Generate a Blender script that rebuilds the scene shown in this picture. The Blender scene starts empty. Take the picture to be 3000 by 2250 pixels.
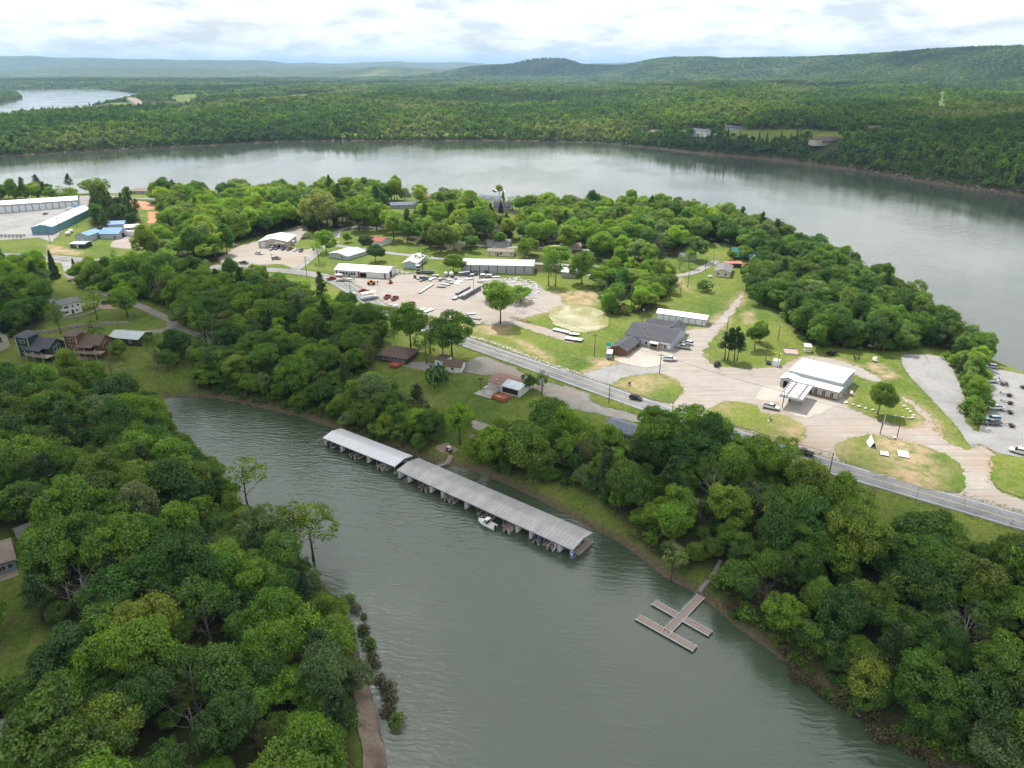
import bpy, bmesh, math, random
import numpy as np
from mathutils import Vector, Matrix

random.seed(7)
RNG = np.random.default_rng(11)
R = math.radians
scene = bpy.context.scene
COL = scene.collection

# ------------------------------------------------------------------ camera, sky, sun, exposure
CAM_Z = 122.0
PITCH = R(24.06)
FPX = 2083.0                      # focal length in photograph pixels (3000 wide)
cam_data = bpy.data.cameras.new("camera")
cam = bpy.data.objects.new("camera", cam_data)
COL.objects.link(cam)
cam.location = (0, 0, CAM_Z)
cam.rotation_euler = (R(90) - PITCH, 0, 0)
cam_data.sensor_fit = 'HORIZONTAL'
cam_data.angle = 2 * math.atan(1500 / FPX)
cam_data.clip_start = 1.0
cam_data.clip_end = 120000
scene.camera = cam

SUN_AZ = R(-20)                   # compass bearing of the sun from +Y, towards -X (ahead and to the left)
SUN_EL = R(56)
sun_dir = Vector((math.sin(SUN_AZ) * math.cos(SUN_EL), math.cos(SUN_AZ) * math.cos(SUN_EL), math.sin(SUN_EL)))
sd = bpy.data.lights.new("sun", 'SUN')
sd.energy = 4.8
sd.angle = R(0.55)
sd.color = (1.0, 0.955, 0.88)
sun = bpy.data.objects.new("sun", sd)
COL.objects.link(sun)
sun.rotation_euler = sun_dir.to_track_quat('Z', 'Y').to_euler()
sun.location = (0, 0, 3000)

world = bpy.data.worlds.new("World")
scene.world = world
world.use_nodes = True
wn = world.node_tree.nodes
wl = world.node_tree.links
wn.clear()
w_out = wn.new('ShaderNodeOutputWorld')
w_bg = wn.new('ShaderNodeBackground')
w_sky = wn.new('ShaderNodeTexSky')
w_sky.sky_type = 'NISHITA'
w_sky.sun_disc = False
w_sky.sun_elevation = SUN_EL
w_sky.sun_rotation = SUN_AZ
w_sky.air_density = 1.0
w_sky.dust_density = 1.5
tc = wn.new('ShaderNodeTexCoord')
sep = wn.new('ShaderNodeSeparateXYZ')
wl.new(tc.outputs['Generated'], sep.inputs[0])
def wmath(op, a, b=None, clamp=False):
    n = wn.new('ShaderNodeMath'); n.operation = op; n.use_clamp = clamp
    for i, v in enumerate((a, b)):
        if v is None: continue
        if isinstance(v, (int, float)): n.inputs[i].default_value = v
        else: wl.new(v, n.inputs[i])
    return n.outputs[0]
cmap = wn.new('ShaderNodeMapping'); cmap.inputs['Scale'].default_value = (7.0, 7.0, 30.0)
wl.new(tc.outputs['Generated'], cmap.inputs['Vector'])
cn = wn.new('ShaderNodeTexNoise'); cn.inputs['Scale'].default_value = 1.0; cn.inputs['Detail'].default_value = 9
cn.inputs['Roughness'].default_value = 0.55; cn.inputs['Distortion'].default_value = 0.25
wl.new(cmap.outputs[0], cn.inputs['Vector'])
cov = wn.new('ShaderNodeValToRGB')          # cover of the cloud deck
cov.color_ramp.elements[0].position = 0.36; cov.color_ramp.elements[0].color = (0.62, 0.62, 0.62, 1)
cov.color_ramp.elements[1].position = 0.50; cov.color_ramp.elements[1].color = (1, 1, 1, 1)
wl.new(cn.outputs['Fac'], cov.inputs[0])
cmap2 = wn.new('ShaderNodeMapping'); cmap2.inputs['Scale'].default_value = (13.0, 13.0, 52.0); cmap2.inputs['Location'].default_value = (3.1, 1.7, 0.4)
wl.new(tc.outputs['Generated'], cmap2.inputs['Vector'])
cn2 = wn.new('ShaderNodeTexNoise'); cn2.inputs['Scale'].default_value = 1.0; cn2.inputs['Detail'].default_value = 9
cn2.inputs['Roughness'].default_value = 0.58
wl.new(cmap2.outputs[0], cn2.inputs['Vector'])
ccol = wn.new('ShaderNodeValToRGB')         # grey bases and white tops
ccol.color_ramp.elements[0].position = 0.36; ccol.color_ramp.elements[0].color = (0.60, 0.66, 0.70, 1)
ccol.color_ramp.elements[1].position = 0.55; ccol.color_ramp.elements[1].color = (0.96, 0.97, 0.97, 1)
wl.new(cn2.outputs['Fac'], ccol.inputs[0])
skymul = wn.new('ShaderNodeMix'); skymul.data_type = 'RGBA'; skymul.blend_type = 'MULTIPLY'
skymul.inputs['Factor'].default_value = 1.0
wl.new(w_sky.outputs[0], skymul.inputs['A']); skymul.inputs['B'].default_value = (0.10, 0.10, 0.10, 1)
mixc = wn.new('ShaderNodeMix'); mixc.data_type = 'RGBA'
wl.new(wmath('MAXIMUM', cov.outputs[0], wmath('SUBTRACT', 1.0, wmath('MULTIPLY', wmath('MAXIMUM', sep.outputs['Z'], 0.0), 9.0), True)), mixc.inputs['Factor'])
wl.new(skymul.outputs['Result'], mixc.inputs['A'])
wl.new(ccol.outputs[0], mixc.inputs['B'])
wl.new(mixc.outputs['Result'], w_bg.inputs['Color'])
w_bg.inputs['Strength'].default_value = 1.05
wl.new(w_bg.outputs[0], w_out.inputs['Surface'])

scene.view_settings.view_transform = 'Standard'
scene.view_settings.look = 'None'
scene.view_settings.exposure = 0.42
scene.view_settings.gamma = 1.0
scene.view_settings.use_curve_mapping = False
scene.cycles.max_bounces = 6
scene.cycles.diffuse_bounces = 2
scene.cycles.glossy_bounces = 3
scene.cycles.transmission_bounces = 3
scene.cycles.transparent_max_bounces = 6
scene.cycles.volume_bounces = 0
scene.cycles.sample_clamp_indirect = 4.0
scene.cycles.use_denoising = True
scene.cycles.use_adaptive_sampling = True

# ------------------------------------------------------------------ survey: pixel of the photograph -> point on a level plane
SP, CP = math.sin(PITCH), math.cos(PITCH)
def ray(px, py):
    x = (np.asarray(px, float) - 1500) / FPX
    y = (1125 - np.asarray(py, float)) / FPX
    return x, y * SP + CP, y * CP - SP
def plane(px, py, z=0.0):
    dx, dy, dz = ray(px, py)
    t = (z - CAM_Z) / dz
    return dx * t, dy * t
def project(x, y, z):
    d = y * CP - (z - CAM_Z) * SP
    u = y * SP + (z - CAM_Z) * CP
    return 1500 + FPX * x / d, 1125 - FPX * u / d
def C4(x, y): return (x * .2712, 480 + y * .2712)
def C5(x, y): return (600 + x * .2712, 480 + y * .2712)
def C6(x, y): return (1200 + x * .2712, 480 + y * .2712)
def C7(x, y): return (1800 + x * .3135, 480 + y * .3135)
def CB(x, y): return (x * .3165, 800 + y * .3165)
def CY(x, y): return (900 + x * .2712, 780 + y * .2712)
def CH(x, y): return (1000 + x * .3165, 980 + y * .3165)
def CR(x, y): return (1650 + x * .2939, 850 + y * .2939)
def CG(x, y): return (2200 + x * .3617, 900 + y * .3617)
def CM(x, y): return (900 + x * .4069, 1200 + y * .4069)
def CD(x, y): return (1750 + x * .2411, 1550 + y * .2411)

def poly(pts, z=0.0):
    a = np.array(pts, float)
    x, y = plane(a[:, 0], a[:, 1], z)
    return np.stack([x, y], 1)

# ------------------------------------------------------------------ shorelines
north_bank = [(440,1172),(500,1163),(560,1160),(640,1166),(700,1178),(760,1192),(820,1206),(890,1222),(960,1248),(1060,1285),(1144,1310),
    (1225,1338),(1274,1355),(1331,1363),(1388,1379),(1470,1412),(1551,1448),(1612,1481),(1653,1501),(1714,1538),(1755,1558),(1800,1578),
    (1850,1612),(1898,1650),(1952,1693),(2020,1725),(2060,1752),(2110,1792),(2168,1843),(2248,1898),(2323,1957),(2372,2002),(2447,2037),
    (2497,2082),(2571,2127),(2646,2171),(2720,2216),(2790,2255),(2900,2330)]
left_bank = [(1185,2520),(1160,2400),(1132,2250),(1112,2140),(1082,2020),(1050,1915),(1015,1840),(985,1765),(930,1690),(890,1655),(835,1612),
    (775,1560),(728,1500),(660,1430),(600,1370),(540,1310),(490,1250),(450,1195)]
cove = poly(north_bank + left_bank)
# the cove opens to the lake out of frame, behind the camera on the right
far_shore = [(-900,560),(-300,486),(0,457),(100,453),(200,446),(350,437),(500,431),(700,421),(850,414),(1000,412),(1200,412),(1400,412),(1600,413),
    (1750,418),(1850,427),(1950,438),(2000,445),(2100,455),(2200,462),(2350,479),(2480,497),(2580,511),(2650,524),(2780,546),(2880,561),
    (3000,577),(3400,640)]
near_shore = [(3500,1320),(3200,1180),(3000,1095),(2900,1052),(2825,1005),(2730,945),(2610,862),(2500,800),(2380,752),(2260,694),(2150,645),
    (1900,616),(1500,604),(1250,585),(1000,566),(700,572),(500,576),(200,578),(0,578),(-300,590),(-900,640)]
lake = poly(far_shore + near_shore)
arm = poly([(-500,275),(-200,268),(0,262),(100,258.5),(200,258),(270,259),(320,264),(370,268),(412,274),(405,290),(350,303),(280,318),(200,334),
    (100,349),(0,362),(-200,385),(-500,420),(-500,300),(-100,299),(0,299),(40,294),(66,284),(45,268),(0,265),(-400,272)])
WATERS = [cove, lake, arm]

def seg_dist(P, poly_):
    """signed distance of points P (n,2) to a closed polygon, negative inside"""
    A = poly_; B = np.roll(poly_, -1, 0)
    if len(P) <= 64:
        ab = B - A; L = (ab * ab).sum(1) + 1e-12; pa = P[:, None] - A[None]
        t = np.clip((pa * ab).sum(2) / L, 0, 1); q = pa - t[..., None] * ab; d = np.sqrt((q * q).sum(2).min(1))
        y = P[:, 1:2]; c = (A[:, 1] > y) != (B[:, 1] > y); xi = A[:, 0] + (y - A[:, 1]) / (B[:, 1] - A[:, 1] + 1e-18) * ab[:, 0]
        return np.where((c & (P[:, 0:1] < xi)).sum(1) % 2 == 1, -d, d)
    d2 = np.full(len(P), 1e18); inside = np.zeros(len(P), bool)
    for a, b in zip(A, B):
        ab = b - a; L = ab @ ab + 1e-12
        t = np.clip(((P - a) @ ab) / L, 0, 1)
        q = P - a - t[:, None] * ab
        d2 = np.minimum(d2, (q * q).sum(1))
        c = (a[1] > P[:, 1]) != (b[1] > P[:, 1])
        if c.any():
            xi = a[0] + (P[:, 1] - a[1]) / (b[1] - a[1] + 1e-18) * ab[0]
            inside ^= c & (P[:, 0] < xi)
    d = np.sqrt(d2)
    return np.where(inside, -d, d)
def inside(P, poly_): return seg_dist(P, poly_) < 0

_w = np.random.default_rng(5)
def make_noise(wave, n=9):
    ang = _w.uniform(0, 2 * np.pi, n); k = 2 * np.pi / (wave * _w.uniform(.6, 1.7, n)); ph = _w.uniform(0, 6.28, n)
    def f(x, y):
        s = 0
        for a, kk, p in zip(ang, k, ph):
            s = s + np.sin(kk * (x * math.cos(a) + y * math.sin(a)) + p)
        return s / math.sqrt(n)
    return f
n60, n180, n700, n2500, n25, n9 = (make_noise(w) for w in (60, 180, 700, 2500, 25, 9))

def sstep(a, b, x):
    t = np.clip((x - a) / (b - a), 0, 1)
    return t * t * (3 - 2 * t)

# far hills: (pixel x, pixel y of the top, distance, width across, depth)
HILLS = [(1600,171,7800,560,480),(1480,187,8200,800,600),(1740,190,8000,380,500),
    (1965,171,6900,290,700),(2060,170,6600,500,700),(2190,176,6500,450,700),(2320,171,6200,500,700),(2450,174,5900,450,650),(2580,168,5700,480,650),
    (2700,168,5200,450,600),(2830,152,4500,420,520),(2960,144,4100,420,520),(3120,140,3900,500,520),(3300,140,3800,500,520),
    (-150,160,14500,1500,900),(60,164,14500,1400,900),(260,169,14800,1300,900),(430,173,15200,1200,900),(600,176,15500,1200,900),(740,176,15800,900,900),(900,184,17500,1600,900),
    (1130,180,19500,1700,900),(1330,182,19500,1600,900),(1100,186,17000,2500,900),(1800,184,20500,1800,900),(2100,186,21000,2500,900),(900,197,11500,2200,700),(300,197,11000,2200,700),
    (1150,196,9500,900,500)]
def H_all(P):
    P = np.asarray(P, float).reshape(-1, 2)
    x, y = P[:, 0], P[:, 1]
    dc = seg_dist(P, cove); dl = seg_dist(P, lake); da = seg_dist(P, arm)
    d = np.minimum(np.minimum(dc, dl), da)
    r = np.hypot(x, y)
    far = ((y > 760) & (dl > 0)) & ((da < dl) | (y > 0.0))
    fs = lake_far_side(P)
    az = x / np.maximum(y, 1)
    bluff = sstep(0.12, 0.30, az) * fs
    zb = 11.5 * (1 - fs) + fs * (16 + 20 * bluff)
    Lb = 24 * (1 - fs) + fs * (60 - 22 * bluff)
    # the cove's near slopes
    h = zb * (1 - np.exp(-np.maximum(d, 0) / Lb)) + 0.35 * sstep(0, 2, d)
    grow = sstep(20, 120, d)
    h = h + (1 - fs) * grow * (0.7 * n180(x, y))
    h = h + fs * grow * (4 * n180(x, y) + 12 * n700(x, y) * sstep(1300, 2400, y) * (1 - .65 * sstep(2800, 4600, r)))
    h = h + fs * sstep(2500, 6000, r) * (5 * n2500(x, y) - 12)
    h = h + fs * sstep(40, 200, d) * 6
    hi_ = np.where(y > 2300)[0]
    for hx, hy, dist, wd, dp in (HILLS if len(hi_) else []):
        dx_, dy_, dz_ = ray(hx, hy)
        top = CAM_Z + dz_ / dy_ * dist
        cx = dx_ / dy_ * dist
        xx, yy, hh = x[hi_], y[hi_], h[hi_]
        bump = np.exp(-((xx - cx) / wd) ** 2 - ((yy - dist) / np.where(yy > dist, dp * 2.2, dp)) ** 2)
        rough = 1 + 0.05 * n700(xx * 1.3, yy * 1.3) * sstep(0.2, .8, bump)
        h[hi_] = np.maximum(hh, hh + (top - hh) * bump * rough)
    h = np.where(d < 0, np.maximum(-7, d * 0.22), h)
    return h
_split = poly([(-900,600),(0,520),(1000,490),(1800,500),(2400,600),(3000,800),(3500,1000)])
def lake_far_side(P):
    """1 beyond the lake, 0 on the peninsula side"""
    yl = np.interp(P[:, 0], _split[:, 0], _split[:, 1])
    return (P[:, 1] > yl).astype(float)
def H(x, y): return float(H_all(np.array([[x, y]]))[0])
def ground(px, py, z0=10.0, it=14):
    """pixels -> points on the terrain"""
    px = np.atleast_1d(np.asarray(px, float)); py = np.atleast_1d(np.asarray(py, float))
    z = np.full(px.shape, float(z0))
    for _ in range(it):
        x, y = plane(px, py, z)
        hz = np.maximum(H_all(np.stack([x, y], 1)), 0)
        z = 0.45 * z + 0.55 * hz
    return np.stack([x, y, z], 1)
def G(p): return Vector(ground([p[0]], [p[1]])[0])
def gpoly(pts):
    a = np.array(pts, float)
    return ground(a[:, 0], a[:, 1])[:, :2]

# ------------------------------------------------------------------ materials
MATS = {}
def mat(name, color=(.5,.5,.5), rough=.7, metal=0.0, spec=.3, noise=0.0, scale=3.0, bump=0.0, bscale=20.0):
    if name in MATS: return MATS[name]
    m = bpy.data.materials.new(name); m.use_nodes = True
    nt = m.node_tree; b = nt.nodes['Principled BSDF']
    b.inputs['Base Color'].default_value = (*color, 1); b.inputs['Roughness'].default_value = rough
    b.inputs['Metallic'].default_value = metal; b.inputs['Specular IOR Level'].default_value = spec
    if noise or bump:
        t = nt.nodes.new('ShaderNodeTexCoord')
    if noise:
        n = nt.nodes.new('ShaderNodeTexNoise'); n.inputs['Scale'].default_value = scale; n.inputs['Detail'].default_value = 6
        n.inputs['Roughness'].default_value = .65
        nt.links.new(t.outputs['Object'], n.inputs['Vector'])
        r = nt.nodes.new('ShaderNodeValToRGB')
        r.color_ramp.elements[0].position = .3; r.color_ramp.elements[1].position = .7
        r.color_ramp.elements[0].color = (*[c * (1 - noise) for c in color], 1)
        r.color_ramp.elements[1].color = (*[min(1, c * (1 + noise)) for c in color], 1)
        nt.links.new(n.outputs['Fac'], r.inputs[0]); nt.links.new(r.outputs[0], b.inputs['Base Color'])
    if bump:
        n2 = nt.nodes.new('ShaderNodeTexNoise'); n2.inputs['Scale'].default_value = bscale; n2.inputs['Detail'].default_value = 4
        nt.links.new(t.outputs['Object'], n2.inputs['Vector'])
        bp = nt.nodes.new('ShaderNodeBump'); bp.inputs['Strength'].default_value = bump; bp.inputs['Distance'].default_value = .05
        nt.links.new(n2.outputs['Fac'], bp.inputs['Height']); nt.links.new(bp.outputs[0], b.inputs['Normal'])
    MATS[name] = m
    return m

class NT:
    """small helper to write node materials"""
    def __init__(s, name):
        s.m = bpy.data.materials.new(name); s.m.use_nodes = True; s.t = s.m.node_tree; s.n = s.t.nodes; s.l = s.t.links
        s.b = s.n['Principled BSDF']; MATS[name] = s.m
        s.geo = None
    def pos(s):
        if not s.geo: s.geo = s.n.new('ShaderNodeNewGeometry')
        return s.geo.outputs['Position']
    def noise(s, scale, detail=6, rough=.6, vec=None, dist=0.0):
        n = s.n.new('ShaderNodeTexNoise'); n.inputs['Scale'].default_value = scale; n.inputs['Detail'].default_value = detail
        n.inputs['Roughness'].default_value = rough; n.inputs['Distortion'].default_value = dist
        s.l.new(vec or s.pos(), n.inputs['Vector']); return n.outputs['Fac']
    def ramp(s, fac, stops):
        r = s.n.new('ShaderNodeValToRGB'); e = r.color_ramp.elements
        while len(e) < len(stops): e.new(.5)
        for i, (p, c) in enumerate(stops):
            e[i].position = p; e[i].color = (*c, 1) if len(c) == 3 else c
        s.l.new(fac, r.inputs[0]); return r.outputs[0]
    def mix(s, fac, a, b, mode='MIX'):
        m = s.n.new('ShaderNodeMix'); m.data_type = 'RGBA'; m.blend_type = mode
        for sock, v in ((m.inputs['Factor'], fac), (m.inputs['A'], a), (m.inputs['B'], b)):
            if isinstance(v, (int, float)): sock.default_value = v
            elif isinstance(v, tuple): sock.default_value = (*v, 1) if len(v) == 3 else v
            else: s.l.new(v, sock)
        return m.outputs['Result']
    def attr(s, name, kind='GEOMETRY'):
        a = s.n.new('ShaderNodeAttribute'); a.attribute_name = name; a.attribute_type = kind; return a
    def math(s, op, a, b=0.0, clamp=False):
        n = s.n.new('ShaderNodeMath'); n.operation = op; n.use_clamp = clamp
        for i, v in enumerate((a, b)):
            if isinstance(v, (int, float)): n.inputs[i].default_value = v
            else: s.l.new(v, n.inputs[i])
        return n.outputs[0]
    def scalevec(s, v, sc, rot=0.0):
        n = s.n.new('ShaderNodeMapping'); n.inputs['Scale'].default_value = sc; n.inputs['Rotation'].default_value = (0, 0, rot)
        s.l.new(v, n.inputs['Vector']); return n.outputs[0]
    def bump(s, h, strength, dist):
        b = s.n.new('ShaderNodeBump'); b.inputs['Strength'].default_value = strength; b.inputs['Distance'].default_value = dist
        s.l.new(h, b.inputs['Height']); s.l.new(b.outputs[0], s.b.inputs['Normal']); return b

# ------------------------------------------------------------------ object helpers
def link(o, parent=None):
    COL.objects.link(o)
    if parent is not None: o.parent = parent
    return o
def mesh_obj(name, verts, faces, material=None, parent=None, smooth=False, mats=None, mi=None):
    me = bpy.data.meshes.new(name)
    me.from_pydata([tuple(v) for v in verts], [], faces)
    for m in (mats or ([material] if material else [])): me.materials.append(m)
    if mi is not None: me.polygons.foreach_set('material_index', np.asarray(mi, np.int32))
    if smooth: me.polygons.foreach_set('use_smooth', np.ones(len(me.polygons), bool))
    me.update()
    return link(bpy.data.objects.new(name, me), parent)
def tag(o, label=None, cat=None, group=None, kind=None):
    if label: o['label'] = label
    if cat: o['category'] = cat
    if group: o['group'] = group
    if kind: o['kind'] = kind
    return o
def empty(name, loc=(0,0,0), rz=0.0, label=None, cat=None, group=None):
    o = bpy.data.objects.new(name, None); o.location = loc; o.rotation_euler = (0, 0, rz); o.empty_display_size = .5
    COL.objects.link(o); return tag(o, label, cat, group)
def copy_tree(o, parent=None):
    c = o.copy(); COL.objects.link(c); c.parent = parent
    for ch in [k for k in o.children]: copy_tree(ch, c)
    return c

# ------------------------------------------------------------------ terrain
NU, y0, yN = 470, 34.0, 46000.0
ys = [y0]
while ys[-1] < yN: ys.append(ys[-1] * 1.0088 + 0.25)
ys = np.array(ys)
us = np.linspace(-1, 1, NU)
gx = us[None, :] * (130 + 0.86 * ys[:, None]); gy = np.repeat(ys[:, None], NU, 1)
GP = np.stack([gx.ravel(), gy.ravel()], 1)
GH = H_all(GP)
# ------------------------------------------------------------------ wooded zones (where the trunks stand), in photograph pixels
WOODS = {
 'left': [(-420,1110),(0,1122),(140,1135),(300,1150),(400,1178),(445,1208),(490,1262),(540,1322),(600,1382),(660,1442),(728,1512),(775,1572),(835,1624),(890,1667),
          (930,1702),(985,1778),(1015,1853),(1050,1928),(1075,2020),(1095,2130),(1105,2250),(1110,2480),(700,2600),(-420,2500)],
 'north': [(420,870),(560,858),(700,858),(850,885),(1000,915),(1110,962),(1128,1005),(1080,1090),(1000,1112),(985,1165),(1090,1190),(1290,1225),(1340,1265),(1290,1300),
           (1215,1328),(1144,1302),(1060,1277),(960,1240),(890,1214),(820,1198),(760,1184),(700,1170),(655,1160),(560,1132),(590,1060),(575,985),(520,930)],
 'left_top': [(-300,850),(-60,815),(60,795),(120,800),(150,860),(140,900),(130,960),(60,985),(-40,1000),(-300,1020)],
 'roadside': [(215,815),(330,800),(480,806),(640,822),(800,845),(980,900),(850,880),(560,850),(440,862),(420,880),(345,868),(240,850)],
 'right': [(1500,1285),(1560,1270),(1700,1330),(1790,1318),(1900,1330),(2010,1290),(2180,1340),(2330,1395),(2400,1440),(2420,1490),(2560,1560),(2700,1605),(2790,1615),(2900,1640),(3060,1660),(3400,1750),
           (3500,2600),(2900,2330),(2790,2248),(2720,2208),(2646,2163),(2571,2119),(2497,2074),(2447,2029),(2372,1994),(2323,1949),(2248,1890),(2168,1835),(2115,1785),
           (2080,1720),(2000,1690),(1930,1640),(1870,1585),(1800,1528),(1740,1478),(1660,1440),(1560,1412),(1480,1395),(1390,1368),(1370,1340),(1440,1310)],
 'east': [(2205,800),(2195,850),(2215,885),(2260,900),(2320,960),(2370,1010),(2440,1020),(2560,1030),(2640,1030),(2700,1020),(2770,1010),(2790,1040),(2850,1060),(2900,1054),(2825,1010),(2730,952),(2610,870),(2500,808),(2380,760),
          (2260,702),(2200,690)],
 'top_east': [(1640,625),(1900,620),(2150,650),(2255,700),(2250,770),(2180,740),(2160,720),(2080,712),(2010,728),(1990,760),(1880,745),(1760,705),(1700,690),(1640,660)],
 'middle': [(1500,700),(1640,670),(1760,715),(1880,755),(1960,770),(1950,810),(1880,800),(1760,770),(1690,745),(1600,730),(1540,725)],
 'pondside': [(1760,905),(1800,890),(1870,905),(1890,860),(1950,830),(1960,860),(1920,905),(1840,930),(1785,925)],
 'mid_left': [(480,600),(700,585),(950,590),(960,640),(930,690),(870,660),(830,680),(730,700),(640,720),(560,740),(500,700),(440,640)],
 'mid_left2': [(430,720),(520,740),(640,735),(690,740),(640,770),(560,790),(480,785),(430,765)],
 'bank_left': [(-200,580),(60,580),(230,582),(240,600),(120,590),(-200,600)],
 'bank_left2': [(265,585),(330,585),(420,586),(520,590),(520,640),(460,640),(440,600),(300,595)],
 'pines_left': [(300,600),(370,612),(430,655),(430,690),(330,690),(262,672),(265,640)],
 'shore_mid': [(940,572),(1250,592),(1500,612),(1640,622),(1640,650),(1560,640),(1480,626),(1420,622),(1250,610),(1100,600),(950,590)],
 'town': [(960,600),(1100,605),(1150,625),(1390,640),(1500,660),(1500,700),(1400,705),(1300,690),(1180,690),(1100,670),(1000,680),(950,660)],
 'town2': [(1180,668),(1300,690),(1400,712),(1560,742),(1700,775),(1690,800),(1560,800),(1540,770),(1480,722),(1380,730),(1300,735),(1240,720),(1180,700)],
 'town3': [(1560,640),(1660,660),(1700,700),(1560,700),(1520,680)],
 'slope_mid': [(1760,800),(1860,820),(1960,820),(1950,850),(1860,870),(1800,880),(1740,860)],
 'lawn_edge': [(1010,1145),(1080,1150),(1200,1200),(1290,1225),(1340,1262),(1250,1290),(1100,1235),(1010,1190)],
 'strip_parking': [CG(1560,420),CG(1660,520),CG(1720,640),CG(1745,760),CG(1735,860),CG(1760,950),CG(1820,990),CG(1860,900),CG(1900,760),CG(1900,600),CG(1870,480),CG(1800,420)],
 'cove_left': [(-300,740),(0,770),(30,800),(-40,820),(-300,850)],
}
WOODW = {k: gpoly(v) for k, v in WOODS.items()}
OPEN = [gpoly(p) for p in (
    [(-60,1850),(120,1830),(205,1870),(222,1950),(160,2050),(60,2080),(-60,2090)],            # lawn, bottom left
    [(-80,1560),(40,1550),(135,1595),(135,1720),(105,1840),(-80,1860)],                         # house yard, left
    [(-60,2190),(60,2190),(80,2300),(-60,2330)], [(1035,1950),(1085,2000),(1140,2250),(1160,2340),(1050,2340),(1030,2150)],
    [(1290,1215),(1500,1230),(1490,1310),(1360,1350),(1290,1330)],
    [(1570,1410),(1640,1415),(1760,1470),(1850,1560),(1830,1600),(1700,1530),(1570,1455)],     # grass behind the boathouse
    [C4(1200,370),C4(1400,385),C4(1740,440),C4(1830,650),C4(1800,760),C4(1560,740),C4(1540,520),C4(1230,490)],
    [(1700,1250),(1880,1260),(1900,1325),(1760,1330),(1690,1300)],                             # long house
    [(2010,1660),(2075,1660),(2095,1715),(2060,1752),(2020,1710)],
)]

# ------------------------------------------------------------------ surfaces traced from the photograph
ROAD_PX = [(-260,738),(-100,744),(140,753),(236,761),(420,772),(640,783),(800,791),(885,799),(965,815),(1045,858),(1136,914),(1250,961),(1396,1013),(1650,1102),(1830,1165),(2007,1226),
    (2200,1291),(2379,1351),(2560,1404),(2743,1457),(2920,1508),(3060,1550),(3300,1625)]
def spline(P, step):
    P = np.asarray(P, float); Q = np.vstack([2 * P[0] - P[1], P, 2 * P[-1] - P[-2]]); out = []
    for i in range(1, len(Q) - 2):
        p0, p1, p2, p3 = Q[i-1:i+3]; n = max(2, int(np.linalg.norm(p2 - p1) / step))
        for k in range(n):
            t = k / n
            out.append(.5 * ((2*p1) + (-p0+p2)*t + (2*p0-5*p1+4*p2-p3)*t*t + (-p0+3*p1-3*p2+p3)*t**3))
    out.append(P[-1]); return np.array(out)
ROAD = spline(gpoly(ROAD_PX), 3.0)
for _ in range(3): ROAD[1:-1] = .25 * ROAD[:-2] + .5 * ROAD[1:-1] + .25 * ROAD[2:]
def normals(L):
    t = np.gradient(L, axis=0); t /= np.linalg.norm(t, axis=1)[:, None] + 1e-9
    return np.stack([-t[:, 1], t[:, 0]], 1)
def strip(name, L, a, b, dz, material, keep=None, parent=None):
    n = normals(L); A = L + n * a; B = L + n * b; k = max(1, int(abs(b - a) / 2.0))
    rows = [A + (B - A) * i / k for i in range(k + 1)]
    Z = [H_all(r) + dz for r in rows]; V = []; F = []; m = len(L)
    for i in range(k + 1):
        V += [(r[0], r[1], z) for r, z in zip(rows[i], Z[i])]
    for i in range(k):
        for j in range(m - 1):
            if keep is None or keep(j): F.append((i*m+j, i*m+j+1, (i+1)*m+j+1, (i+1)*m+j))
    o = mesh_obj(name, V, F, material, parent)
    return o
def rough_edge(P, amp, step=1.0, seed=0):
    P = np.asarray(P, float); r = np.random.default_rng(seed); out = []
    f1 = make_noise(9); f2 = make_noise(3.0); f3 = make_noise(1.6)
    for a, b in zip(P, np.roll(P, -1, 0)):
        L = np.linalg.norm(b - a); n = max(1, int(L / step))
        for k in range(n): out.append(a + (b - a) * k / n)
    out = np.array(out)
    for _ in range(4 if amp > .3 else 0):               # round the corners a little
        out = .25 * np.roll(out, 1, 0) + .5 * out + .25 * np.roll(out, -1, 0)
    t = np.roll(out, -1, 0) - np.roll(out, 1, 0); t /= np.linalg.norm(t, axis=1)[:, None] + 1e-9
    n = np.stack([-t[:, 1], t[:, 0]], 1)
    return out + n * (amp * (.7 * f1(out[:, 0], out[:, 1]) + .65 * f2(out[:, 0], out[:, 1]) + .45 * f3(out[:, 0], out[:, 1])))[:, None]
from mathutils.geometry import delaunay_2d_cdt
def sheet(name, pts, dz, material, amp=.35, grid=4.0, kind='structure', world=False, flat=None):
    P = np.asarray(pts, float) if world else gpoly(pts)
    P = rough_edge(P, amp) if amp else P
    lo, hi = P.min(0), P.max(0)
    xs = np.arange(lo[0], hi[0], grid); ys_ = np.arange(lo[1], hi[1], grid)
    g = np.stack(np.meshgrid(xs, ys_), -1).reshape(-1, 2)
    if len(g): g = g[seg_dist(g, P) < -grid * .4]
    V = [Vector(p) for p in P] + [Vector(p) for p in g]
    res = delaunay_2d_cdt(V, [], [list(range(len(P)))], 1, 1e-4)
    v2 = np.array([(v.x, v.y) for v in res[0]]); z = (H_all(v2) + dz) if flat is None else np.full(len(v2), flat)
    faces = []
    for f in res[2]:
        a = sum(v2[f[i]][0] * v2[f[(i+1) % len(f)]][1] - v2[f[(i+1) % len(f)]][0] * v2[f[i]][1] for i in range(len(f)))
        faces.append(list(f) if a > 0 else list(f)[::-1])
    o = mesh_obj(name, np.column_stack([v2, z]), faces, material)
    tag(o, kind=kind)
    return o

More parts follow.
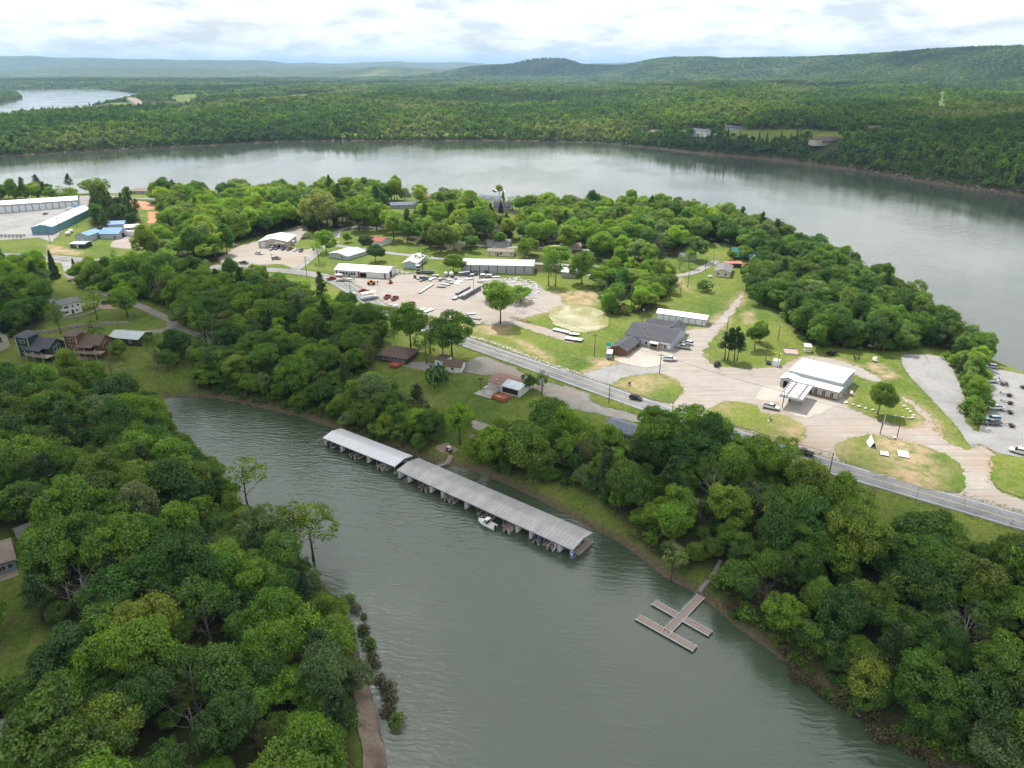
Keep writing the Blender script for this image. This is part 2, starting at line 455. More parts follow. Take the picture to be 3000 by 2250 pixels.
gravel_px = [CR(130,850),CR(560,730),CR(500,690),CR(640,650),CR(770,555),CR(1060,600),CR(1235,480),CR(1225,395),CR(1350,388),CR(1440,385),CR(1500,330),CR(1650,170),CR(1790,25),CR(1808,45),CR(1700,240),CR(1540,430),
    CR(1430,560),CR(1385,650),CR(1440,700),CR(1550,760),CR(1850,790),CR(2100,765),CG(130,490),CG(260,470),CG(390,405),CG(520,390),CG(700,425),CG(900,495),CG(1065,580),CG(1055,612),CG(940,590),CG(830,545),CG(780,700),
    CG(735,790),CG(920,868),CG(1100,935),CG(1230,975),CG(1340,985),CG(1400,930),CG(1390,880),CG(1300,790),CG(1200,745),CG(1210,722),CG(1330,775),CG(1430,860),CG(1475,930),CG(1510,1020),CG(1640,1112),CG(1760,1160),
    CG(1850,1100),CG(1965,1180),CG(1938,1290),CG(1952,1420),CG(2010,1490),CG(2212,1580),CG(2500,1660),(3200,1590),(3060,1548),(2743,1457),(2379,1351),(2007,1226),(1720,1127)]
yard_px = [CY(250,128),CY(480,120),CY(880,140),CY(960,95),CY(1200,85),CY(1400,130),CY(1650,95),CY(2000,110),CY(2400,190),CY(2750,330),CY(2780,470),CY(2480,520),CY(2300,590),CY(1900,612),CY(1750,625),CY(1500,560),CY(1200,520),
    CY(1000,520),CY(860,470),CY(640,390),CY(440,290)]

# ---- materials of the land
g = NT('grass_and_floor')
wood = g.attr('wood').outputs['Fac']; beach = g.attr('beach').outputs['Fac']; farA = g.attr('far').outputs['Fac']; bare = g.attr('bare').outputs['Fac']
n1 = g.noise(.035, 5); n2 = g.noise(.22, 8, .7); n3 = g.noise(2.2, 6, .75)
grass = g.mix(g.ramp(n1, [(.35, (0,)*3), (.65, (1,)*3)]), (.074, .130, .020), (.150, .190, .034))
grass = g.mix(g.ramp(n2, [(.46, (0,)*3), (.72, (.75,)*3)]), grass, (.190, .172, .068))
grass = g.mix(g.ramp(n3, [(.3, (.72,)*3), (.7, (1.22,)*3)]), grass, grass, 'MIX')
grass = g.mix(1.0, grass, g.ramp(n3, [(.3, (.55,)*3), (.7, (1.32,)*3)]), 'MULTIPLY')
grass = g.mix(1.0, grass, g.ramp(g.noise(.7, 5, .7), [(.32, (.70,)*3), (.68, (1.22,)*3)]), 'MULTIPLY')
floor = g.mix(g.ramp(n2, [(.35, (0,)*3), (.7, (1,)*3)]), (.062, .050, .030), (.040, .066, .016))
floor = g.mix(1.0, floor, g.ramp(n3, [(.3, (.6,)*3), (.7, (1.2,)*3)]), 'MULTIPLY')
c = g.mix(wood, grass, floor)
barec = g.mix(g.ramp(n3, [(.3, (0,)*3), (.7, (1,)*3)]), (.30, .205, .125), (.40, .31, .215))
c = g.mix(g.math('MULTIPLY', bare, g.ramp(n2, [(.36, (.15,)*3), (.58, (1,)*3)])), c, barec)
shore = g.mix(g.ramp(g.noise(1.1, 8, .8), [(.35, (0,)*3), (.65, (1,)*3)]), (.058, .046, .030), (.165, .128, .088))
c = g.mix(beach, c, shore)
farc = g.mix(g.ramp(g.noise(.006, 8, .7), [(.4, (0,)*3), (.62, (1,)*3)]), (.030, .052, .018), (.088, .110, .036))
farc = g.mix(g.ramp(g.noise(.0011, 6, .6), [(.60, (0,)*3), (.66, (1,)*3)]), farc, (.150, .180, .060))
c = g.mix(farA, c, farc)
g.l.new(c, g.b.inputs['Base Color']); g.b.inputs['Roughness'].default_value = .95; g.b.inputs['Specular IOR Level'].default_value = .1
g.bump(n3, .5, .25)
GROUND = g.m

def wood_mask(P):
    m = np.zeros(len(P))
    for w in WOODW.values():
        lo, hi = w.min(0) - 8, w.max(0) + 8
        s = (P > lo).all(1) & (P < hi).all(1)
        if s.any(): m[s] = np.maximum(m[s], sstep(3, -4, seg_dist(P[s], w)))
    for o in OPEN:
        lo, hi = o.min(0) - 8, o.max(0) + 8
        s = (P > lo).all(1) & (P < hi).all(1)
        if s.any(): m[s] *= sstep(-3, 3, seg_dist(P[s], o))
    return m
dW = np.minimum(np.minimum(seg_dist(GP, cove), seg_dist(GP, lake)), seg_dist(GP, arm))
fsG = lake_far_side(GP)
me = bpy.data.meshes.new('ground')
ny = len(ys)
idx = np.arange(ny * NU).reshape(ny, NU)
quads = np.stack([idx[:-1, :-1], idx[:-1, 1:], idx[1:, 1:], idx[1:, :-1]], -1).reshape(-1, 4)
me.vertices.add(len(GP)); me.vertices.foreach_set('co', np.column_stack([GP, GH]).astype(np.float32).ravel())
me.loops.add(quads.size); me.loops.foreach_set('vertex_index', quads.ravel().astype(np.int32))
me.polygons.add(len(quads)); me.polygons.foreach_set('loop_start', (np.arange(len(quads)) * 4).astype(np.int32))
me.polygons.foreach_set('use_smooth', np.ones(len(quads), bool))
me.update(calc_edges=True); me.validate()
BARE = [gpoly(p) for p in (
    [C4(500,870),C4(700,900),C4(880,960),C4(860,985),C4(540,970)],
    [C6(1500,1380),C6(1900,1370),C6(2150,1400),C6(2150,1460),C6(1700,1475)],
    [CR(-100,30),CR(100,20),CR(420,40),CR(330,150),CR(0,150),CR(-120,170)],
    [CY(1700,640),CY(1900,630),CY(2200,640),CY(2212,740),CY(1900,740)],
    [CH(1540,20),CH(1700,60),CH(1980,230),CH(1940,260),CH(1700,130)],
    [CR(250,670),CR(430,690),CR(560,730),CR(330,790)], [CR(1790,230),CR(1890,200),CR(1900,330),CR(1800,350)],
    [CG(940,470),CG(1060,590),CG(1200,560),CG(1000,430)],
    [C7(540,1060),C7(640,1070),C7(720,1200),C7(640,1160)],
)]
bareM = np.zeros(len(GP))
GRAVEL_EDGE = gpoly(gravel_px); YARD_EDGE = gpoly(yard_px)
for e_ in (GRAVEL_EDGE, YARD_EDGE):                      # gravel kicked out over the grass
    lo, hi = e_.min(0) - 8, e_.max(0) + 8
    s = (GP > lo).all(1) & (GP < hi).all(1)
    bareM[s] = np.maximum(bareM[s], .9 * sstep(4.0, .5, seg_dist(GP[s], e_)) * (.55 + .45 * n25(GP[s][:, 0], GP[s][:, 1])).clip(0, 1))
for b_ in BARE:
    lo, hi = b_.min(0) - 8, b_.max(0) + 8
    s = (GP > lo).all(1) & (GP < hi).all(1)
    bareM[s] = np.maximum(bareM[s], sstep(2.5, -2.0, seg_dist(GP[s], b_)))
beachw = np.where(fsG > 0, 5.0, 2.4)
rr_ = np.hypot(GP[:, 0], GP[:, 1])
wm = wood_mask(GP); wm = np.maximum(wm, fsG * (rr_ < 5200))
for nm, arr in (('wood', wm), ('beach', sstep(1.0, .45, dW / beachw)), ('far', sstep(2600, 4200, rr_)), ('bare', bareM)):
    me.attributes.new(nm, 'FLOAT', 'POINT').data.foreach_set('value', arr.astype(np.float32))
me.materials.append(GROUND)
terrain = tag(link(bpy.data.objects.new('ground', me)), kind='structure')

# ---- water
def water_mat(name, base, streak=1.0):
    w = NT(name)
    p = w.pos()
    wv = w.n.new('ShaderNodeTexWave'); wv.wave_type = 'BANDS'; wv.bands_direction = 'Y'; wv.inputs['Scale'].default_value = .17
    wv.inputs['Distortion'].default_value = 16.0; wv.inputs['Detail'].default_value = 4; wv.inputs['Detail Scale'].default_value = .8; wv.inputs['Detail Roughness'].default_value = .6
    w.l.new(w.scalevec(p, (.55, 1, 1), R(16)), wv.inputs['Vector'])
    na = w.noise(.35, 4, .55, w.scalevec(p, (.55, 1.5, 1), R(22)), .6)
    nb = w.noise(1.6, 3, .6, w.scalevec(p, (.6, 1.4, 1), R(-10)))
    calm = w.ramp(w.noise(.011, 4, .55, w.scalevec(p, (1, .55, 1), R(-35))), [(.42, (.04,)*3), (.62, (1,)*3)])
    hgt = w.math('ADD', w.math('MULTIPLY', w.math('ADD', w.math('MULTIPLY', wv.outputs['Fac'], .22), w.math('MULTIPLY', na, 1.0)), calm), w.math('MULTIPLY', nb, .16))
    w.bump(hgt, .35 * streak, .55)
    cc = w.ramp(w.noise(.02, 4, .5), [(.3, tuple(b * .86 for b in base)), (.7, tuple(b * 1.12 for b in base))])
    w.l.new(cc, w.b.inputs['Base Color'])
    w.b.inputs['Roughness'].default_value = .05; w.b.inputs['IOR'].default_value = 1.80; w.b.inputs['Specular IOR Level'].default_value = .5
    return w.m
def water(name, P, z, material, label=None):
    lo, hi = P.min(0), P.max(0)
    V = [Vector(p) for p in P]
    res = delaunay_2d_cdt(V, [], [list(range(len(P)))], 1, 1e-4)
    v2 = np.array([(v.x, v.y) for v in res[0]])
    fs_ = []
    for f in res[2]:
        a = sum(v2[f[i]][0] * v2[f[(i+1) % len(f)]][1] - v2[f[(i+1) % len(f)]][0] * v2[f[i]][1] for i in range(len(f)))
        fs_.append(list(f) if a > 0 else list(f)[::-1])
    return tag(mesh_obj(name, np.column_stack([v2, np.full(len(v2), z)]), fs_, material), kind='structure')
WAT_COVE = water_mat('cove_water', (.056, .078, .049), 2.0)
WAT_LAKE = water_mat('lake_water', (.050, .060, .048), .45)
def grow(P, d):
    """push a polygon's outline outwards so the water tucks under the bank"""
    t = np.roll(P, -1, 0) - np.roll(P, 1, 0); t /= np.linalg.norm(t, axis=1)[:, None] + 1e-9
    n = np.stack([t[:, 1], -t[:, 0]], 1)
    ar = np.sum(P[:, 0] * np.roll(P[:, 1], -1) - np.roll(P[:, 0], -1) * P[:, 1])
    return P + n * (d if ar > 0 else -d)
water('cove_water', grow(cove, .6), 0.02, WAT_COVE)
water('lake_water', grow(lake, 1.5), 0.02, WAT_LAKE)
water('lake_arm_water', grow(arm, 2.0), 0.02, WAT_LAKE)

# ---- road, lots, drives
def mineral(name, a, b, blot=None, scale=.5, rough=.9, crack=0.0, tracks=False):
    m = NT(name)
    f = m.noise(scale, 8, .72); f2 = m.noise(scale * .12, 5, .6); f3 = m.noise(4.0, 4, .7)
    c = m.mix(m.ramp(f, [(.3, (0,)*3), (.7, (1,)*3)]), a, b)
    if blot: c = m.mix(m.ramp(f2, [(.44, (0,)*3), (.64, (.9,)*3)]), c, blot)
    c = m.mix(1.0, c, m.ramp(f3, [(.25, (.84,)*3), (.75, (1.1,)*3)]), 'MULTIPLY')
    if tracks:                                        # worn wheel paths and damp patches
        for rot, sc in ((R(-38), .9), (R(12), .7)):
            c = m.mix(m.ramp(m.noise(sc, 4, .6, m.scalevec(m.pos(), (.05, 1, 1), rot)), [(.50, (0,)*3), (.68, (.5,)*3)]), c, tuple(x * .72 for x in a))
        c = m.mix(m.ramp(m.noise(.06, 6, .7), [(.56, (0,)*3), (.70, (.6,)*3)]), c, tuple(x * .78 for x in a))
    if crack:
        v = m.n.new('ShaderNodeTexVoronoi'); v.feature = 'DISTANCE_TO_EDGE'; v.inputs['Scale'].default_value = .09; m.l.new(m.pos(), v.inputs['Vector'])
        c = m.mix(m.ramp(v.outputs['Distance'], [(.0, (crack,)*3), (.012, (0,)*3)]), c, tuple(x * .45 for x in a))
    m.l.new(c, m.b.inputs['Base Color']); m.b.inputs['Roughness'].default_value = rough; m.b.inputs['Specular IOR Level'].default_value = .2
    m.bump(f3, .3, .06)
    return m.m
ASPH = mineral('highway_asphalt', (.175, .180, .190), (.235, .238, .245), (.145, .148, .156), .8, crack=.8)
ASPH2 = mineral('old_asphalt', (.245, .240, .240), (.310, .302, .295), (.210, .206, .206), .5, crack=.6)
ASPH3 = mineral('worn_asphalt', (.185, .178, .168), (.275, .265, .250), (.260, .215, .170), .35, crack=.5)
GRAV = mineral('pale_gravel', (.285, .256, .230), (.355, .328, .300), (.315, .245, .190), .3, tracks=True)
GRAV2 = mineral('yard_gravel', (.285, .258, .236), (.352, .326, .304), (.315, .262, .222), .3, tracks=True)
CONC = mineral('concrete', (.355, .325, .288), (.42, .39, .35), (.315, .285, .25), .4)
DIRT = mineral('dirt', (.24, .175, .12), (.33, .26, .19), None, .5)
DRIVE = mineral('shaded_drive', (.20, .185, .165), (.28, .262, .24), (.17, .145, .12), .5)  # grey-brown surface of the drives, track and footpath
GRASSM = GROUND
PAINT = mat('road_paint_white', (.72, .72, .70), .6, noise=.15, scale=1.5)
PAINTY = mat('road_paint_yellow', (.50, .40, .16), .6, noise=.2, scale=1.5)

sheet('gravel_lot', gravel_px, .05, GRAV, .7)
sheet('parking_lot', [CG(1215,395),CG(1240,385),CG(1400,380),CG(1530,402),CG(1600,440),CG(1640,520),CG(1700,650),CG(1735,760),CG(1720,860),CG(1740,940),CG(1800,1000),CG(1850,1012),CG(1880,900),CG(1920,760),CG(1920,600),CG(1885,475),
    CG(2000,505),CG(2212,545),CG(2600,640),CG(2700,1350),CG(2212,1225),CG(1990,1180),CG(1850,1110),CG(1785,1135),CG(1700,1010),CG(1560,850),CG(1400,680),CG(1290,570),CG(1225,470)], .10, ASPH2, .15)
sheet('driveway', [CR(165,842),CR(330,800),CR(560,735),CR(800,778),CR(1000,762),CR(1040,800),CR(940,827),CR(700,852),CR(520,900),CR(465,940),CR(475,985)], .10, ASPH2, .2)
sheet('concrete_forecourt', [CR(505,692),CR(640,648),CR(770,558),CR(960,596),CR(1130,622),CR(1010,742),CR(820,778),CR(565,725)], .14, CONC, .1)
sheet('fuel_forecourt', [CG(20,745),CG(90,640),CG(240,640),CG(480,740),CG(720,790),CG(560,860),CG(440,900),CG(240,830),CG(230,770)], .10, CONC, .3)
sheet('lower_lot', [CH(1160,245),CH(1310,195),CH(1420,240),CH(1700,330),CH(2212,520),CR(200,1010),CR(700,1180),CR(1180,1335),CR(1010,1370),CR(620,1295),CR(450,1255),CR(60,1180),CH(2080,690),CH(1940,600),CH(1870,560),CH(1700,440),CH(1430,368),
    CH(1390,375),CH(1120,350),CH(1150,300)], .05, ASPH3, .4)
sheet('yard_lot', yard_px, .05, GRAV2, .6)
sheet('yard_track', [CY(1900,600),CY(2250,585),CY(2480,640),CY(2700,700),CR(150,500),CR(110,530),CR(0,505),CY(2500,720),CY(2250,640)], .06, GRAV, .5)
sheet('commercial_lot', [C5(150,1020),C5(300,925),C5(420,862),C5(580,835),C5(950,700),C5(1060,650),C5(1120,700),C5(1050,790),C5(1000,860),C5(900,920),C5(1070,935),C5(1170,905),C5(1240,925),C5(1180,1000),C5(980,1120),C5(1030,1160),C5(820,1080),C5(480,1100),C5(190,1140)], .05, GRAV, .5)
sheet('storage_lot', [C4(-400,520),C4(0,530),C4(780,470),C4(850,350),C4(985,345),C4(960,440),C4(880,520),C4(780,610),C4(640,770),C4(560,850),C4(430,800),C4(0,825),C4(-400,840)], .05, ASPH2, .4)
sheet('shop_lot', [C4(1200,850),C4(1330,790),C4(1500,735),C4(1900,765),C4(1960,830),C4(1800,900),C4(1400,920),C4(1200,900)], .05, GRAV, .4)
sheet('turnout_left', [C4(490,1000),C4(870,1010),C4(800,1090),C4(750,1140),C4(830,1250),C4(760,1250),C4(690,1150),C4(660,1070),C4(500,1060)], .06, ASPH2, .3)
sheet('terrace_yard', [CB(400,800),CB(440,770),CB(600,745),CB(640,760),CB(900,780),CB(860,800),CB(520,812)], .05, CONC, .3)
sheet('boathouse_drive', [CH(1195,800),CH(1230,795),CH(1400,850),CH(1480,900),CH(1470,940),CH(1350,915),CH(1230,870),CH(1190,840)], .06, GRAV2, .2)
sheet('cart_landing', [CH(880,1030),CH(960,1010),CH(1050,1040),CH(1080,1080),CH(1020,1110),CH(920,1090),CH(870,1060)], .06, DIRT, .3)
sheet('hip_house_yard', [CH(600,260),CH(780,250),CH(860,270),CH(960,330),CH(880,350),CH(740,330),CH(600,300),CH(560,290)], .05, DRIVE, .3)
sheet('cabin_parking', [CB(870,330),CB(930,290),CB(1100,275),CB(1180,300),CB(1150,330),CB(920,335)], .05, DIRT, .3)
BEACH = mineral('gravel_beach', (.175, .130, .098), (.31, .245, .190), (.12, .090, .066), 1.2)
sheet('gravel_beach', [(1050,1935),(1082,2012),(1113,2135),(1133,2250),(1150,2335),(1070,2335),(1062,2200),(1045,2090),(1030,1960)], .30, BEACH, .25)
REDD = mineral('red_clay', (.34, .165, .085), (.46, .26, .15), None, .3)
sheet('bare_earth', [C4(1200,450),C4(1380,395),C4(1560,405),C4(1720,465),C4(1620,500),C4(1480,490),C4(1250,485)], .05, REDD, .8)
sheet('bare_earth', [C4(1590,515),C4(1720,520),C4(1790,600),C4(1760,650),C4(1600,640)], .05, REDD, .8)
sheet('home_drive', [C7(1180,985),C7(1290,940),C7(1390,950),C7(1400,985),C7(1300,1020),C7(1230,1030)], .05, CONC, .3)
pond = sheet('pond', [(1604,925),(1612,908),(1640,896),(1690,893),(1735,899),(1768,911),(1783,935),(1779,956),(1745,969),(1710,975),(1670,969),(1622,950)], .09,
    None, .3, flat=None)
pm = NT('muddy_pond_water')
pc = pm.ramp(pm.noise(.12, 6, .65), [(.38, (.235, .215, .095)), (.55, (.31, .285, .15)), (.70, (.42, .40, .29))])
pm.l.new(pc, pm.b.inputs['Base Color']); pm.b.inputs['Roughness'].default_value = .12
pond.data.materials.append(pm.m)
# green islands lying on the gravel
def island(name, pts, dz=.16, amp=.5, bare=None):
    o = sheet(name, pts, dz, None, amp, grid=2.0)
    m = GROUND; o.data.materials.append(m)
    P = np.array([v.co[:2] for v in o.data.vertices])
    for nm in ('wood', 'beach', 'far', 'bare'):
        a = np.zeros(len(P), np.float32)
        if nm == 'bare' and bare: a = np.maximum(0, bare * (.5 + .7 * n25(P[:, 0], P[:, 1]))).clip(0, 1).astype(np.float32)
        o.data.attributes.new(nm, 'FLOAT', 'POINT').data.foreach_set('value', a)
    return o
island('verge_by_drive', [CR(467,930),CR(560,890),CR(700,852),CR(940,827),CR(1060,850),CR(1150,900),CR(1190,1000),CR(1130,1105),CR(1060,1145),CR(850,1085),CR(700,1035),CR(560,988),CR(480,960)], bare=.9)
island('verge_by_station', [CR(1390,1230),CR(1520,1140),CR(1690,1105),CR(1890,1128),CG(90,862),CG(250,872),CG(400,930),CG(460,1010),CG(430,1090),CG(350,1135),CG(200,1085),CR(2000,1440),CR(1640,1340)], bare=.6)
island('verge_by_junction', [CG(655,1165),CG(720,1110),CG(830,1050),CG(1050,1030),CG(1300,1090),CG(1600,1200),CG(1730,1320),CG(1742,1440),CG(1690,1500),CG(1600,1515),CG(1300,1442),CG(1000,1340),CG(760,1268),CG(680,1210)], bare=1.0)
island('verge_by_parking', [CG(1950,1205),CG(2000,1185),CG(2212,1222),CG(2450,1280),CG(2450,1600),CG(2212,1555),CG(2000,1480),CG(1940,1380)])
island('verge_strip', [CH(1610,312),CH(1650,295),CH(1850,368),CH(2090,468),CH(2050,482),CH(1800,402),CH(1625,332)], .13, .2)
island('verge_strip', [CR(258,1060),CR(300,1040),CR(500,1100),CR(850,1220),CR(1150,1318),CR(1110,1342),CR(850,1285),CR(600,1205),CR(400,1160),CR(268,1100)], .13, .2)

strip('highway', ROAD, -4.4, 4.4, .12, ASPH); bpy.data.objects['highway']['kind'] = 'structure'
for a in (-3.62, 3.5):
    o = strip('edge_line', ROAD, a, a + .13, .135, PAINT); o['kind'] = 'structure'
for a in (-.17, .06):
    o = strip('centre_line', ROAD, a, a + .11, .135, PAINTY); o['kind'] = 'structure'
def lane(name, px, width, material, dz=.08):
    L = spline(gpoly(px), 3.0)
    o = strip(name, L, -width/2, width/2, dz, material); o['kind'] = 'structure'; return L
LANES = [
 lane('side_street', [C5(960,1150),C5(1090,1060),C5(1210,950),C5(1330,880),C5(1420,840)], 6.0, ASPH2),
 lane('town_street', [C5(1420,800),C5(1440,730),C5(1560,690),C5(1800,690),C5(2300,725),C6(700,870),C6(1500,910),C6(2000,930)], 5.0, ASPH2),
 lane('back_lane', [C5(1400,880),C5(1950,958),C5(2250,992),C6(300,1020),C6(1400,1078),C6(2150,1122),C7(330,1010),C7(540,1045),C7(720,1022),C7(850,962),C7(960,905)], 5.0, ASPH2, .09),
 lane('upper_street', [C6(-300,420),C6(200,440),C6(650,455),C6(900,468)], 5.0, ASPH2),
 lane('house_road', [C4(1130,335),C4(1300,365),C4(1500,375),C4(1700,380)], 5.0, ASPH2),
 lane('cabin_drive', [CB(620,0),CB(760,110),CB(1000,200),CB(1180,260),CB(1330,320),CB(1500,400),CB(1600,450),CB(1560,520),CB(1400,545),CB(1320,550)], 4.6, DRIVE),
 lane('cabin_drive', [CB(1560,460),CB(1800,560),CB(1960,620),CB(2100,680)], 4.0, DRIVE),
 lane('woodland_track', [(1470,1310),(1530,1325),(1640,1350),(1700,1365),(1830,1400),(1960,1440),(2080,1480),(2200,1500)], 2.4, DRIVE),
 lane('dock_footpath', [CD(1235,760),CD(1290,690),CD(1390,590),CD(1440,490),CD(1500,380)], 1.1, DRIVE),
 lane('culvert_drive', [CG(540,1450),CG(600,1500),CG(660,1570),CG(690,1640)], 3.6, ASPH2),
]
# ------------------------------------------------------------------ buildings
class MB:
    """collects shapes into one mesh"""
    def __init__(s): s.V = []; s.F = []; s.M = []; s.mats = []
    def _m(s, m):
        if m not in s.mats: s.mats.append(m)
        return s.mats.index(m)
    def add(s, V, F, m):
        o = len(s.V); k = s._m(m); s.V += [tuple(v) for v in V]; s.F += [tuple(i + o for i in f) for f in F]; s.M += [k] * len(F); return s
    def box(s, x0, x1, y0, y1, z0, z1, m):
        V = [(x0,y0,z0),(x1,y0,z0),(x1,y1,z0),(x0,y1,z0),(x0,y0,z1),(x1,y0,z1),(x1,y1,z1),(x0,y1,z1)]
        return s.add(V, [(0,3,2,1),(4,5,6,7),(0,1,5,4),(1,2,6,5),(2,3,7,6),(3,0,4,7)], m)
    def bar(s, a, b, r, m, sides=4):
        v, f = tube([a, b], [r, r], sides); return s.add(v, f, m)
    def lathe(s, prof, m, c=(0,0,0), n=12, axis='z'):
        V = []; F = []
        for r_, h in prof:
            for k in range(n):
                w = 2 * math.pi * k / n; p = (r_ * math.cos(w), r_ * math.sin(w), h)
                p = p if axis == 'z' else (h, p[0], p[1]) if axis == 'x' else (p[0], h, p[1])
                V.append((p[0] + c[0], p[1] + c[1], p[2] + c[2]))
        for i in range(len(prof) - 1):
            for k in range(n): F.append((i*n+k, i*n+(k+1) % n, (i+1)*n+(k+1) % n, (i+1)*n+k))
        F.append(tuple(range(n))[::-1]); F.append(tuple(range((len(prof)-1)*n, len(prof)*n)))
        return s.add(V, F, m)
    def build(s, name, parent=None, smooth=False):
        o = mesh_obj(name, s.V, s.F, parent=parent, mats=s.mats, mi=s.M, smooth=smooth); return o
def tube(P, rad, sides=5):
    P = np.asarray(P, float); V = []; F = []
    for i, p in enumerate(P):
        t = P[min(i+1, len(P)-1)] - P[max(i-1, 0)]; t = t / (np.linalg.norm(t) + 1e-9)
        a = np.cross(t, [0.3, .9, .1]); a /= np.linalg.norm(a) + 1e-9; b = np.cross(t, a)
        for k in range(sides):
            w = 2 * math.pi * k / sides
            V.append(p + rad[i] * (a * math.cos(w) + b * math.sin(w)))
    for i in range(len(P) - 1):
        for k in range(sides): F.append((i*sides+k, i*sides+(k+1) % sides, (i+1)*sides+(k+1) % sides, (i+1)*sides+k))
    F.append(tuple(range((len(P)-1)*sides, len(P)*sides))); F.append(tuple(range(sides))[::-1])
    return V, F

def metal_roof(name, c, rust=0.0, rough=.38, stripes=.25, dirt=.14):
    m = NT(name); tcn = m.n.new('ShaderNodeTexCoord').outputs['Object']
    w = m.n.new('ShaderNodeTexWave'); w.bands_direction = 'X'; w.inputs['Scale'].default_value = stripes; m.l.new(tcn, w.inputs['Vector'])
    f = m.noise(.35, 6, .65, m.scalevec(tcn, (1, .25, 1))); f2 = m.noise(1.6, 4, .6, tcn)
    col = m.mix(m.ramp(f, [(.3, (0,)*3), (.7, (1,)*3)]), tuple(x * (1 - dirt) for x in c), tuple(min(.9, x * (1 + dirt * .6)) for x in c))
    if rust: col = m.mix(m.ramp(f2, [(.5, (0,)*3), (.75, (rust,)*3)]), col, (.22, .13, .08))
    col = m.mix(1.0, col, m.ramp(w.outputs['Fac'], [(.0, (.80,)*3), (.14, (1,)*3)]), 'MULTIPLY')
    m.l.new(col, m.b.inputs['Base Color']); m.b.inputs['Roughness'].default_value = rough; m.b.inputs['Metallic'].default_value = 0.0; m.b.inputs['Specular IOR Level'].default_value = .45
    m.bump(w.outputs['Fac'], .35, .04)
    return m.m
def shingle(name, c):
    m = NT(name); tcn = m.n.new('ShaderNodeTexCoord').outputs['Object']
    b = m.n.new('ShaderNodeTexBrick'); b.inputs['Scale'].default_value = 1.0; b.inputs['Mortar Size'].default_value = .012; b.inputs['Brick Width'].default_value = .34; b.inputs['Row Height'].default_value = .16
    b.inputs['Color1'].default_value = (*[x * .82 for x in c], 1); b.inputs['Color2'].default_value = (*[x * 1.18 for x in c], 1); b.inputs['Mortar'].default_value = (*[x * .6 for x in c], 1)
    m.l.new(m.scalevec(tcn, (1, 1, 1)), b.inputs['Vector'])
    f = m.noise(.5, 6, .7, tcn)
    m.l.new(m.mix(1.0, b.outputs['Color'], m.ramp(f, [(.3, (.82,)*3), (.7, (1.14,)*3)]), 'MULTIPLY'), m.b.inputs['Base Color']); m.b.inputs['Roughness'].default_value = .9
    m.b.inputs['Specular IOR Level'].default_value = .15
    return m.m
def siding(name, c, horizontal=True, scale=3.2, dirt=.10):
    m = NT(name); tcn = m.n.new('ShaderNodeTexCoord').outputs['Object']
    w = m.n.new('ShaderNodeTexWave'); w.bands_direction = 'Z' if horizontal else 'X'; w.inputs['Scale'].default_value = scale; w.wave_profile = 'SAW'; m.l.new(tcn, w.inputs['Vector'])
    f = m.noise(.6, 6, .7, tcn)
    col = m.mix(m.ramp(f, [(.3, (0,)*3), (.7, (1,)*3)]), tuple(x * (1 - dirt) for x in c), tuple(min(.9, x * (1 + dirt * .5)) for x in c))
    col = m.mix(1.0, col, m.ramp(w.outputs['Fac'], [(.0, (.86,)*3), (.2, (1,)*3)]), 'MULTIPLY')
    m.l.new(col, m.b.inputs['Base Color']); m.b.inputs['Roughness'].default_value = .6; m.b.inputs['Specular IOR Level'].default_value = .25
    return m.m
RW = metal_roof('white_metal_roof', (.72, .73, .74)); RWB = metal_roof('boathouse_white_roof', (.66, .67, .70), dirt=.08); RG = metal_roof('boathouse_grey_roof', (.42, .405, .415), .35, dirt=.26)
RBL = metal_roof('pale_blue_roof', (.36, .45, .56)); RSB = metal_roof('blue_shop_roof', (.075, .205, .46), rough=.6); RGR = metal_roof('pale_green_roof', (.46, .56, .50)); RPM = metal_roof('pale_patched_roof', (.42, .50, .54), .3, dirt=.3)
RTE = metal_roof('teal_roof', (.05, .22, .22)); RRED = metal_roof('red_roof', (.42, .13, .09)); RCL = metal_roof('cabin_metal_roof', (.40, .46, .46), .1)
SDK = shingle('charcoal_shingles', (.085, .085, .100)); SBR = shingle('brown_shingles', (.135, .098, .082)); SGY = shingle('grey_shingles', (.19, .185, .19)); STN = shingle('tan_shingles', (.26, .21, .18)); SRB = shingle('rose_brown_roofing', (.27, .165, .145))
SBK = shingle('black_blue_shingles', (.06, .062, .085)); SRD = shingle('red_shingles', (.33, .115, .095)); SGB = shingle('blue_grey_shingles', (.17, .19, .23))
WW = siding('white_siding', (.66, .66, .65)); WWM = siding('white_metal_wall', (.62, .64, .66), False, .32); WGB = siding('grey_blue_wall', (.40, .45, .50), False, .32); WTN = siding('tan_wall', (.46, .41, .35)); WTL = siding('teal_wall', (.13, .27, .33), False, .32)
WCR = siding('cream_siding', (.62, .58, .46)); WBR = siding('brown_log_wall', (.20, .095, .052), True, 4.0); WGN = siding('dark_green_siding', (.024, .050, .042)); WRB = siding('rust_brown_siding', (.165, .078, .042)); WGY = siding('grey_wall', (.36, .37, .385), False, .30)
WDK = siding('dark_wood_wall', (.055, .045, .040)); WBG = siding('blue_grey_siding', (.28, .35, .42)); WOL = siding('khaki_siding', (.27, .25, .17)); WWD = siding('wood_wall', (.30, .20, .13), True, 4)
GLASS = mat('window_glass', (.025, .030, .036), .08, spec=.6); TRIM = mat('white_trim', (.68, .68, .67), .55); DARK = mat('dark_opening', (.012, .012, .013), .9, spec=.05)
DOORW = siding('white_door_panel', (.68, .70, .71), True, 1.1); REDW = mat('red_stained_wood', (.36, .125, .075), .75, noise=.25, scale=4); PLANK = mat('weathered_planks', (.30, .25, .205), .9, noise=.28, scale=5); PLANKP = mat('pinkish_planks', (.36, .275, .24), .9, noise=.25, scale=6)
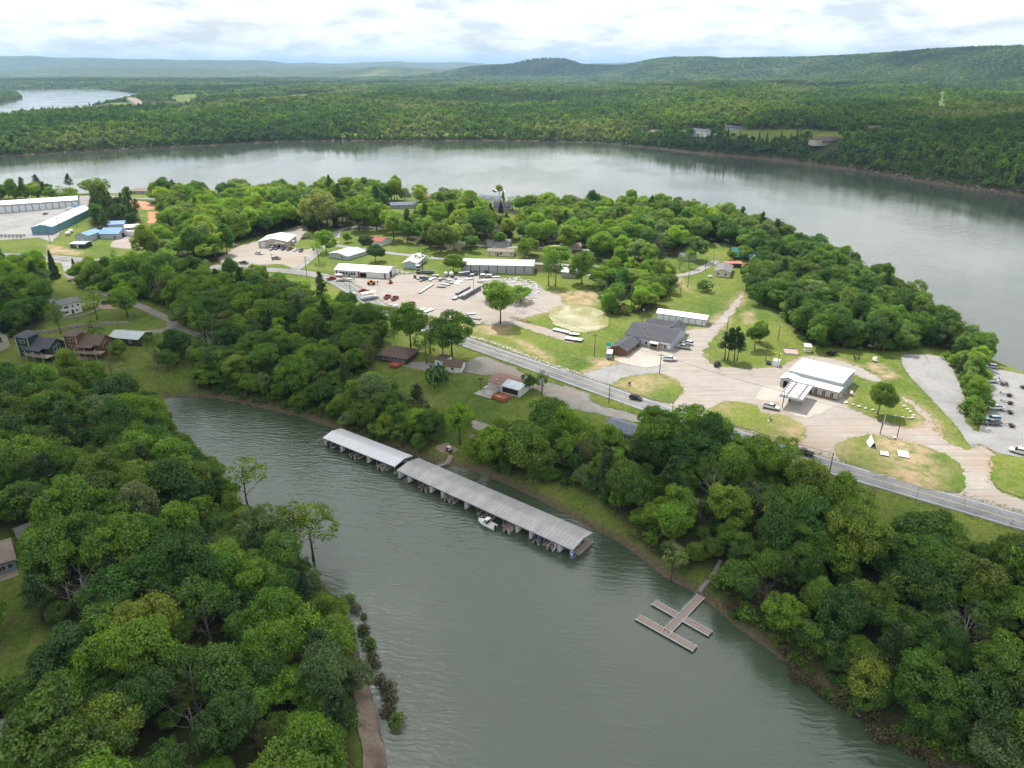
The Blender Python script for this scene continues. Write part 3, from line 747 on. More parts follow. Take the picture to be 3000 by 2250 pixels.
STEEL = mat('galvanised_steel', (.38, .40, .42), .45, metal=.4); BLACK = mat('black_plastic', (.018, .018, .020), .55, noise=.3, scale=3); CONCW = mat('block_wall', (.36, .33, .295), .9, noise=.18, scale=2); BRICK = mat('russet_brick', (.22, .085, .060), .9, noise=.2, scale=5)
WHITEP = mat('white_paint', (.72, .72, .72), .4, noise=.06, scale=2); REDP = mat('red_beam_paint', (.20, .03, .04), .5); GREYP = mat('grey_paint', (.42, .44, .47), .5, noise=.1, scale=2)

CLEAR = []        # (x, y, radius) kept free of trees
def Gh(p, h):
    """pixel of a point h above the terrain"""
    z = 10.0 + h
    for _ in range(16):
        x, y = plane(p[0], p[1], z); z = .45 * z + .55 * (H(float(x), float(y)) + h)
    return Vector((float(x), float(y), z - h))
class House:
    def __init__(s, name, label, p0, p1, W, cat='building', eh=0.0, group=None, z=None, p2=None):
        a, b = Gh(p0, eh), Gh(p1, eh)
        d = b - a; s.L = math.hypot(d.x, d.y); s.rz = math.atan2(d.y, d.x)
        if p2 is not None:
            c = Gh(p2, eh); W = math.hypot(c.x - b.x, c.y - b.y)
        s.W = W
        mx_, my_ = (a + b) / 2 * 1, None
        cx = (a.x + b.x) / 2 - math.sin(s.rz) * W / 2; cy = (a.y + b.y) / 2 + math.cos(s.rz) * W / 2
        zz = z if z is not None else (H(cx, cy) + H((a.x+b.x)/2, (a.y+b.y)/2)) / 2 + .08
        s.root = empty(name, (a.x, a.y, zz), s.rz, label, cat, group); s.z = zz
        CLEAR.append((cx, cy, math.hypot(s.L, W) / 2)); s.c = (cx, cy)
        n = max(1, int(s.L / 8))
        FOOT.append((np.array([[a.x, a.y], [b.x, b.y], [b.x - math.sin(s.rz) * W, b.y + math.cos(s.rz) * W], [a.x - math.sin(s.rz) * W, a.y + math.cos(s.rz) * W]])))
    def walls(s, h, rise, m, ridge='x', x0=0.0, x1=None, y0=0.0, y1=None, z0=-1.6, name='wall'):
        x1 = s.L if x1 is None else x1; y1 = s.W if y1 is None else y1
        if ridge == 'x':
            ym = (y0 + y1) / 2
            V = [(x0,y0,z0),(x1,y0,z0),(x1,y1,z0),(x0,y1,z0),(x0,y0,h),(x1,y0,h),(x1,y1,h),(x0,y1,h),(x0,ym,h+rise),(x1,ym,h+rise)]
            F = [(0,1,5,4),(1,2,6,9,5),(2,3,7,6),(3,0,4,8,7),(4,5,9,8),(6,7,8,9)]
        else:
            xm = (x0 + x1) / 2
            V = [(x0,y0,z0),(x1,y0,z0),(x1,y1,z0),(x0,y1,z0),(x0,y0,h),(x1,y0,h),(x1,y1,h),(x0,y1,h),(xm,y0,h+rise),(xm,y1,h+rise)]
            F = [(0,1,5,8,4),(1,2,6,5),(2,3,7,9,6),(3,0,4,7),(4,8,9,7),(5,6,9,8)]
        return mesh_obj(name, V, F, m, s.root)
    def roof(s, h, rise, m, ridge='x', ov=.45, th=.16, x0=0.0, x1=None, y0=0.0, y1=None, name='roof', lift=.06, hip=0.0):
        x1 = s.L if x1 is None else x1; y1 = s.W if y1 is None else y1
        X0, X1, Y0, Y1 = x0 - ov, x1 + ov, y0 - ov, y1 + ov
        if ridge == 'x':
            ym = (y0 + y1) / 2; k = ov * rise / max(.1, (y1 - y0) / 2); e = h - k + lift; t = h + rise + lift
            P = [(X0,Y0,e),(X1,Y0,e),(X1-hip,ym,t),(X0+hip,ym,t),(X1,Y1,e),(X0,Y1,e)]
            F = [(0,1,2,3),(3,2,4,5)] + ([(0,3,5),(1,4,2)] if hip else [])
        else:
            xm = (x0 + x1) / 2; k = ov * rise / max(.1, (x1 - x0) / 2); e = h - k + lift; t = h + rise + lift
            P = [(X0,Y1,e),(X0,Y0,e),(xm,Y0+hip,t),(xm,Y1-hip,t),(X1,Y0,e),(X1,Y1,e)]
            F = [(0,1,2,3),(3,2,4,5)] + ([(1,4,2),(0,3,5)] if hip else [])
        n = len(P); V = P + [(p[0], p[1], p[2] + th) for p in P]
        FF = [tuple(i + n for i in f) for f in F] + [f[::-1] for f in F]
        out = ([0,1,4,5] if hip and ridge == 'x' else [0,1,2,4,5,3] if ridge == 'x' else [0,1,4,5] if hip else [0,1,2,4,5,3])
        for i in range(len(out)):
            a, b = out[i], out[(i+1) % len(out)]; FF.append((a, b, b + n, a + n))
        return mesh_obj(name, V, FF, m, s.root)
    def block(s, name, x0, x1, y0, y1, z0, z1, m, parent=None):
        return MB().box(x0, x1, y0, y1, z0, z1, m).build(name, parent or s.root)
    def opening(s, name, face, c, z, w, h, m, frame=None, proud=.05):
        """door or window on a face: F front, R right, L left; with a frame and a pane"""
        def bx(o_, c0, c1, z0, z1, d0, d1, mm, parent):
            mb = MB()
            if face == 'F': mb.box(c0, c1, o_ - d1, o_ - d0, z0, z1, mm)
            elif face == 'R': mb.box(s.L + d0, s.L + d1, c0, c1, z0, z1, mm)
            else: mb.box(-d1, -d0, c0, c1, z0, z1, mm)
            return mb.build(nm[0], parent)
        oy = getattr(s, 'fy', 0.0)
        nm = [name]
        if frame is None: return bx(oy, c - w/2, c + w/2, z, z + h, -.02, proud, m, s.root)
        fr = bx(oy, c - w/2 - .09, c + w/2 + .09, z - .09, z + h + .09, -.02, proud, frame, s.root)
        nm[0] = 'pane'; bx(oy, c - w/2, c + w/2, z, z + h, 0, proud + .02, m, fr)
        if w > 1.0:
            nm[0] = 'mullion'; bx(oy, c - .04, c + .04, z, z + h, 0, proud + .035, frame, fr)
        return fr
    def win(s, face, c, z, w, h, frame=None): return s.opening('window', face, c, z, w, h, GLASS, frame or TRIM)
    def door(s, face, c, w=1.0, h=2.1, m=None): return s.opening('door', face, c, 0, w, h, m or WDK)
FOOT = []
def simple(name, label, p0, p1, W, h, rise, wm, rm, ridge='x', eh=0.0, p2=None, hip=0.0, wins=(), doors=(), ov=.45, cat='house', z=None, chimney=None):
    b = House(name, label, p0, p1, W, cat, eh, None, z, p2)
    b.walls(h, rise if not hip else 0.02, wm, ridge); b.roof(h, rise, rm, ridge, ov, hip=hip)
    for w in wins: b.win(w[0], b.L * w[1] if w[0] == 'F' else b.W * w[1], w[2], w[3], w[4])
    for d in doors: b.door(d[0], b.L * d[1] if d[0] == 'F' else b.W * d[1], d[2] if len(d) > 2 else 1.0, d[3] if len(d) > 3 else 2.1, d[4] if len(d) > 4 else None)
    if chimney:
        x, y, w, t = chimney; b.block('chimney', b.L*x - w/2, b.L*x + w/2, b.W*y - w/2, b.W*y + w/2, h, h + rise + t, BRICK)
    return b
def Z1(x, y): return (940 + x * .1808, 1250 + y * .1808)
def Z2(x, y): return (1300 + x * .208, 1400 + y * .208)
def Z3(x, y): return (2270 + x * .1175, 1030 + y * .1175)
def Z4(x, y): return (1770 + x * .1221, 930 + y * .1221)
def Z5(x, y): return (1360 + x * .0904, 1080 + y * .0904)
def Z7(x, y): return (1200 + x * .1989, 790 + y * .1989)
def Z8(x, y): return (960 + x * .1356, 760 + y * .1356)
def ZS(x, y): return (180 + x * .1718, 640 + y * .1718)
def ZT(x, y): return (x * .1175, 560 + y * .1175)
def ZC(x, y): return (740 + x * .0844, 660 + y * .0844)
def ZL(x, y): return (1370 + x * .113, 540 + y * .113)
def ZF(x, y): return (1880 + x * .3255, 340 + y * .3255)
def ZB(x, y): return (x * .2803, 300 + y * .2803)
def C0(x, y): return (x * .5425, 1500 + y * .5425)

# --- white garage row
b = House('garage_row', 'long white garage row with seven roll-up doors on the green', CR(925,287), CR(1420,363), 8, p2=CR(1476,322))
b.walls(2.9, 1.1, WGB); b.roof(2.9, 1.1, RW, ov=.25)
st = (b.L - 2.2) / 7
for i in range(7): b.opening('roll_up_door', 'F', .35 + st * (i + .5), 0.02, st * .80, 2.45, DOORW)
b.opening('door', 'F', b.L - 1.0, .02, .9, 2.1, DOORW)
# --- dark-roofed store with its brown wing
b = House('store', 'grey store with charcoal shingle roof and striped awning', Z4(492,603), Z4(1590,815), 16, p2=Z4(1985,482), cat='store')
b.walls(3.6, 2.7, WGB); b.roof(3.6, 2.7, SDK, ov=.35)
b.walls(3.2, 2.0, WGB, 'x', 2.5, b.L - 3.5, b.W - 2.0, b.W + 6.5, name='rear_wall'); b.roof(3.2, 2.0, SDK, 'x', .35, x0=2.5, x1=b.L - 3.5, y0=b.W - 2.0, y1=b.W + 6.5, name='rear_roof')
b.roof(3.5, 2.1, SDK, 'y', .3, x0=b.L - 8.5, x1=b.L - 1.2, y0=b.W - 5, y1=b.W + 5.5, name='cross_gable_roof')
L = b.L
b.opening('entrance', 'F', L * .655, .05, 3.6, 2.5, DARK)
for k, f in enumerate((.565, .745)): b.block('porch_post', L*f-.22, L*f+.22, -1.6, -1.15, -.3, 2.7, WTN)
aw = MB()
for k in range(12):
    x = L * .56 + k * (L * .19 / 12); mm = WHITEP if k % 2 else REDP
    aw.add([(x, -.05, 3.35), (x + L*.19/12, -.05, 3.35), (x + L*.19/12, -2.0, 2.65), (x, -2.0, 2.65), (x, -2.0, 2.40), (x + L*.19/12, -2.0, 2.40)], [(0,3,2,1),(3,4,5,2)], mm)
aw.build('awning', b.root)
b.opening('sign_board', 'F', L * .87, 2.55, 4.6, .8, WHITEP, proud=.12)
b.opening('poster', 'F', L * .80, 1.2, 1.5, 1.2, mat('poster_red', (.42, .20, .13), .6), proud=.10)
b.opening('poster', 'F', L * .96, .8, 1.2, 1.4, WHITEP, proud=.10)
b.win('F', L * .88, .7, 1.1, 1.6); b.win('F', L * .47, .9, 1.0, 1.3); b.opening('door', 'F', L * .53, .02, 1.0, 2.2, DOORW)
b.block('foundation_strip', L*.30, L+.06, -.08, 0, -.4, .55, CONCW)
b.block('roof_vent', 6, 6.4, 6.2, 6.6, 5.6, 6.4, STEEL)
b = House('store_wing', 'low brown log wing with charcoal gable roof joined to the store', Z4(140,850), Z4(530,935), 13.5, cat='building')
b.walls(2.4, 1.5, WBR, 'y'); b.roof(2.4, 1.5, SDK, 'y', .55)
for f in (.18, .42, .66): b.win('R', b.W * f, .8, 1.6, 1.1)
b.opening('door', 'R', b.W * .85, .02, 1.0, 2.05, WDK)
b = House('food_trailer', 'small teal and white trailer parked at the end of the brown wing', Z4(48,1003), Z4(180,1013), 4.6, cat='trailer')
b.block('body', 0, b.L, 0, b.W, .35, 2.5, mat('trailer_teal', (.20, .32, .34), .5, noise=.1)); b.block('roof', -.06, b.L+.06, -.06, b.W+.06, 2.5, 2.62, WHITEP); b.block('roof_vent', b.L*.3, b.L*.7, 1.2, 1.9, 2.62, 2.85, WHITEP)
b.opening('window', 'F', b.L*.5, 1.3, .6, .7, GLASS, TRIM)
for x in (.15, b.L - .35):
    for y in (1.6, 2.6): MB().lathe([(.33, x), (.33, x + .2)], BLACK, (0, y, .33), 12, 'x').build('wheel', b.root)
# --- filling station
zst = Gh(Z3(900,900), 3.5).z + .12
b = House('filling_station', 'filling station block with big white metal roof and tan front', Z3(365,465), Z3(1700,785), 14, eh=5.0, p2=Z3(1980,465), cat='station', z=zst)
b.walls(4.7, .5, WGB); b.roof(4.7, .5, RW, ov=.15)
A = Gh(Z3(145,660), 3.5); Bp = Gh(Z3(1595,1000), 3.5)
Mi = Matrix.Rotation(-b.rz, 3, 'Z')
a_ = Mi @ (A - b.root.location); b_ = Mi @ (Bp - b.root.location)
x0, x1, yf = a_.x, b_.x, (a_.y + b_.y) / 2
wall = b.block('front_wall', x0, x1, yf, -.05, -1.5, 3.3, WTN)
b.block('front_roof', x0 - .25, x1 + .35, yf - .45, -.03, 3.3, 3.5, mat('cream_roof', (.60, .57, .53), .7, noise=.1))
b.roof(3.4, .55, mat('pale_grey_roof', (.60, .59, .58), .7, noise=.08), 'y', .25, x0=x0, x1=x0 + (x1-x0)*.26, y0=yf, y1=-.3, name='bay_roof')
b.fy = yf; LW = x1 - x0
b.opening('garage_door', 'F', x0 + LW * .13, .05, LW * .15, 2.5, DARK, TRIM)
for i in range(5):
    b.opening('shop_window', 'F', x0 + LW * (.63 + .068 * i), .55, LW * .052, 2.0, GLASS if i % 2 == 0 else mat('shop_poster', (.42, .36, .30), .6, noise=.5, scale=3), TRIM)
b.opening('brick_base', 'F', x0 + LW * .78, -.3, LW * .42, .75, BRICK, proud=.10)
b.opening('door', 'F', x0 + LW * .55, .02, 1.0, 2.2, GLASS, TRIM)
b.block('condenser_unit', x1 + .15, x1 + .95, yf + .8, yf + 1.7, 1.2, 2.2, GREYP)
b.block('roof_vent_pipe', b.L * .74, b.L*.74 + .2, 1.4, 1.6, 4.7, 6.0, STEEL)
for i in range(4): b.opening('wall_panel', 'R', b.W * (.15 + .23 * i), .2, b.W * .2, 4.2, WGB, proud=.05)
FSTATION = b
cfl, cfr, cbr = Gh(Z3(115,1085), 4.6), Gh(Z3(690,1215), 4.6), Gh(Z3(970,855), 4.6)
b = House('fuel_canopy', 'flat white fuel canopy with red beams before the filling station', Z3(115,1085), Z3(690,1215), 9, eh=4.6, p2=Z3(970,855), cat='canopy', z=cfl.z + .1)
L, W = b.L, b.W
b.block('deck', .15, L - .15, .15, W - .15, 4.20, 4.28, WHITEP)
for nm, q in (('front_fascia', (0, L, 0, .16)), ('back_fascia', (0, L, W - .16, W)), ('side_fascia', (0, .16, .16, W - .16)), ('side_fascia', (L - .16, L, .16, W - .16))): b.block(nm, *q, 3.95, 4.75, GREYP)
for f in (.27, .77): b.block('beam', L*f - .13, L*f + .13, .17, W - .17, 4.285, 4.55, REDP)
for i in range(6): y = W * (i + .7) / 6.6; b.block('cross_beam', .17, L - .17, y - .05, y + .05, 4.286, 4.45, BLACK)
for f, mm in ((.30, REDP), (.80, STEEL)):
    b.block('column', L*f - .14, L*f + .14, W*.42, W*.42 + .28, -.3, 4.2, WHITEP); b.block('fuel_pump', L*f - .35, L*f + .35, W*.42 - .1, W*.42 + .45, 0, 1.5, mm)
b.block('pump_island', L*.2, L*.9, W*.36, W*.5, -.2, .16, CONC)
# --- white garage with brown roof, below the highway
b = simple('garage', 'small white garage with brown shingle roof beside the worn lot', CH(948,346), CH(1110,357), 6.5, 2.5, 1.5, WW, SBR, p2=CH(1157,302), wins=(('F', .5, .8, .9, 1.1),), doors=(('R', .55, 2.6, 2.1, DOORW),), cat='garage')
b = simple('shed', 'taller white shed with flat brown roof left of the small garage', CH(868,301), CH(955,318), 6.0, 3.2, .35, WW, SBR, wins=(('F', .35, 1.0, .9, 1.2), ('F', .7, 2.2, .5, .5)), cat='shed', ov=.3)
# --- brown-roofed house with metal lean-to and red deck
zb = H(*Gh(Z5(1300,250), 0)[:2]) + .1
b = House('deck_house', 'brown-roofed house with pale metal lean-to and red deck above cove', Z5(770,400), Z5(1800,695), 9.0, eh=3.0, cat='house', z=Gh(Z5(1285,500), 3.0).z + .1)
L, W = b.L, b.W
b.walls(2.9, 1.0, WW, z0=-3.5); b.roof(2.9, 1.0, SRB, ov=.45)
lm = b.block('metal_roof_panel', L*.47, L + .55, -1.0, W*.40, 3.0, 3.06, RPM)
for v in lm.data.vertices: v.co.z += .22 + v.co.y / (W/2)
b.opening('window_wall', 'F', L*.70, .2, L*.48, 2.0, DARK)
for i in range(7): b.win('F', L*(.50 + .065*i), .5, .7, 1.4, WDK)
b.block('roof_vent', L*.2, L*.2 + .7, 1.2, 1.9, 3.0, 3.9, STEEL)
b.block('terrace', -1.8, L*.40, -6.6, -.1, -4.6, -.35, CONCW); b.block('terrace_slab', -1.9, L*.40 + .05, -6.7, -.15, -.35, -.2, CONC)
b.block('hut', L*.14, L*.36, -4.6, -.6, -.2, 2.1, WW); b.block('hut_roof', L*.14 - .15, L*.36 + .15, -4.7, -.55, 2.1, 2.25, STN); b.block('cooler', L*.07, L*.13, -4.4, -3.2, -.2, 2.2, GREYP); b.block('cooler', L*.07, L*.13, -3.0, -1.8, -.2, 2.1, GREYP)
b.opening('terrace_door', 'F', L*.32, -4.0, 1.0, 2.1, DARK).location.y = -6.63
dk = b.block('deck', L*.41, L*.80, -6.2, -.1, -.45, -.22, REDW)
for x0_, x1_, y0_, y1_ in ((L*.41, L*.80, -6.25, -6.1), (L*.41, L*.41+.12, -6.1, -1), (L*.80-.12, L*.80, -6.1, -2)):
    b.block('rail', x0_, x1_, y0_, y1_, -.2, .75, REDW, dk)
for x_ in (.43, .55, .67, .78): b.block('post', L*x_, L*x_ + .18, -6.05, -5.87, -5.0, -.45, REDW, dk)
for x_, y_ in ((.50, -4.6), (.62, -5.0)):
    t_ = empty('picnic_table', (0,0,0), 0, 'wooden picnic table on the red deck nearer the %s' % ('house hut' if x_ < .6 else 'shore'), 'table')
    wp = Matrix.Rotation(b.rz, 3, 'Z') @ Vector((L*x_, y_, -.2)) + b.root.location; t_.location = wp; t_.rotation_euler.z = b.rz + .3
    PW = mat('cedar_table', (.46, .24, .15), .8, noise=.2)
    MB().box(-.9, .9, -.38, .38, .70, .76, PW).build('table_top', t_)
    for s_ in (-1, 1):
        MB().box(-.9, .9, s_*.75 - .13, s_*.75 + .13, .42, .47, PW).build('bench', t_); MB().box(s_*.65 - .05, s_*.65 + .05, -.8, .8, .36, .42, PW).box(s_*.65 - .05, s_*.65 + .05, -.3, .3, 0, .70, PW).build('leg', t_)
# --- brown hip-roofed house
b = simple('hip_roof_house', 'dark house with brown hip roof under oaks beside the highway', CH(352,190), CH(602,222), 10.5, 2.7, 1.9, WDK, SBR, eh=2.7, hip=4.2, wins=tuple(('F', .1 + .13*i, .7, 1.3, 1.4) for i in range(7)), ov=.8)
b = House('garden_deck', 'square reddish wooden deck in front of the hip-roofed house', CH(438,302), CH(505,322), 5.0, cat='deck')
b.block('deck_floor', 0, b.L, 0, b.W, .5, .65, REDW)
for q in ((0, b.L, 0, .12), (0, b.L, b.W - .12, b.W), (0, .12, .12, b.W - .12), (b.L - .12, b.L, .12, b.W - .12)): b.block('rail', *q, .65, 1.5, REDW)
for x_ in (.1, b.L - .25):
    for y_ in (.1, b.W - .25): b.block('post', x_, x_ + .15, y_, y_ + .15, -1.5, .5, REDW)
# --- long grey house under the trees
b = simple('long_house', 'long low grey-roofed house half hidden below the highway', CR(400,1436), CR(740,1545), 7.5, 2.6, 1.3, CONCW, SGB, wins=tuple(('F', .1 + .11*i, .8, 1.1, 1.2) for i in range(8)), doors=(('F', .48),))
b.block('deck', b.L*.2, b.L*.55, -3.2, -.1, -.6, -.05, PLANK)
# --- cabins at the head of the cove
def cabin(name, label, p0, p1, body, wm, rm, deckl=True):
    b = House(name, label, p0, p1, 5.5, cat='cabin'); L, W = b.L, b.W; top = 8.6
    b.block('tower_wall', 0, L, 0, W, -1.8, top, wm)
    rf_ = MB().add([(-.5,-.5,top+.02),(L+.5,-.5,top+.02),(L+.5,W+.5,top+.9),(-.5,W+.5,top+.9),(-.5,-.5,top+.2),(L+.5,-.5,top+.2),(L+.5,W+.5,top+1.08),(-.5,W+.5,top+1.08)], [(4,5,6,7),(0,3,2,1),(0,1,5,4),(1,2,6,5),(2,3,7,6),(3,0,4,7)], rm).build('tower_roof', b.root)
    for z_ in (.6, 3.4, 6.3):
        for x_ in (.36, .64): b.win('F', L*x_, z_, 1.0, 1.2)
    for z_ in (3.4, 6.3): b.opening('window', 'L', W*.5, z_, 1.0, 1.2, GLASS, TRIM)
    for x_ in (0, L): b.block('corner_board', x_ - .08, x_ + .08, -.1, 0, -1.5, top, TRIM)
    b.walls(5.2, 2.6, wm, 'x', L + .02, L + body, .8, 9.0, -1.8, 'body_wall'); b.roof(5.2, 2.6, rm, 'x', .6, x0=L + .02, x1=L + body, y0=.8, y1=9.0, name='body_roof')
    b.roof(4.6, .5, rm, 'x', .1, x0=L + .3, x1=L + body - 1.5, y0=-2.4, y1=.7, name='porch_roof')
    dk = b.block('deck', L + .2, L + body + 2.2, -3.0, .75, 2.2, 2.4, PLANK)
    b.block('rail', L + .2, L + body + 2.2, -3.0, -2.9, 2.4, 3.3, PLANK, dk)
    for x_ in (L + .4, L + body*.5, L + body): b.block('post', x_, x_ + .18, -2.85, -2.67, -2.0, 4.5, WTN, dk)
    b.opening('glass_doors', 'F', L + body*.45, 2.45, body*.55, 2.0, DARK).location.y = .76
    b.opening('gable_window', 'R', 3.5, 2.9, 1.0, 2.0, GLASS, TRIM).location.x = body; b.opening('gable_window', 'R', 5.2, 2.9, 1.0, 2.6, GLASS, TRIM).location.x = body
    return b
cabin('green_cabin', 'dark green three-storey cabin with charcoal roof and white windows', CB(190,768), CB(302,790), 9.5, WGN, SDK)
cabin('brown_cabin', 'rust-brown three-storey cabin with brown roof and white windows', CB(632,760), CB(742,772), 9.5, WRB, SBR)
cabin('tan_cabin', 'tan gabled cabin cut by the left edge of the picture', CB(-330,735), CB(-225,742), 8.5, WTN, SGY)
b = simple('metal_roof_cabin', 'low cabin with pale grey-green metal roof behind a bright tree', CB(1005,590), CB(1280,628), 9.5, 2.8, 1.6, WDK, RCL, eh=2.8, wins=(('F', .3, .8, 1.4, 1.2), ('F', .7, .8, 1.4, 1.2)), cat='cabin')
b = simple('white_house', 'white two-storey house with grey roof on the slope above the cabins', CB(575,402), CB(765,358), 8.0, 5.4, 1.5, WW, SGY, wins=(('F', .24, 3.4, .9, .9), ('F', .34, 3.4, .9, .9), ('F', .60, 3.4, .9, .9), ('F', .86, 3.4, .9, .9), ('F', .20, .9, .9, 1.0), ('F', .30, .9, .9, 1.0), ('F', .75, .9, .8, 1.0)), doors=(('F', .55),))
b.block('deck', b.L + .1, b.L + 8.0, .5, 4.5, 2.5, 2.7, PLANK)
for x_ in (1.0, 4.0, 7.5): b.block('post', b.L + x_, b.L + x_ + .2, .55, .75, -2, 2.5, WDK)
simple('annex', 'small white annex behind the left end of the white two-storey house', CB(462,285), CB(512,275), 5, 2.8, 1.0, WW, SGY, cat='shed')
# terrace walls by the cabins, stones laid in courses
def stone_wall(name, label, px, h, n):
    Lw = spline(gpoly(px), 1.0); root = empty(name, (0, 0, 0), 0, label, 'wall'); r_ = random.Random(n); s_ = 0; cum = np.concatenate([[0], np.cumsum(np.linalg.norm(np.diff(Lw, axis=0), axis=1))])
    me_ = []
    for k in range(5):
        w, d, hh = 1.0 + .25*k, .55, .5
        V = [(sx*w/2*(1+.1*r_.random()), sy*d/2*(1+.15*r_.random()), z_*hh*(1+.12*r_.random())) for z_ in (0,1) for sy in (-1,1) for sx in (-1,1)]
        m_ = bpy.data.meshes.new('stone'); m_.from_pydata(V, [], [(0,2,3,1),(4,5,7,6),(0,1,5,4),(1,3,7,5),(3,2,6,7),(2,0,4,6)]); m_.materials.append(STONE); me_.append(m_)
    for c_ in range(h):
        d_ = (c_ % 2) * .6
        while d_ < cum[-1] - .6:
            i = min(np.searchsorted(cum, d_), len(Lw) - 2); k = r_.randrange(5); t_ = Lw[i+1] - Lw[i]; w = 1.0 + .25*k
            o = link(bpy.data.objects.new('stone', me_[k]), root); o.location = (Lw[i][0], Lw[i][1], H(*Lw[i]) - .15 + c_ * .5); o.rotation_euler = (0, 0, math.atan2(t_[1], t_[0]) + r_.uniform(-.08, .08)); d_ += w * 1.03
    return root
STONE = mat('limestone', (.27, .245, .215), .95, noise=.35, scale=1.2)
stone_wall('retaining_wall', 'rough stone retaining wall above the row of cabins', [CB(-40,592),CB(150,580),CB(350,565),CB(500,545),CB(700,505),CB(830,497),CB(1010,478),CB(1200,470)], 3, 3)
stone_wall('terrace_wall', 'low stone wall around the white house terrace', [CB(585,428),CB(700,415),CB(820,390),CB(900,350),CB(940,340)], 2, 5)
# --- bottom left houses
b = simple('house', 'grey-brown roofed house at the left edge among the near trees', (-120,1722), (52,1668), 10, 2.9, 1.7, WBG, STN, wins=(('F', .75, .8, 1.4, 1.1), ('F', .9, .8, 1.0, 1.1)))
b.block('deck', b.L*.3, b.L, -3, -.1, -.7, -.1, PLANK)
simple('garden_shed', 'small white shed with grey roof beside the grey-brown house', (66,1592), (112,1574), 4.2, 2.6, .9, WW, SGY, wins=(('F', .8, 1.2, .9, .7),), cat='shed')
simple('house', 'dark-roofed house corner at the bottom left edge', (-220,2330), (14,2262), 9, 3.0, 1.6, WTN, SGY)
# --- boathouses
def boathouse(name, label, a, c_, W, eave, rise, roof_m, bays, lockers, seed):
    a = Vector((*a, 0)); c_ = Vector((*c_, 0)); d = c_ - a; L = d.length; rz = math.atan2(d.y, d.x); r_ = random.Random(seed)
    root = empty(name, (a.x, a.y, 0), rz, label, 'boathouse')
    b = House.__new__(House); b.root = root; b.L = L; b.W = W; b.rz = rz
    CLEAR.append((a.x + d.x/2, a.y + d.y/2, 4)); n = int(L // 4.3)
    for i in range(n):                         # the roof is laid in panels
        x0_, x1_ = L * i / n, L * (i + 1) / n
        b.roof(eave, rise, roof_m, 'x', 0.0, .10, x0=x0_ + .01, x1=x1_ - .01, name='roof_panel')
    b.block('ridge_cap', .05, L - .05, W/2 - .25, W/2 + .25, eave + rise + .135, eave + rise + .18, roof_m)
    b.block('eave_beam', .1, L - .1, .15, .40, eave - .30, eave - .02, STEEL); b.block('eave_beam', .1, L - .1, W - .40, W - .15, eave - .30, eave - .02, STEEL)
    step = L / bays
    b.block('walkway', 0, L, W - 1.6, W - .1, .25, .5, PLANK); b.block('walkway_float', .2, L - .2, W - 1.5, W - .2, -.3, .25, BLACK)
    for i in range(bays + 1):
        x = min(max(i * step, .55), L - .55); w = .5
        b.block('finger', x - w, x + w, .1, W - 1.62, .25, .5, PLANK); b.block('finger_float', x - w + .1, x + w - .1, .2, W - 1.7, -.3, .25, BLACK)
        for y_ in (.28, W - .28): b.block('post', x - .06, x + .06, y_ - .06, y_ + .06, .5, eave - .3, STEEL)
        b.block('truss', x - .05, x + .05, .42, W - .42, eave - .18, eave - .05, STEEL); b.block('king_post', x - .04, x + .04, W/2 - .04, W/2 + .04, eave - .05, eave + rise - .05, STEEL)
        if i in lockers:
            s_ = 1 if i < bays else -1
            lk = b.block('locker', x - .45, x + .45, .45, 1.75, .5, 2.55, WHITEP); b.block('locker_door', x - .36, x + .36, .40, .45, .65, 2.42, DOORW, lk)
    return b
BA = boathouse('white_boathouse', 'floating boathouse with bright white metal roof nearer the cove head', (-66.4, 219.8), (-38.1, 200.0), 8.7, 3.1, .85, RWB, 8, (0, 2, 5), 1)
BB = boathouse('grey_boathouse', 'longer floating boathouse with weathered grey metal roof', (-37.2, 197.9), (16.4, 156.3), 10.0, 3.1, .85, RG, 14, (0, 1, 3, 4, 6, 10, 11, 13), 2)
sg_ = MB().box(BB.L - .95, BB.L + .02, .02, .10, 1.35, 2.75, WHITEP).box(BB.L - .85, BB.L - .08, -.01, .02, 2.0, 2.65, mat('sign_blue', (.10, .25, .50), .5)).box(BB.L - .8, BB.L - .15, -.01, .02, 1.5, 1.8, mat('sign_pale', (.35, .50, .65), .5)).build('end_sign', BB.root)
BB.block('swim_platform', BB.L - 1.4, BB.L - .1, .3, 2.2, .5, .62, mat('blue_deck_mat', (.03, .09, .28), .7)); BB.block('end_deck', BB.L - 1.6, BB.L + .6, 2.3, BB.W - .1, .28, .53, PLANK)
# --- left: storage buildings and blue shops
b = House('storage_building', 'long white boat storage building with tall roll-up doors at left', ZT(-900,612), ZT(1975,384), 17, cat='building', p2=None)
b.walls(6.3, 2.2, WGY); b.roof(6.3, 2.2, RW, ov=.2); nd = 17; st = b.L / nd
for i in range(nd): b.opening('roll_up_door', 'F', st*(i + .5), .05, st*.78, 4.9, DOORW)
b = House('teal_building', 'teal metal building with pale blue roof beside the boat storage', ZT(815,1086), ZT(1345,1072), 30, cat='building', p2=ZT(1790,600))
b.walls(4.9, 1.7, WTL, 'y'); b.roof(4.9, 1.7, RBL, 'y', .15)
simple('blue_roof_shop', 'grey shop with blue gable roof at the left of the shops', ZS(246,385), ZS(482,398), 15, 3.9, 1.6, WGB, RSB, 'y', cat='shop', doors=(('F', .5, 1.6, 1.6, WHITEP),))
simple('lean_to_shop', 'low shop with faded blue roof in front of the blue gabled one', ZS(160,500), ZS(405,512), 8, 2.6, .5, WDK, RBL, cat='shop', wins=(('F', .3, .6, 2.0, 1.3),), doors=(('F', .5, 1.0, 2.1, WHITEP),))
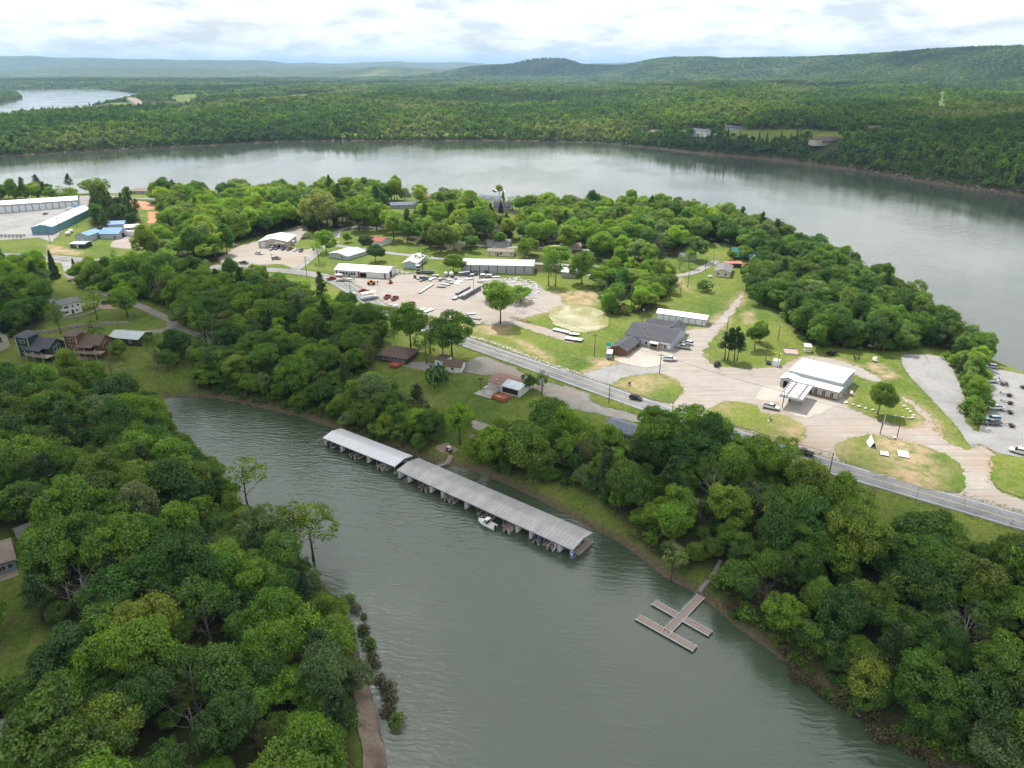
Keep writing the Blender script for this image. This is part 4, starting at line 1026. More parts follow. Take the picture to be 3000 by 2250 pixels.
simple('blue_roof_shop', 'largest blue-roofed shop in the middle of the shops', ZS(660,345), ZS(985,352), 16, 3.4, 2.6, WGB, RSB, cat='shop', doors=(('F', .8, 1.0, 2.1), ('R', .4, 3.0, 2.8, DARK)))
simple('blue_roof_shop', 'blue-roofed shop at the back of the shops', ZS(815,215), ZS(1085,210), 10, 4.6, 1.6, WGB, RSB, cat='shop')
simple('pale_annex', 'pale grey annex with white roof at the right of the blue shops', ZS(1095,238), ZS(1335,225), 8, 3.4, 1.2, WGY, RW, cat='shop', wins=(('F', .3, 1, 1.2, 1.0),))
simple('lake_house', 'pale house with tan hip roof on the lake bank at left', C4(1405,330), C4(1600,330), 11, 3.3, 2.0, WGY, STN, hip=4.0, wins=(('F', .25, 1, 1.2, 1.2), ('F', .7, 1, 1.2, 1.2)), ov=.7)
simple('bank_house', 'low tan-roofed house behind the long storage building', C4(370,320), C4(600,312), 9, 2.8, 1.2, WTN, STN)
# --- commercial building and yard shop
b = House('commercial_building', 'tan commercial building with white metal roof and gabled porch', ZC(222,772), ZC(1242,778), 30, cat='building', p2=ZC(1690,556))
b.walls(3.9, 2.0, WTN, 'y'); b.roof(3.9, 2.0, RW, 'y', .3); L = b.L
b.opening('roll_up_door', 'F', L*.15, .05, L*.155, 3.3, DOORW)
b.walls(2.6, 1.5, WTN, 'y', L*.33, L*.92, -2.0, -.05, 2.3, 'porch_gable'); b.roof(2.6, 1.5, mat('taupe_roof', (.36, .31, .27), .8), 'y', .2, x0=L*.33, x1=L*.92, y0=-2.2, y1=-.05, name='porch_roof')
for f in (.35, .5, .65, .78, .90): b.block('porch_post', L*f - .12, L*f + .12, -2.0, -1.76, -.5, 2.5, TRIM)
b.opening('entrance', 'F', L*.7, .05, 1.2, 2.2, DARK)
for f in (.45, .58, .85): b.win('F', L*f, .7, 1.6, 1.3)
b.opening('sign_board', 'F', L*.62, 2.75, 2.6, .9, WHITEP, proud=2.12)
b.win('R', b.W*.1, .9, .9, 1.0); b.block('side_porch_roof', L + .02, L + 2.0, b.W*.32, b.W*.5, 2.5, 2.65, GREYP); b.opening('door', 'R', b.W*.4, .02, 1.0, 2.1, WDK); b.opening('door', 'R', b.W*.7, .02, 1.0, 2.1, WDK)
b = House('yard_shop', 'white dock-yard shop with white roof and brick pilasters', Z8(160,352), Z8(1300,424), 13, cat='shop', p2=Z8(1492,290))
b.walls(3.4, 1.7, WCR if False else WW); b.roof(3.4, 1.7, RW, ov=.3); L = b.L
for f in (.04, .455, .95): b.opening('pilaster', 'F', L*f, -.2, L*.032, 3.4, BRICK, proud=.16)
for f, w in ((.115, .045), (.165, .045), (.225, .035), (.325, .035), (.375, .035)): b.win('F', L*f, .9, L*w, 1.5, WDK)
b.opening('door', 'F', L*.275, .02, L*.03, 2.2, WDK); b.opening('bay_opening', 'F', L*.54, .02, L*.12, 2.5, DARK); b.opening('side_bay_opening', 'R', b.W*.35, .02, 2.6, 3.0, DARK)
simple('white_roof_hall', 'low hall with bright white roof behind the dock-yard shop', C5(1345,1012), C5(1548,1042), 17, 2.5, 1.3, WGB, RW, 'y', cat='building', wins=(('F', .7, .8, 1.0, 1.2),))
b = simple('white_garage', 'small white gabled garage left of the green-roofed warehouse', C6(-68,1128), C6(80,1136), 13, 3.2, 1.4, WGB, RW, 'y', p2=C6(246,1052), cat='garage')
b = House('warehouse', 'long grey warehouse with pale green roof behind the dock yard', C6(560,1166), C6(1340,1196), 13, cat='warehouse', p2=C6(1378,1128))
b.walls(4.6, 1.3, WGY); b.roof(4.6, 1.3, RGR, ov=.2)
for i in range(9): b.opening('wall_rib', 'F', .3 + (b.L - .6)*i/8, .0, .35, 4.5, BLACK, proud=.08)
b = simple('mobile_home', 'cream mobile home with grey-brown roof and small red porch', C6(840,988), C6(1120,1004), 6, 2.7, .9, WCR, STN, p2=C6(1152,972), wins=(('F', .08, .9, .7, 1.1), ('F', .32, .9, .7, 1.1), ('F', .52, .9, 1.8, 1.2), ('F', .92, .9, .7, 1.1)), doors=(('F', .40),), cat='mobile home')
b.block('porch', b.L*.22, b.L*.44, -1.6, -.1, -.5, .1, REDW)
simple('mobile_home', 'long grey-white mobile home behind the cream one', C6(835,888), C6(1090,886), 7, 2.6, .8, WGY, SGY, cat='mobile home', wins=(('F', .3, .9, 1, 1), ('F', .8, .9, 1, 1)))
simple('cottage', 'low cottage with grey-brown roof above the scrap pile', C6(1640,938), C6(1855,930), 8, 2.3, 1.5, WTN, STN, wins=(('F', .3, .8, 1, 1),))
simple('box_trailer', 'white box trailer standing beside the grey-brown cottage', C6(1535,942), C6(1615,944), 3, 2.9, .1, WHITEP, RW, cat='trailer', ov=.05)
simple('pale_shed', 'small shed with bright white roof beside the scrap pile', C6(1640,1226), C6(1795,1238), 9, 3.2, 1.3, WGY, RW, cat='shed')
simple('red_roof_house', 'white house with dull red roof by the back lane', C5(1912,890), C5(2020,853), 13, 2.7, 1.6, WW, SRD, 'y')
simple('bluegrey_house', 'long house with blue-grey roof among the town trees', C5(2010,486), C6(85,478), 10, 2.8, 1.8, WGY, SGB, wins=(('F', .3, .9, 1.3, 1.1), ('F', .7, .9, 1.3, 1.1)))
b = simple('grey_roof_house', 'cream house with grey roof and two front gables near the lake', ZL(262,452), ZL(790,492), 10, 2.9, 2.6, WCR, SGB, wins=(('F', .12, .7, 1.4, 1.2),))
b.walls(2.9, 2.0, WCR, 'y', b.L*.18, b.L*.42, -1.6, 2.5, name='gable_wall'); b.roof(2.9, 2.0, SGB, 'y', .3, x0=b.L*.18, x1=b.L*.42, y0=-1.6, y1=3.5, name='gable_roof')
b.walls(2.9, 2.6, WCR, 'y', b.L*.56, b.L*1.0, -3.0, 2.5, name='garage_wall'); b.roof(2.9, 2.6, SGB, 'y', .3, x0=b.L*.56, x1=b.L*1.0, y0=-3.0, y1=4.0, name='garage_roof')
b.opening('arched_window', 'F', b.L*.30, .8, 1.6, 1.6, GLASS, TRIM).location.y = -1.6; b.opening('garage_door', 'F', b.L*.78, .05, 4.2, 2.2, DOORW).location.y = -3.0
simple('tower_house', 'two-storey grey-blue house with white gable behind the grey-roofed one', ZL(612,330), ZL(806,372), 9, 6.6, 1.6, WBG, RW, 'y', wins=(('F', .25, 4.4, 1.3, 1.3), ('F', .75, 4.4, 1.3, 1.3)))
simple('dark_roof_house', 'house with near-black roof in front of the grey-roofed one', ZL(682,668), ZL(1112,676), 10, 2.6, 3.0, WTN, SBK)
simple('white_roof_barn', 'barn with bright white roof right of the dark-roofed house', ZL(1440,470), ZL(1770,478), 11, 3.0, 2.4, WGY, RW, cat='barn')
simple('rose_roof_house', 'low house with rose-brown roof near the lake shore trees', C6(150,385), C6(288,382), 9, 2.6, 1.4, WTN, SRB)
simple('shore_cottage', 'brown-roofed cottage by the tall trees at the point', C6(2160,482), C6(2275,482), 9, 3.0, 1.8, WTN, SBR)
simple('red_roof_cottage', 'red-roofed cottage in the trees behind the storage lot', C5(10,352), C5(205,352), 9, 2.6, 1.6, WTN, SRD)
b = simple('cream_house', 'cream house with grey gable roof beside the lane bend', C7(932,1047), C7(1078,1064), 17, 2.7, 1.4, WCR, SGY, 'y', wins=(('F', .25, 1.0, 1.4, 1.0), ('F', .72, .8, 1.0, 1.3)))
simple('red_carport', 'open carport with faded red roof behind the cream house', C7(1030,965), C7(1185,972), 5, 2.3, .4, WDK, RRED, cat='carport')
simple('a_frame_house', 'steep green-roofed house with brick chimney in the trees', C7(1110,895), C7(1305,898), 10, 2.0, 4.6, WRB, RTE, chimney=(.97, .5, .9, .6), wins=(('F', .5, .6, 1.4, 1.1),))
simple('green_roof_garage', 'red-brown garage with green gable roof beside the steep green house', C7(1275,926), C7(1372,928), 10, 2.4, 1.8, WRB, RTE, 'y', cat='garage', doors=(('F', .5, 2.6, 2.1, WDK),))
simple('lane_house', 'blue-roofed house behind the young trees in the lane bend', C7(625,906), C7(762,906), 8, 2.6, 1.2, WGY, SGB)
# --- far bank
for nm, lb, p0, p1, W_, h_, rs, wm, rm, hp in (
    ('bluff_house', 'brown hip-roofed house farthest left on the far bluff', ZF(50,166), ZF(178,166), 12, 3.2, 2.6, WTN, STN, 5),
    ('bluff_house', 'tall white house with grey roof and balconies on the far bluff', ZF(440,184), ZF(578,184), 12, 7.0, 3.0, WW, SGB, 0),
    ('bluff_house', 'dark-roofed house by the drive on the far bluff', ZF(742,128), ZF(880,130), 12, 3.6, 3.0, WGY, SBK, 0),
    ('bluff_house', 'largest brown house with dark balcony on the far bluff', ZF(1580,200), ZF(1800,205), 14, 6.2, 3.4, WTN, SBR, 6),
    ('bluff_house', 'brown-roofed house farthest right on the far bluff', ZF(2012,140), ZF(2130,140), 12, 4.0, 3.2, WBR, SBR, 0),
    ('far_house', 'white-walled house in the woods on the far left bank', ZB(515,232), ZB(568,234), 12, 6.0, 2.0, WW, SGY, 0),
    ('far_house', 'low pink-tan house with white drive on the far left bank', ZB(1268,240), ZB(1372,242), 12, 3.2, 1.8, WTN, SRB, 0),
    ('far_house', 'grey-brown house nearest the water on the far left bank', ZB(1372,342), ZB(1430,342), 12, 4.5, 2.2, WTN, SGY, 0),
    ('far_house', 'white-roofed house at the left edge across the lake', ZB(-30,385), ZB(50,385), 12, 3.4, 1.6, WGY, RW, 0),
    ('far_house', 'white-roofed cabin in the dark trees across the lake', ZB(482,326), ZB(540,326), 10, 3.0, 1.4, WGY, RW, 0),
    ('far_house', 'grey-roofed house beside the pale shore tree across the lake', ZB(2040,302), ZB(2092,302), 12, 4.0, 2.0, WGY, SGY, 0),
    ('far_building', 'long pale building on the hilltop clearing across the lake', ZB(1340,46), ZB(1455,46), 26, 7.0, 2.0, WTN, STN, 0),
    ('far_building', 'low rose-roofed building left of the pale hilltop one', ZB(1240,48), ZB(1330,48), 20, 5.0, 2.0, WTN, SRB, 0)):
    b = simple(nm, lb, p0, p1, W_, h_, rs, wm, rm, hip=hp, wins=(('F', .3, h_ - 2.0, 2.0, 1.3), ('F', .7, h_ - 2.0, 2.0, 1.3)))
    if 'balcon' in lb:
        b.block('balcony', b.L*.2, b.L*.8, -2.0, -.1, h_ - 3.0, h_ - 2.8, WDK if 'dark' in lb else TRIM); b.block('balcony_rail', b.L*.2, b.L*.8, -2.0, -1.9, h_ - 2.8, h_ - 1.9, WDK if 'dark' in lb else TRIM)
FAR_CLEAR = [c for c in CLEAR if c[1] > 850]
# ------------------------------------------------------------------ trees
def leaf_mat(name):
    m = NT(name)
    tone = m.attr('tone', 'INSTANCER').outputs['Color']
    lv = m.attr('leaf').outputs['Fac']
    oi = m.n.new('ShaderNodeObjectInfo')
    c = m.mix(1.0, tone, m.ramp(lv, [(0, (.50, .55, .48)), (.5, (1, 1, 1)), (1, (1.62, 1.46, 1.25))]), 'MULTIPLY')  # wide tone range; its ends put leaf highlights and gap shade into the colour
    nt = m.t; m.n.remove(m.b)
    d = m.n.new('ShaderNodeBsdfDiffuse'); t = m.n.new('ShaderNodeBsdfTranslucent'); gl = m.n.new('ShaderNodeBsdfGlossy')
    m.l.new(c, d.inputs['Color'])
    m.l.new(m.mix(1.0, c, (1.45, 1.35, .5), 'MULTIPLY'), t.inputs['Color'])
    gl.inputs['Roughness'].default_value = .45; gl.inputs['Color'].default_value = (.9, .95, 1, 1)
    m1 = m.n.new('ShaderNodeMixShader'); m1.inputs[0].default_value = .42
    m.l.new(d.outputs[0], m1.inputs[1]); m.l.new(t.outputs[0], m1.inputs[2])
    m2 = m.n.new('ShaderNodeMixShader'); m2.inputs[0].default_value = .03
    m.l.new(m1.outputs[0], m2.inputs[1]); m.l.new(gl.outputs[0], m2.inputs[2])
    m.l.new(m2.outputs[0], m.n['Material Output'].inputs['Surface'])
    return m.m
LEAF = leaf_mat('foliage')
BARK = mat('bark', (.085, .068, .052), .95, spec=.1, noise=.35, scale=2.5)
BARKG = mat('weathered_bark', (.27, .25, .23), .95, spec=.1, noise=.3, scale=2.0)
BARKT = mat('twig_bark', (.16, .135, .115), .95, spec=.1, noise=.3, scale=2.0)

def rand_dirs(r, n):
    v = r.normal(size=(n, 3)); return v / np.linalg.norm(v, axis=1)[:, None]
def leaf_quads(r, C, N, size, aspect=.75):
    """small bent leaf sprays: quads at C facing N"""
    n = len(C); t = np.cross(N, rand_dirs(r, n)); t /= np.linalg.norm(t, axis=1)[:, None] + 1e-9
    b = np.cross(N, t); s = size[:, None]
    k = .22 * s * N
    V = np.empty((n, 4, 3)); V[:, 0] = C - t * s - k; V[:, 1] = C + b * s * aspect + k * .3; V[:, 2] = C + t * s - k; V[:, 3] = C - b * s * aspect + k * .3
    return V.reshape(-1, 3)
def clumped_crown(seed, zc, rx, rz, nclump, per, leaf, crad=(1.0, 1.9), low=-.45, flat=1.0, inner=.12, lobes=1):
    """leaf sprays in clumps over the surface of a crown made of one or more lobes"""
    r = np.random.default_rng(seed)
    lob = [(np.array([0., 0., zc]), rx * (1.0 if lobes == 1 else .80), rz * (1.0 if lobes == 1 else .86))]
    for k in range(lobes - 1):
        a = r.random() * 6.28 if k == 0 else a + 2.1 + r.random(); d = rx * r.uniform(.40, .68)
        lob.append((np.array([d * math.cos(a), d * math.sin(a), zc + rz * r.uniform(-.45, .30)]), rx * r.uniform(.50, .72), rz * r.uniform(.50, .74)))
    area = np.array([l[1] * (l[1] + l[2]) for l in lob]); C = []; N = []; S = []; L = []
    for (lc, lx, lz), ar in zip(lob, area):
        n_ = max(6, int(nclump * ar / area.sum() * (1 if lobes == 1 else 1.15))); dirs = rand_dirs(r, n_ * 5); dirs = dirs[dirs[:, 2] > low]; keep = []
        for d in dirs:
            if all(np.dot(d, k) < 1 - 1.0 / n_ for k in keep): keep.append(d)
            if len(keep) >= n_: break
        for d in keep:
            c = np.array([d[0] * lx, d[1] * lx, d[2] * lz * (1 if d[2] > 0 else .65)]) * (.90 - .26 * r.random()) + lc
            if any(o is not lc and (((c - o)[:2] / ox) ** 2).sum() + ((c - o)[2] / oz) ** 2 < .55 for o, ox, oz in lob): continue
            cr = r.uniform(*crad); n = int(per * (cr / 1.4) ** 2 * r.uniform(.6, 1.2))
            q = rand_dirs(r, n); out = d * .75 + np.array([0, 0, .45]); q = q[(q @ out) > -.30]
            p = c + q * cr * np.array([1, 1, .70]) * (r.uniform(.62, 1.0, (len(q), 1)) + .32 * (r.random((len(q), 1)) > .86))
            nn = q * .8 + rand_dirs(r, len(q)) * .75 + np.array([0, 0, .3]); nn /= np.linalg.norm(nn, axis=1)[:, None]
            C.append(p); N.append(nn); S.append(r.uniform(.6, 1.3, len(q)) * leaf)
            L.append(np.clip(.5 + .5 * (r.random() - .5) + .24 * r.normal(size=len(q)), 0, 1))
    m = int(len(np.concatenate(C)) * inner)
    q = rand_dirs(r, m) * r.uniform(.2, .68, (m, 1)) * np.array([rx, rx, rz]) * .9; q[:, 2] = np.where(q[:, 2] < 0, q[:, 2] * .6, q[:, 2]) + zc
    C.append(q); N.append(rand_dirs(r, m)); S.append(r.uniform(1.0, 1.7, m) * leaf); L.append(np.full(m, .1))  # inner sprays toned dark: the crown's inner shade put into their colour
    C, N, S, L = (np.concatenate(x) for x in (C, N, S, L))
    return leaf_quads(r, C, N, S), L, None
def limbs(seed, height, base, nl, spread, r0, start=.35, twigs=0, sides=6, forks=2):
    r = np.random.default_rng(seed + 991); V = []; F = []
    def add(P, rad, s):
        v, f = tube(P, rad, s); o = len(V); V.extend(v); F.extend([tuple(i + o for i in q) for q in f])
    top = np.array([r.normal() * .4, r.normal() * .4, height])
    ts = np.linspace(0, 1, 6)
    P = [np.array([top[0] * t * t + .15 * math.sin(5 * t + seed), top[1] * t * t + .15 * math.cos(4 * t), -.8 + (height + .8) * t]) for t in ts]
    add(P, [r0 * (1.35 if i == 0 else 1 - .85 * t) for i, t in enumerate(ts)], sides)
    for k in range(nl):
        t = start + (.92 - start) * (k + r.random() * .6) / nl; w = k * 2.4 + r.random(); i = min(int(t * 5), 4)
        p0 = P[i] + (P[i+1] - P[i]) * (t * 5 - i); L = spread * (1.05 - .5 * t) * r.uniform(.75, 1.15)
        d = np.array([math.cos(w), math.sin(w), .55 + .5 * t]); pts = [p0]
        for j in range(1, 4):
            pts.append(p0 + d * L * j / 3 + np.array([r.normal(), r.normal(), .2 * j + r.normal() * .5]) * L * .06)
        rr = r0 * .42 * (1.1 - t)
        add(pts, [rr, rr * .7, rr * .45, rr * .18], max(4, sides - 2))
        for q in range(twigs):
            a = pts[1 + q % 2]; dd = d * .6 + r.normal(size=3) * .6; dd[2] = abs(dd[2]) * .8 + .25; l2 = L * r.uniform(.3, .6)
            m1 = a + dd * l2 * .5 + r.normal(size=3) * .12 * l2
            add([a, m1, a + dd * l2], [rr * .4, rr * .26, rr * .08], 3)
            for z in range(forks):
                d3 = dd * .6 + r.normal(size=3) * .5
                add([m1, m1 + d3 * l2 * .5], [rr * .2, rr * .05], 3)
    return V, F
def crown_mesh(name, V, L):
    n = len(V) // 4; me = bpy.data.meshes.new(name)
    me.vertices.add(len(V)); me.vertices.foreach_set('co', np.asarray(V, np.float32).ravel())
    me.loops.add(4 * n); me.loops.foreach_set('vertex_index', np.arange(4 * n, dtype=np.int32))
    me.polygons.add(n); me.polygons.foreach_set('loop_start', np.arange(n, dtype=np.int32) * 4)
    me.attributes.new('leaf', 'FLOAT', 'FACE').data.foreach_set('value', np.asarray(L, np.float32))
    me.materials.append(LEAF); me.update(calc_edges=True)
    return me
def wood_mesh(name, V, F, m):
    me = bpy.data.meshes.new(name); me.from_pydata([tuple(v) for v in V], [], F); me.materials.append(m)
    me.polygons.foreach_set('use_smooth', np.ones(len(me.polygons), bool)); me.update(); return me
def pine_crown(seed, height, rad, per, leaf, bare=.42):
    r = np.random.default_rng(seed); C = []; N = []; S = []
    z = height * bare
    while z < height:
        t = (z - height * bare) / (height * (1 - bare)); rr = rad * (1 - t) ** .7 * r.uniform(.65, 1.05) + .3
        for k in range(5):
            w = r.random() * 6.28; d = np.array([math.cos(w), math.sin(w), .12]);
            for q in range(3):
                c = np.array([0, 0, z]) + d * rr * (.45 + .28 * q) + r.normal(size=3) * .2
                n = max(5, int(per * (.6 + .4 * (1 - t))))
                p = rand_dirs(r, n) * np.array([.75, .75, .42]) * (.55 + .5 * (1 - t)) + c
                C.append(p); nn = rand_dirs(r, n) * .8 + np.array([0, 0, .8]); N.append(nn / np.linalg.norm(nn, axis=1)[:, None]); S.append(r.uniform(.6, 1.2, n) * leaf)
        z += height * .055
    C, N, S = (np.concatenate(x) for x in (C, N, S))
    return leaf_quads(r, C, N, S, .5), np.clip(.5 + .25 * r.normal(size=len(C)), 0, 1)
def cone_crown(seed, height, rad, n, leaf):
    r = np.random.default_rng(seed); t = r.random(n) ** .62; w = r.random(n) * 6.28
    t = 1 - t; t = np.clip(t, 0, 1); rr = rad * (1 - t) ** .9 * (.78 + .25 * np.sin(w * 3 + t * 17) * r.random(n) + .12 * np.sin(t * 40))
    C = np.stack([rr * np.cos(w), rr * np.sin(w), .5 + t * (height - .5)], 1) + r.normal(size=(n, 3)) * .16
    N = np.stack([np.cos(w), np.sin(w), np.full(n, .6)], 1) + rand_dirs(r, n) * .7; N /= np.linalg.norm(N, axis=1)[:, None]
    return leaf_quads(r, C, N, r.uniform(.6, 1.2, n) * leaf, .6), np.clip(.5 + .25 * r.normal(size=n), 0, 1)

PROTO = {}        # kind -> list of (crown mesh, trunk mesh)
def add_proto(kind, crown, trunk): PROTO.setdefault(kind, []).append((crown, trunk))
for k in range(9):          # round and spreading broadleaf crowns, about 14 m tall
    zc = 8.2 + .6 * (k % 3); rx = 4.6 + .4 * (k % 4); rz = 4.0 + .75 * ((k * 2) % 3)
    V, L, _ = clumped_crown(40 + k, zc - 1.2, rx * (1.06, .92, 1.0)[k % 3], rz + (.6, 1.6, 1.0)[k % 3], 62 + 3 * k, 270, .215, (.85, 2.05), low=-.88, lobes=(3, 4, 2, 5, 3, 4, 2, 5, 3)[k])
    v, f = limbs(k, zc + rz * .45, 0, 9, 4.6, .30)
    add_proto('broadleaf', crown_mesh('crown', V, L), wood_mesh('trunk', v, f, BARK))
for k in range(3):          # thin airy crowns
    V, L, _ = clumped_crown(80 + k, 8.2, 3.6, 5.2, 44, 140, .20, (.7, 1.40), low=-.8, inner=.05, lobes=3 + k)
    v, f = limbs(20 + k, 12.0, 0, 11, 3.6, .22, .25, 2)
    add_proto('airy', crown_mesh('crown', V, L), wood_mesh('trunk', v, f, BARK))
for k in range(3):
    V, L = pine_crown(90 + k, 14.5, 3.5, 16, .36, .40 + .05 * k)
    v, f = limbs(30 + k, 14.2, 0, 8, 2.2, .28, .45)
    add_proto('pine', crown_mesh('crown', V, L), wood_mesh('trunk', v, f, BARK))
for k in range(2):
    V, L = cone_crown(95 + k, 11.0 + k, 2.9, 3600, .32)
    v, f = limbs(35 + k, 8, 0, 3, 1.0, .2, .5)
    add_proto('cedar', crown_mesh('crown', V, L), wood_mesh('trunk', v, f, BARK))
for k in range(3):          # leafless trees
    v, f = limbs(60 + k, 9.5 + k, 0, 12, 5.2, .26, .28, 5, 6, 3)
    add_proto('bare', None, wood_mesh('trunk', v, f, (BARKT, BARKG, BARKT)[k]))
v, f = limbs(77, 8.0, 0, 5, 5.0, .34, .38, 2, 7, 1)
add_proto('dead', None, wood_mesh('trunk', v, f, BARKG))
for k in range(3):          # bushes
    V, L, _ = clumped_crown(110 + k, 1.1, 1.7, 1.6, 20, 62, .26, (.6, 1.0), low=-.3)
    v, f = limbs(110 + k, 1.4, 0, 5, 1.2, .06, .1)
    add_proto('bush', crown_mesh('crown', V, L), wood_mesh('stem', v, f, BARK))
for k in range(4):          # the far woods: the same crowns with larger sprays
    V, L, _ = clumped_crown(120 + k, 7.6, 4.9, 4.6 + .5 * (k % 2), 26, 17, .90, (1.3, 2.4), low=-.5, inner=.1, lobes=2 + k % 3)
    add_proto('far', crown_mesh('crown', V, L), None)
for k in range(2):
    V, L = cone_crown(130 + k, 13, 3.0, 260, 1.0)
    add_proto('far', crown_mesh('crown', V, L), None)

TONES = {'mid': (.106, .214, .016), 'bright': (.160, .285, .018), 'deep': (.060, .148, .015), 'olive': (.120, .194, .020), 'yellow': (.190, .275, .022),
         'sage': (.158, .232, .078), 'pine': (.057, .103, .028), 'cedar': (.033, .068, .032), 'pale': (.245, .290, .095), 'russet': (.140, .118, .062)}
TONEW = {'mid': 'mid green', 'bright': 'bright green', 'deep': 'dark green', 'olive': 'olive green', 'yellow': 'yellow-green', 'sage': 'pale grey-green',
         'pine': 'dull green', 'cedar': 'blackish green', 'pale': 'pale cream-green', 'russet': 'brownish'}
BARE_SPOTS = []
PLACED = []       # dict(kind, x, y, z, scale, rot, tone, zone, label)
def near_any(P, spots, r):
    if not len(spots): return np.zeros(len(P), bool)
    S = np.asarray(spots, float); out = np.zeros(len(P), bool)
    for s in S: out |= ((P - s[:2]) ** 2).sum(1) < r * r
    return out
def scatter(w, spacing, seed):
    r = np.random.default_rng(seed); lo, hi = w.min(0), w.max(0)
    xs = np.arange(lo[0], hi[0], spacing); ys_ = np.arange(lo[1], hi[1], spacing * .87)
    P = np.stack(np.meshgrid(xs, ys_), -1); P[1::2, :, 0] += spacing / 2
    P = P.reshape(-1, 2) + r.uniform(-.36, .36, (P.size // 2, 2)) * spacing
    P = P[inside(P, w)]
    for o in OPEN:
        if len(P): P = P[seg_dist(P, o) > 0]
    return P
LINES = [ROAD] + LANES
def off_lines(P, clear):
    k = np.ones(len(P), bool)
    for i, L in enumerate(LINES):
        A = L[::2]
        d = np.full(len(P), 1e9)
        for a in A: d = np.minimum(d, ((P - a) ** 2).sum(1))
        k &= np.sqrt(d) > (clear + 3.0 if i == 0 else 1.5 if i in (6, 7, 8, 9) else clear)
    return k
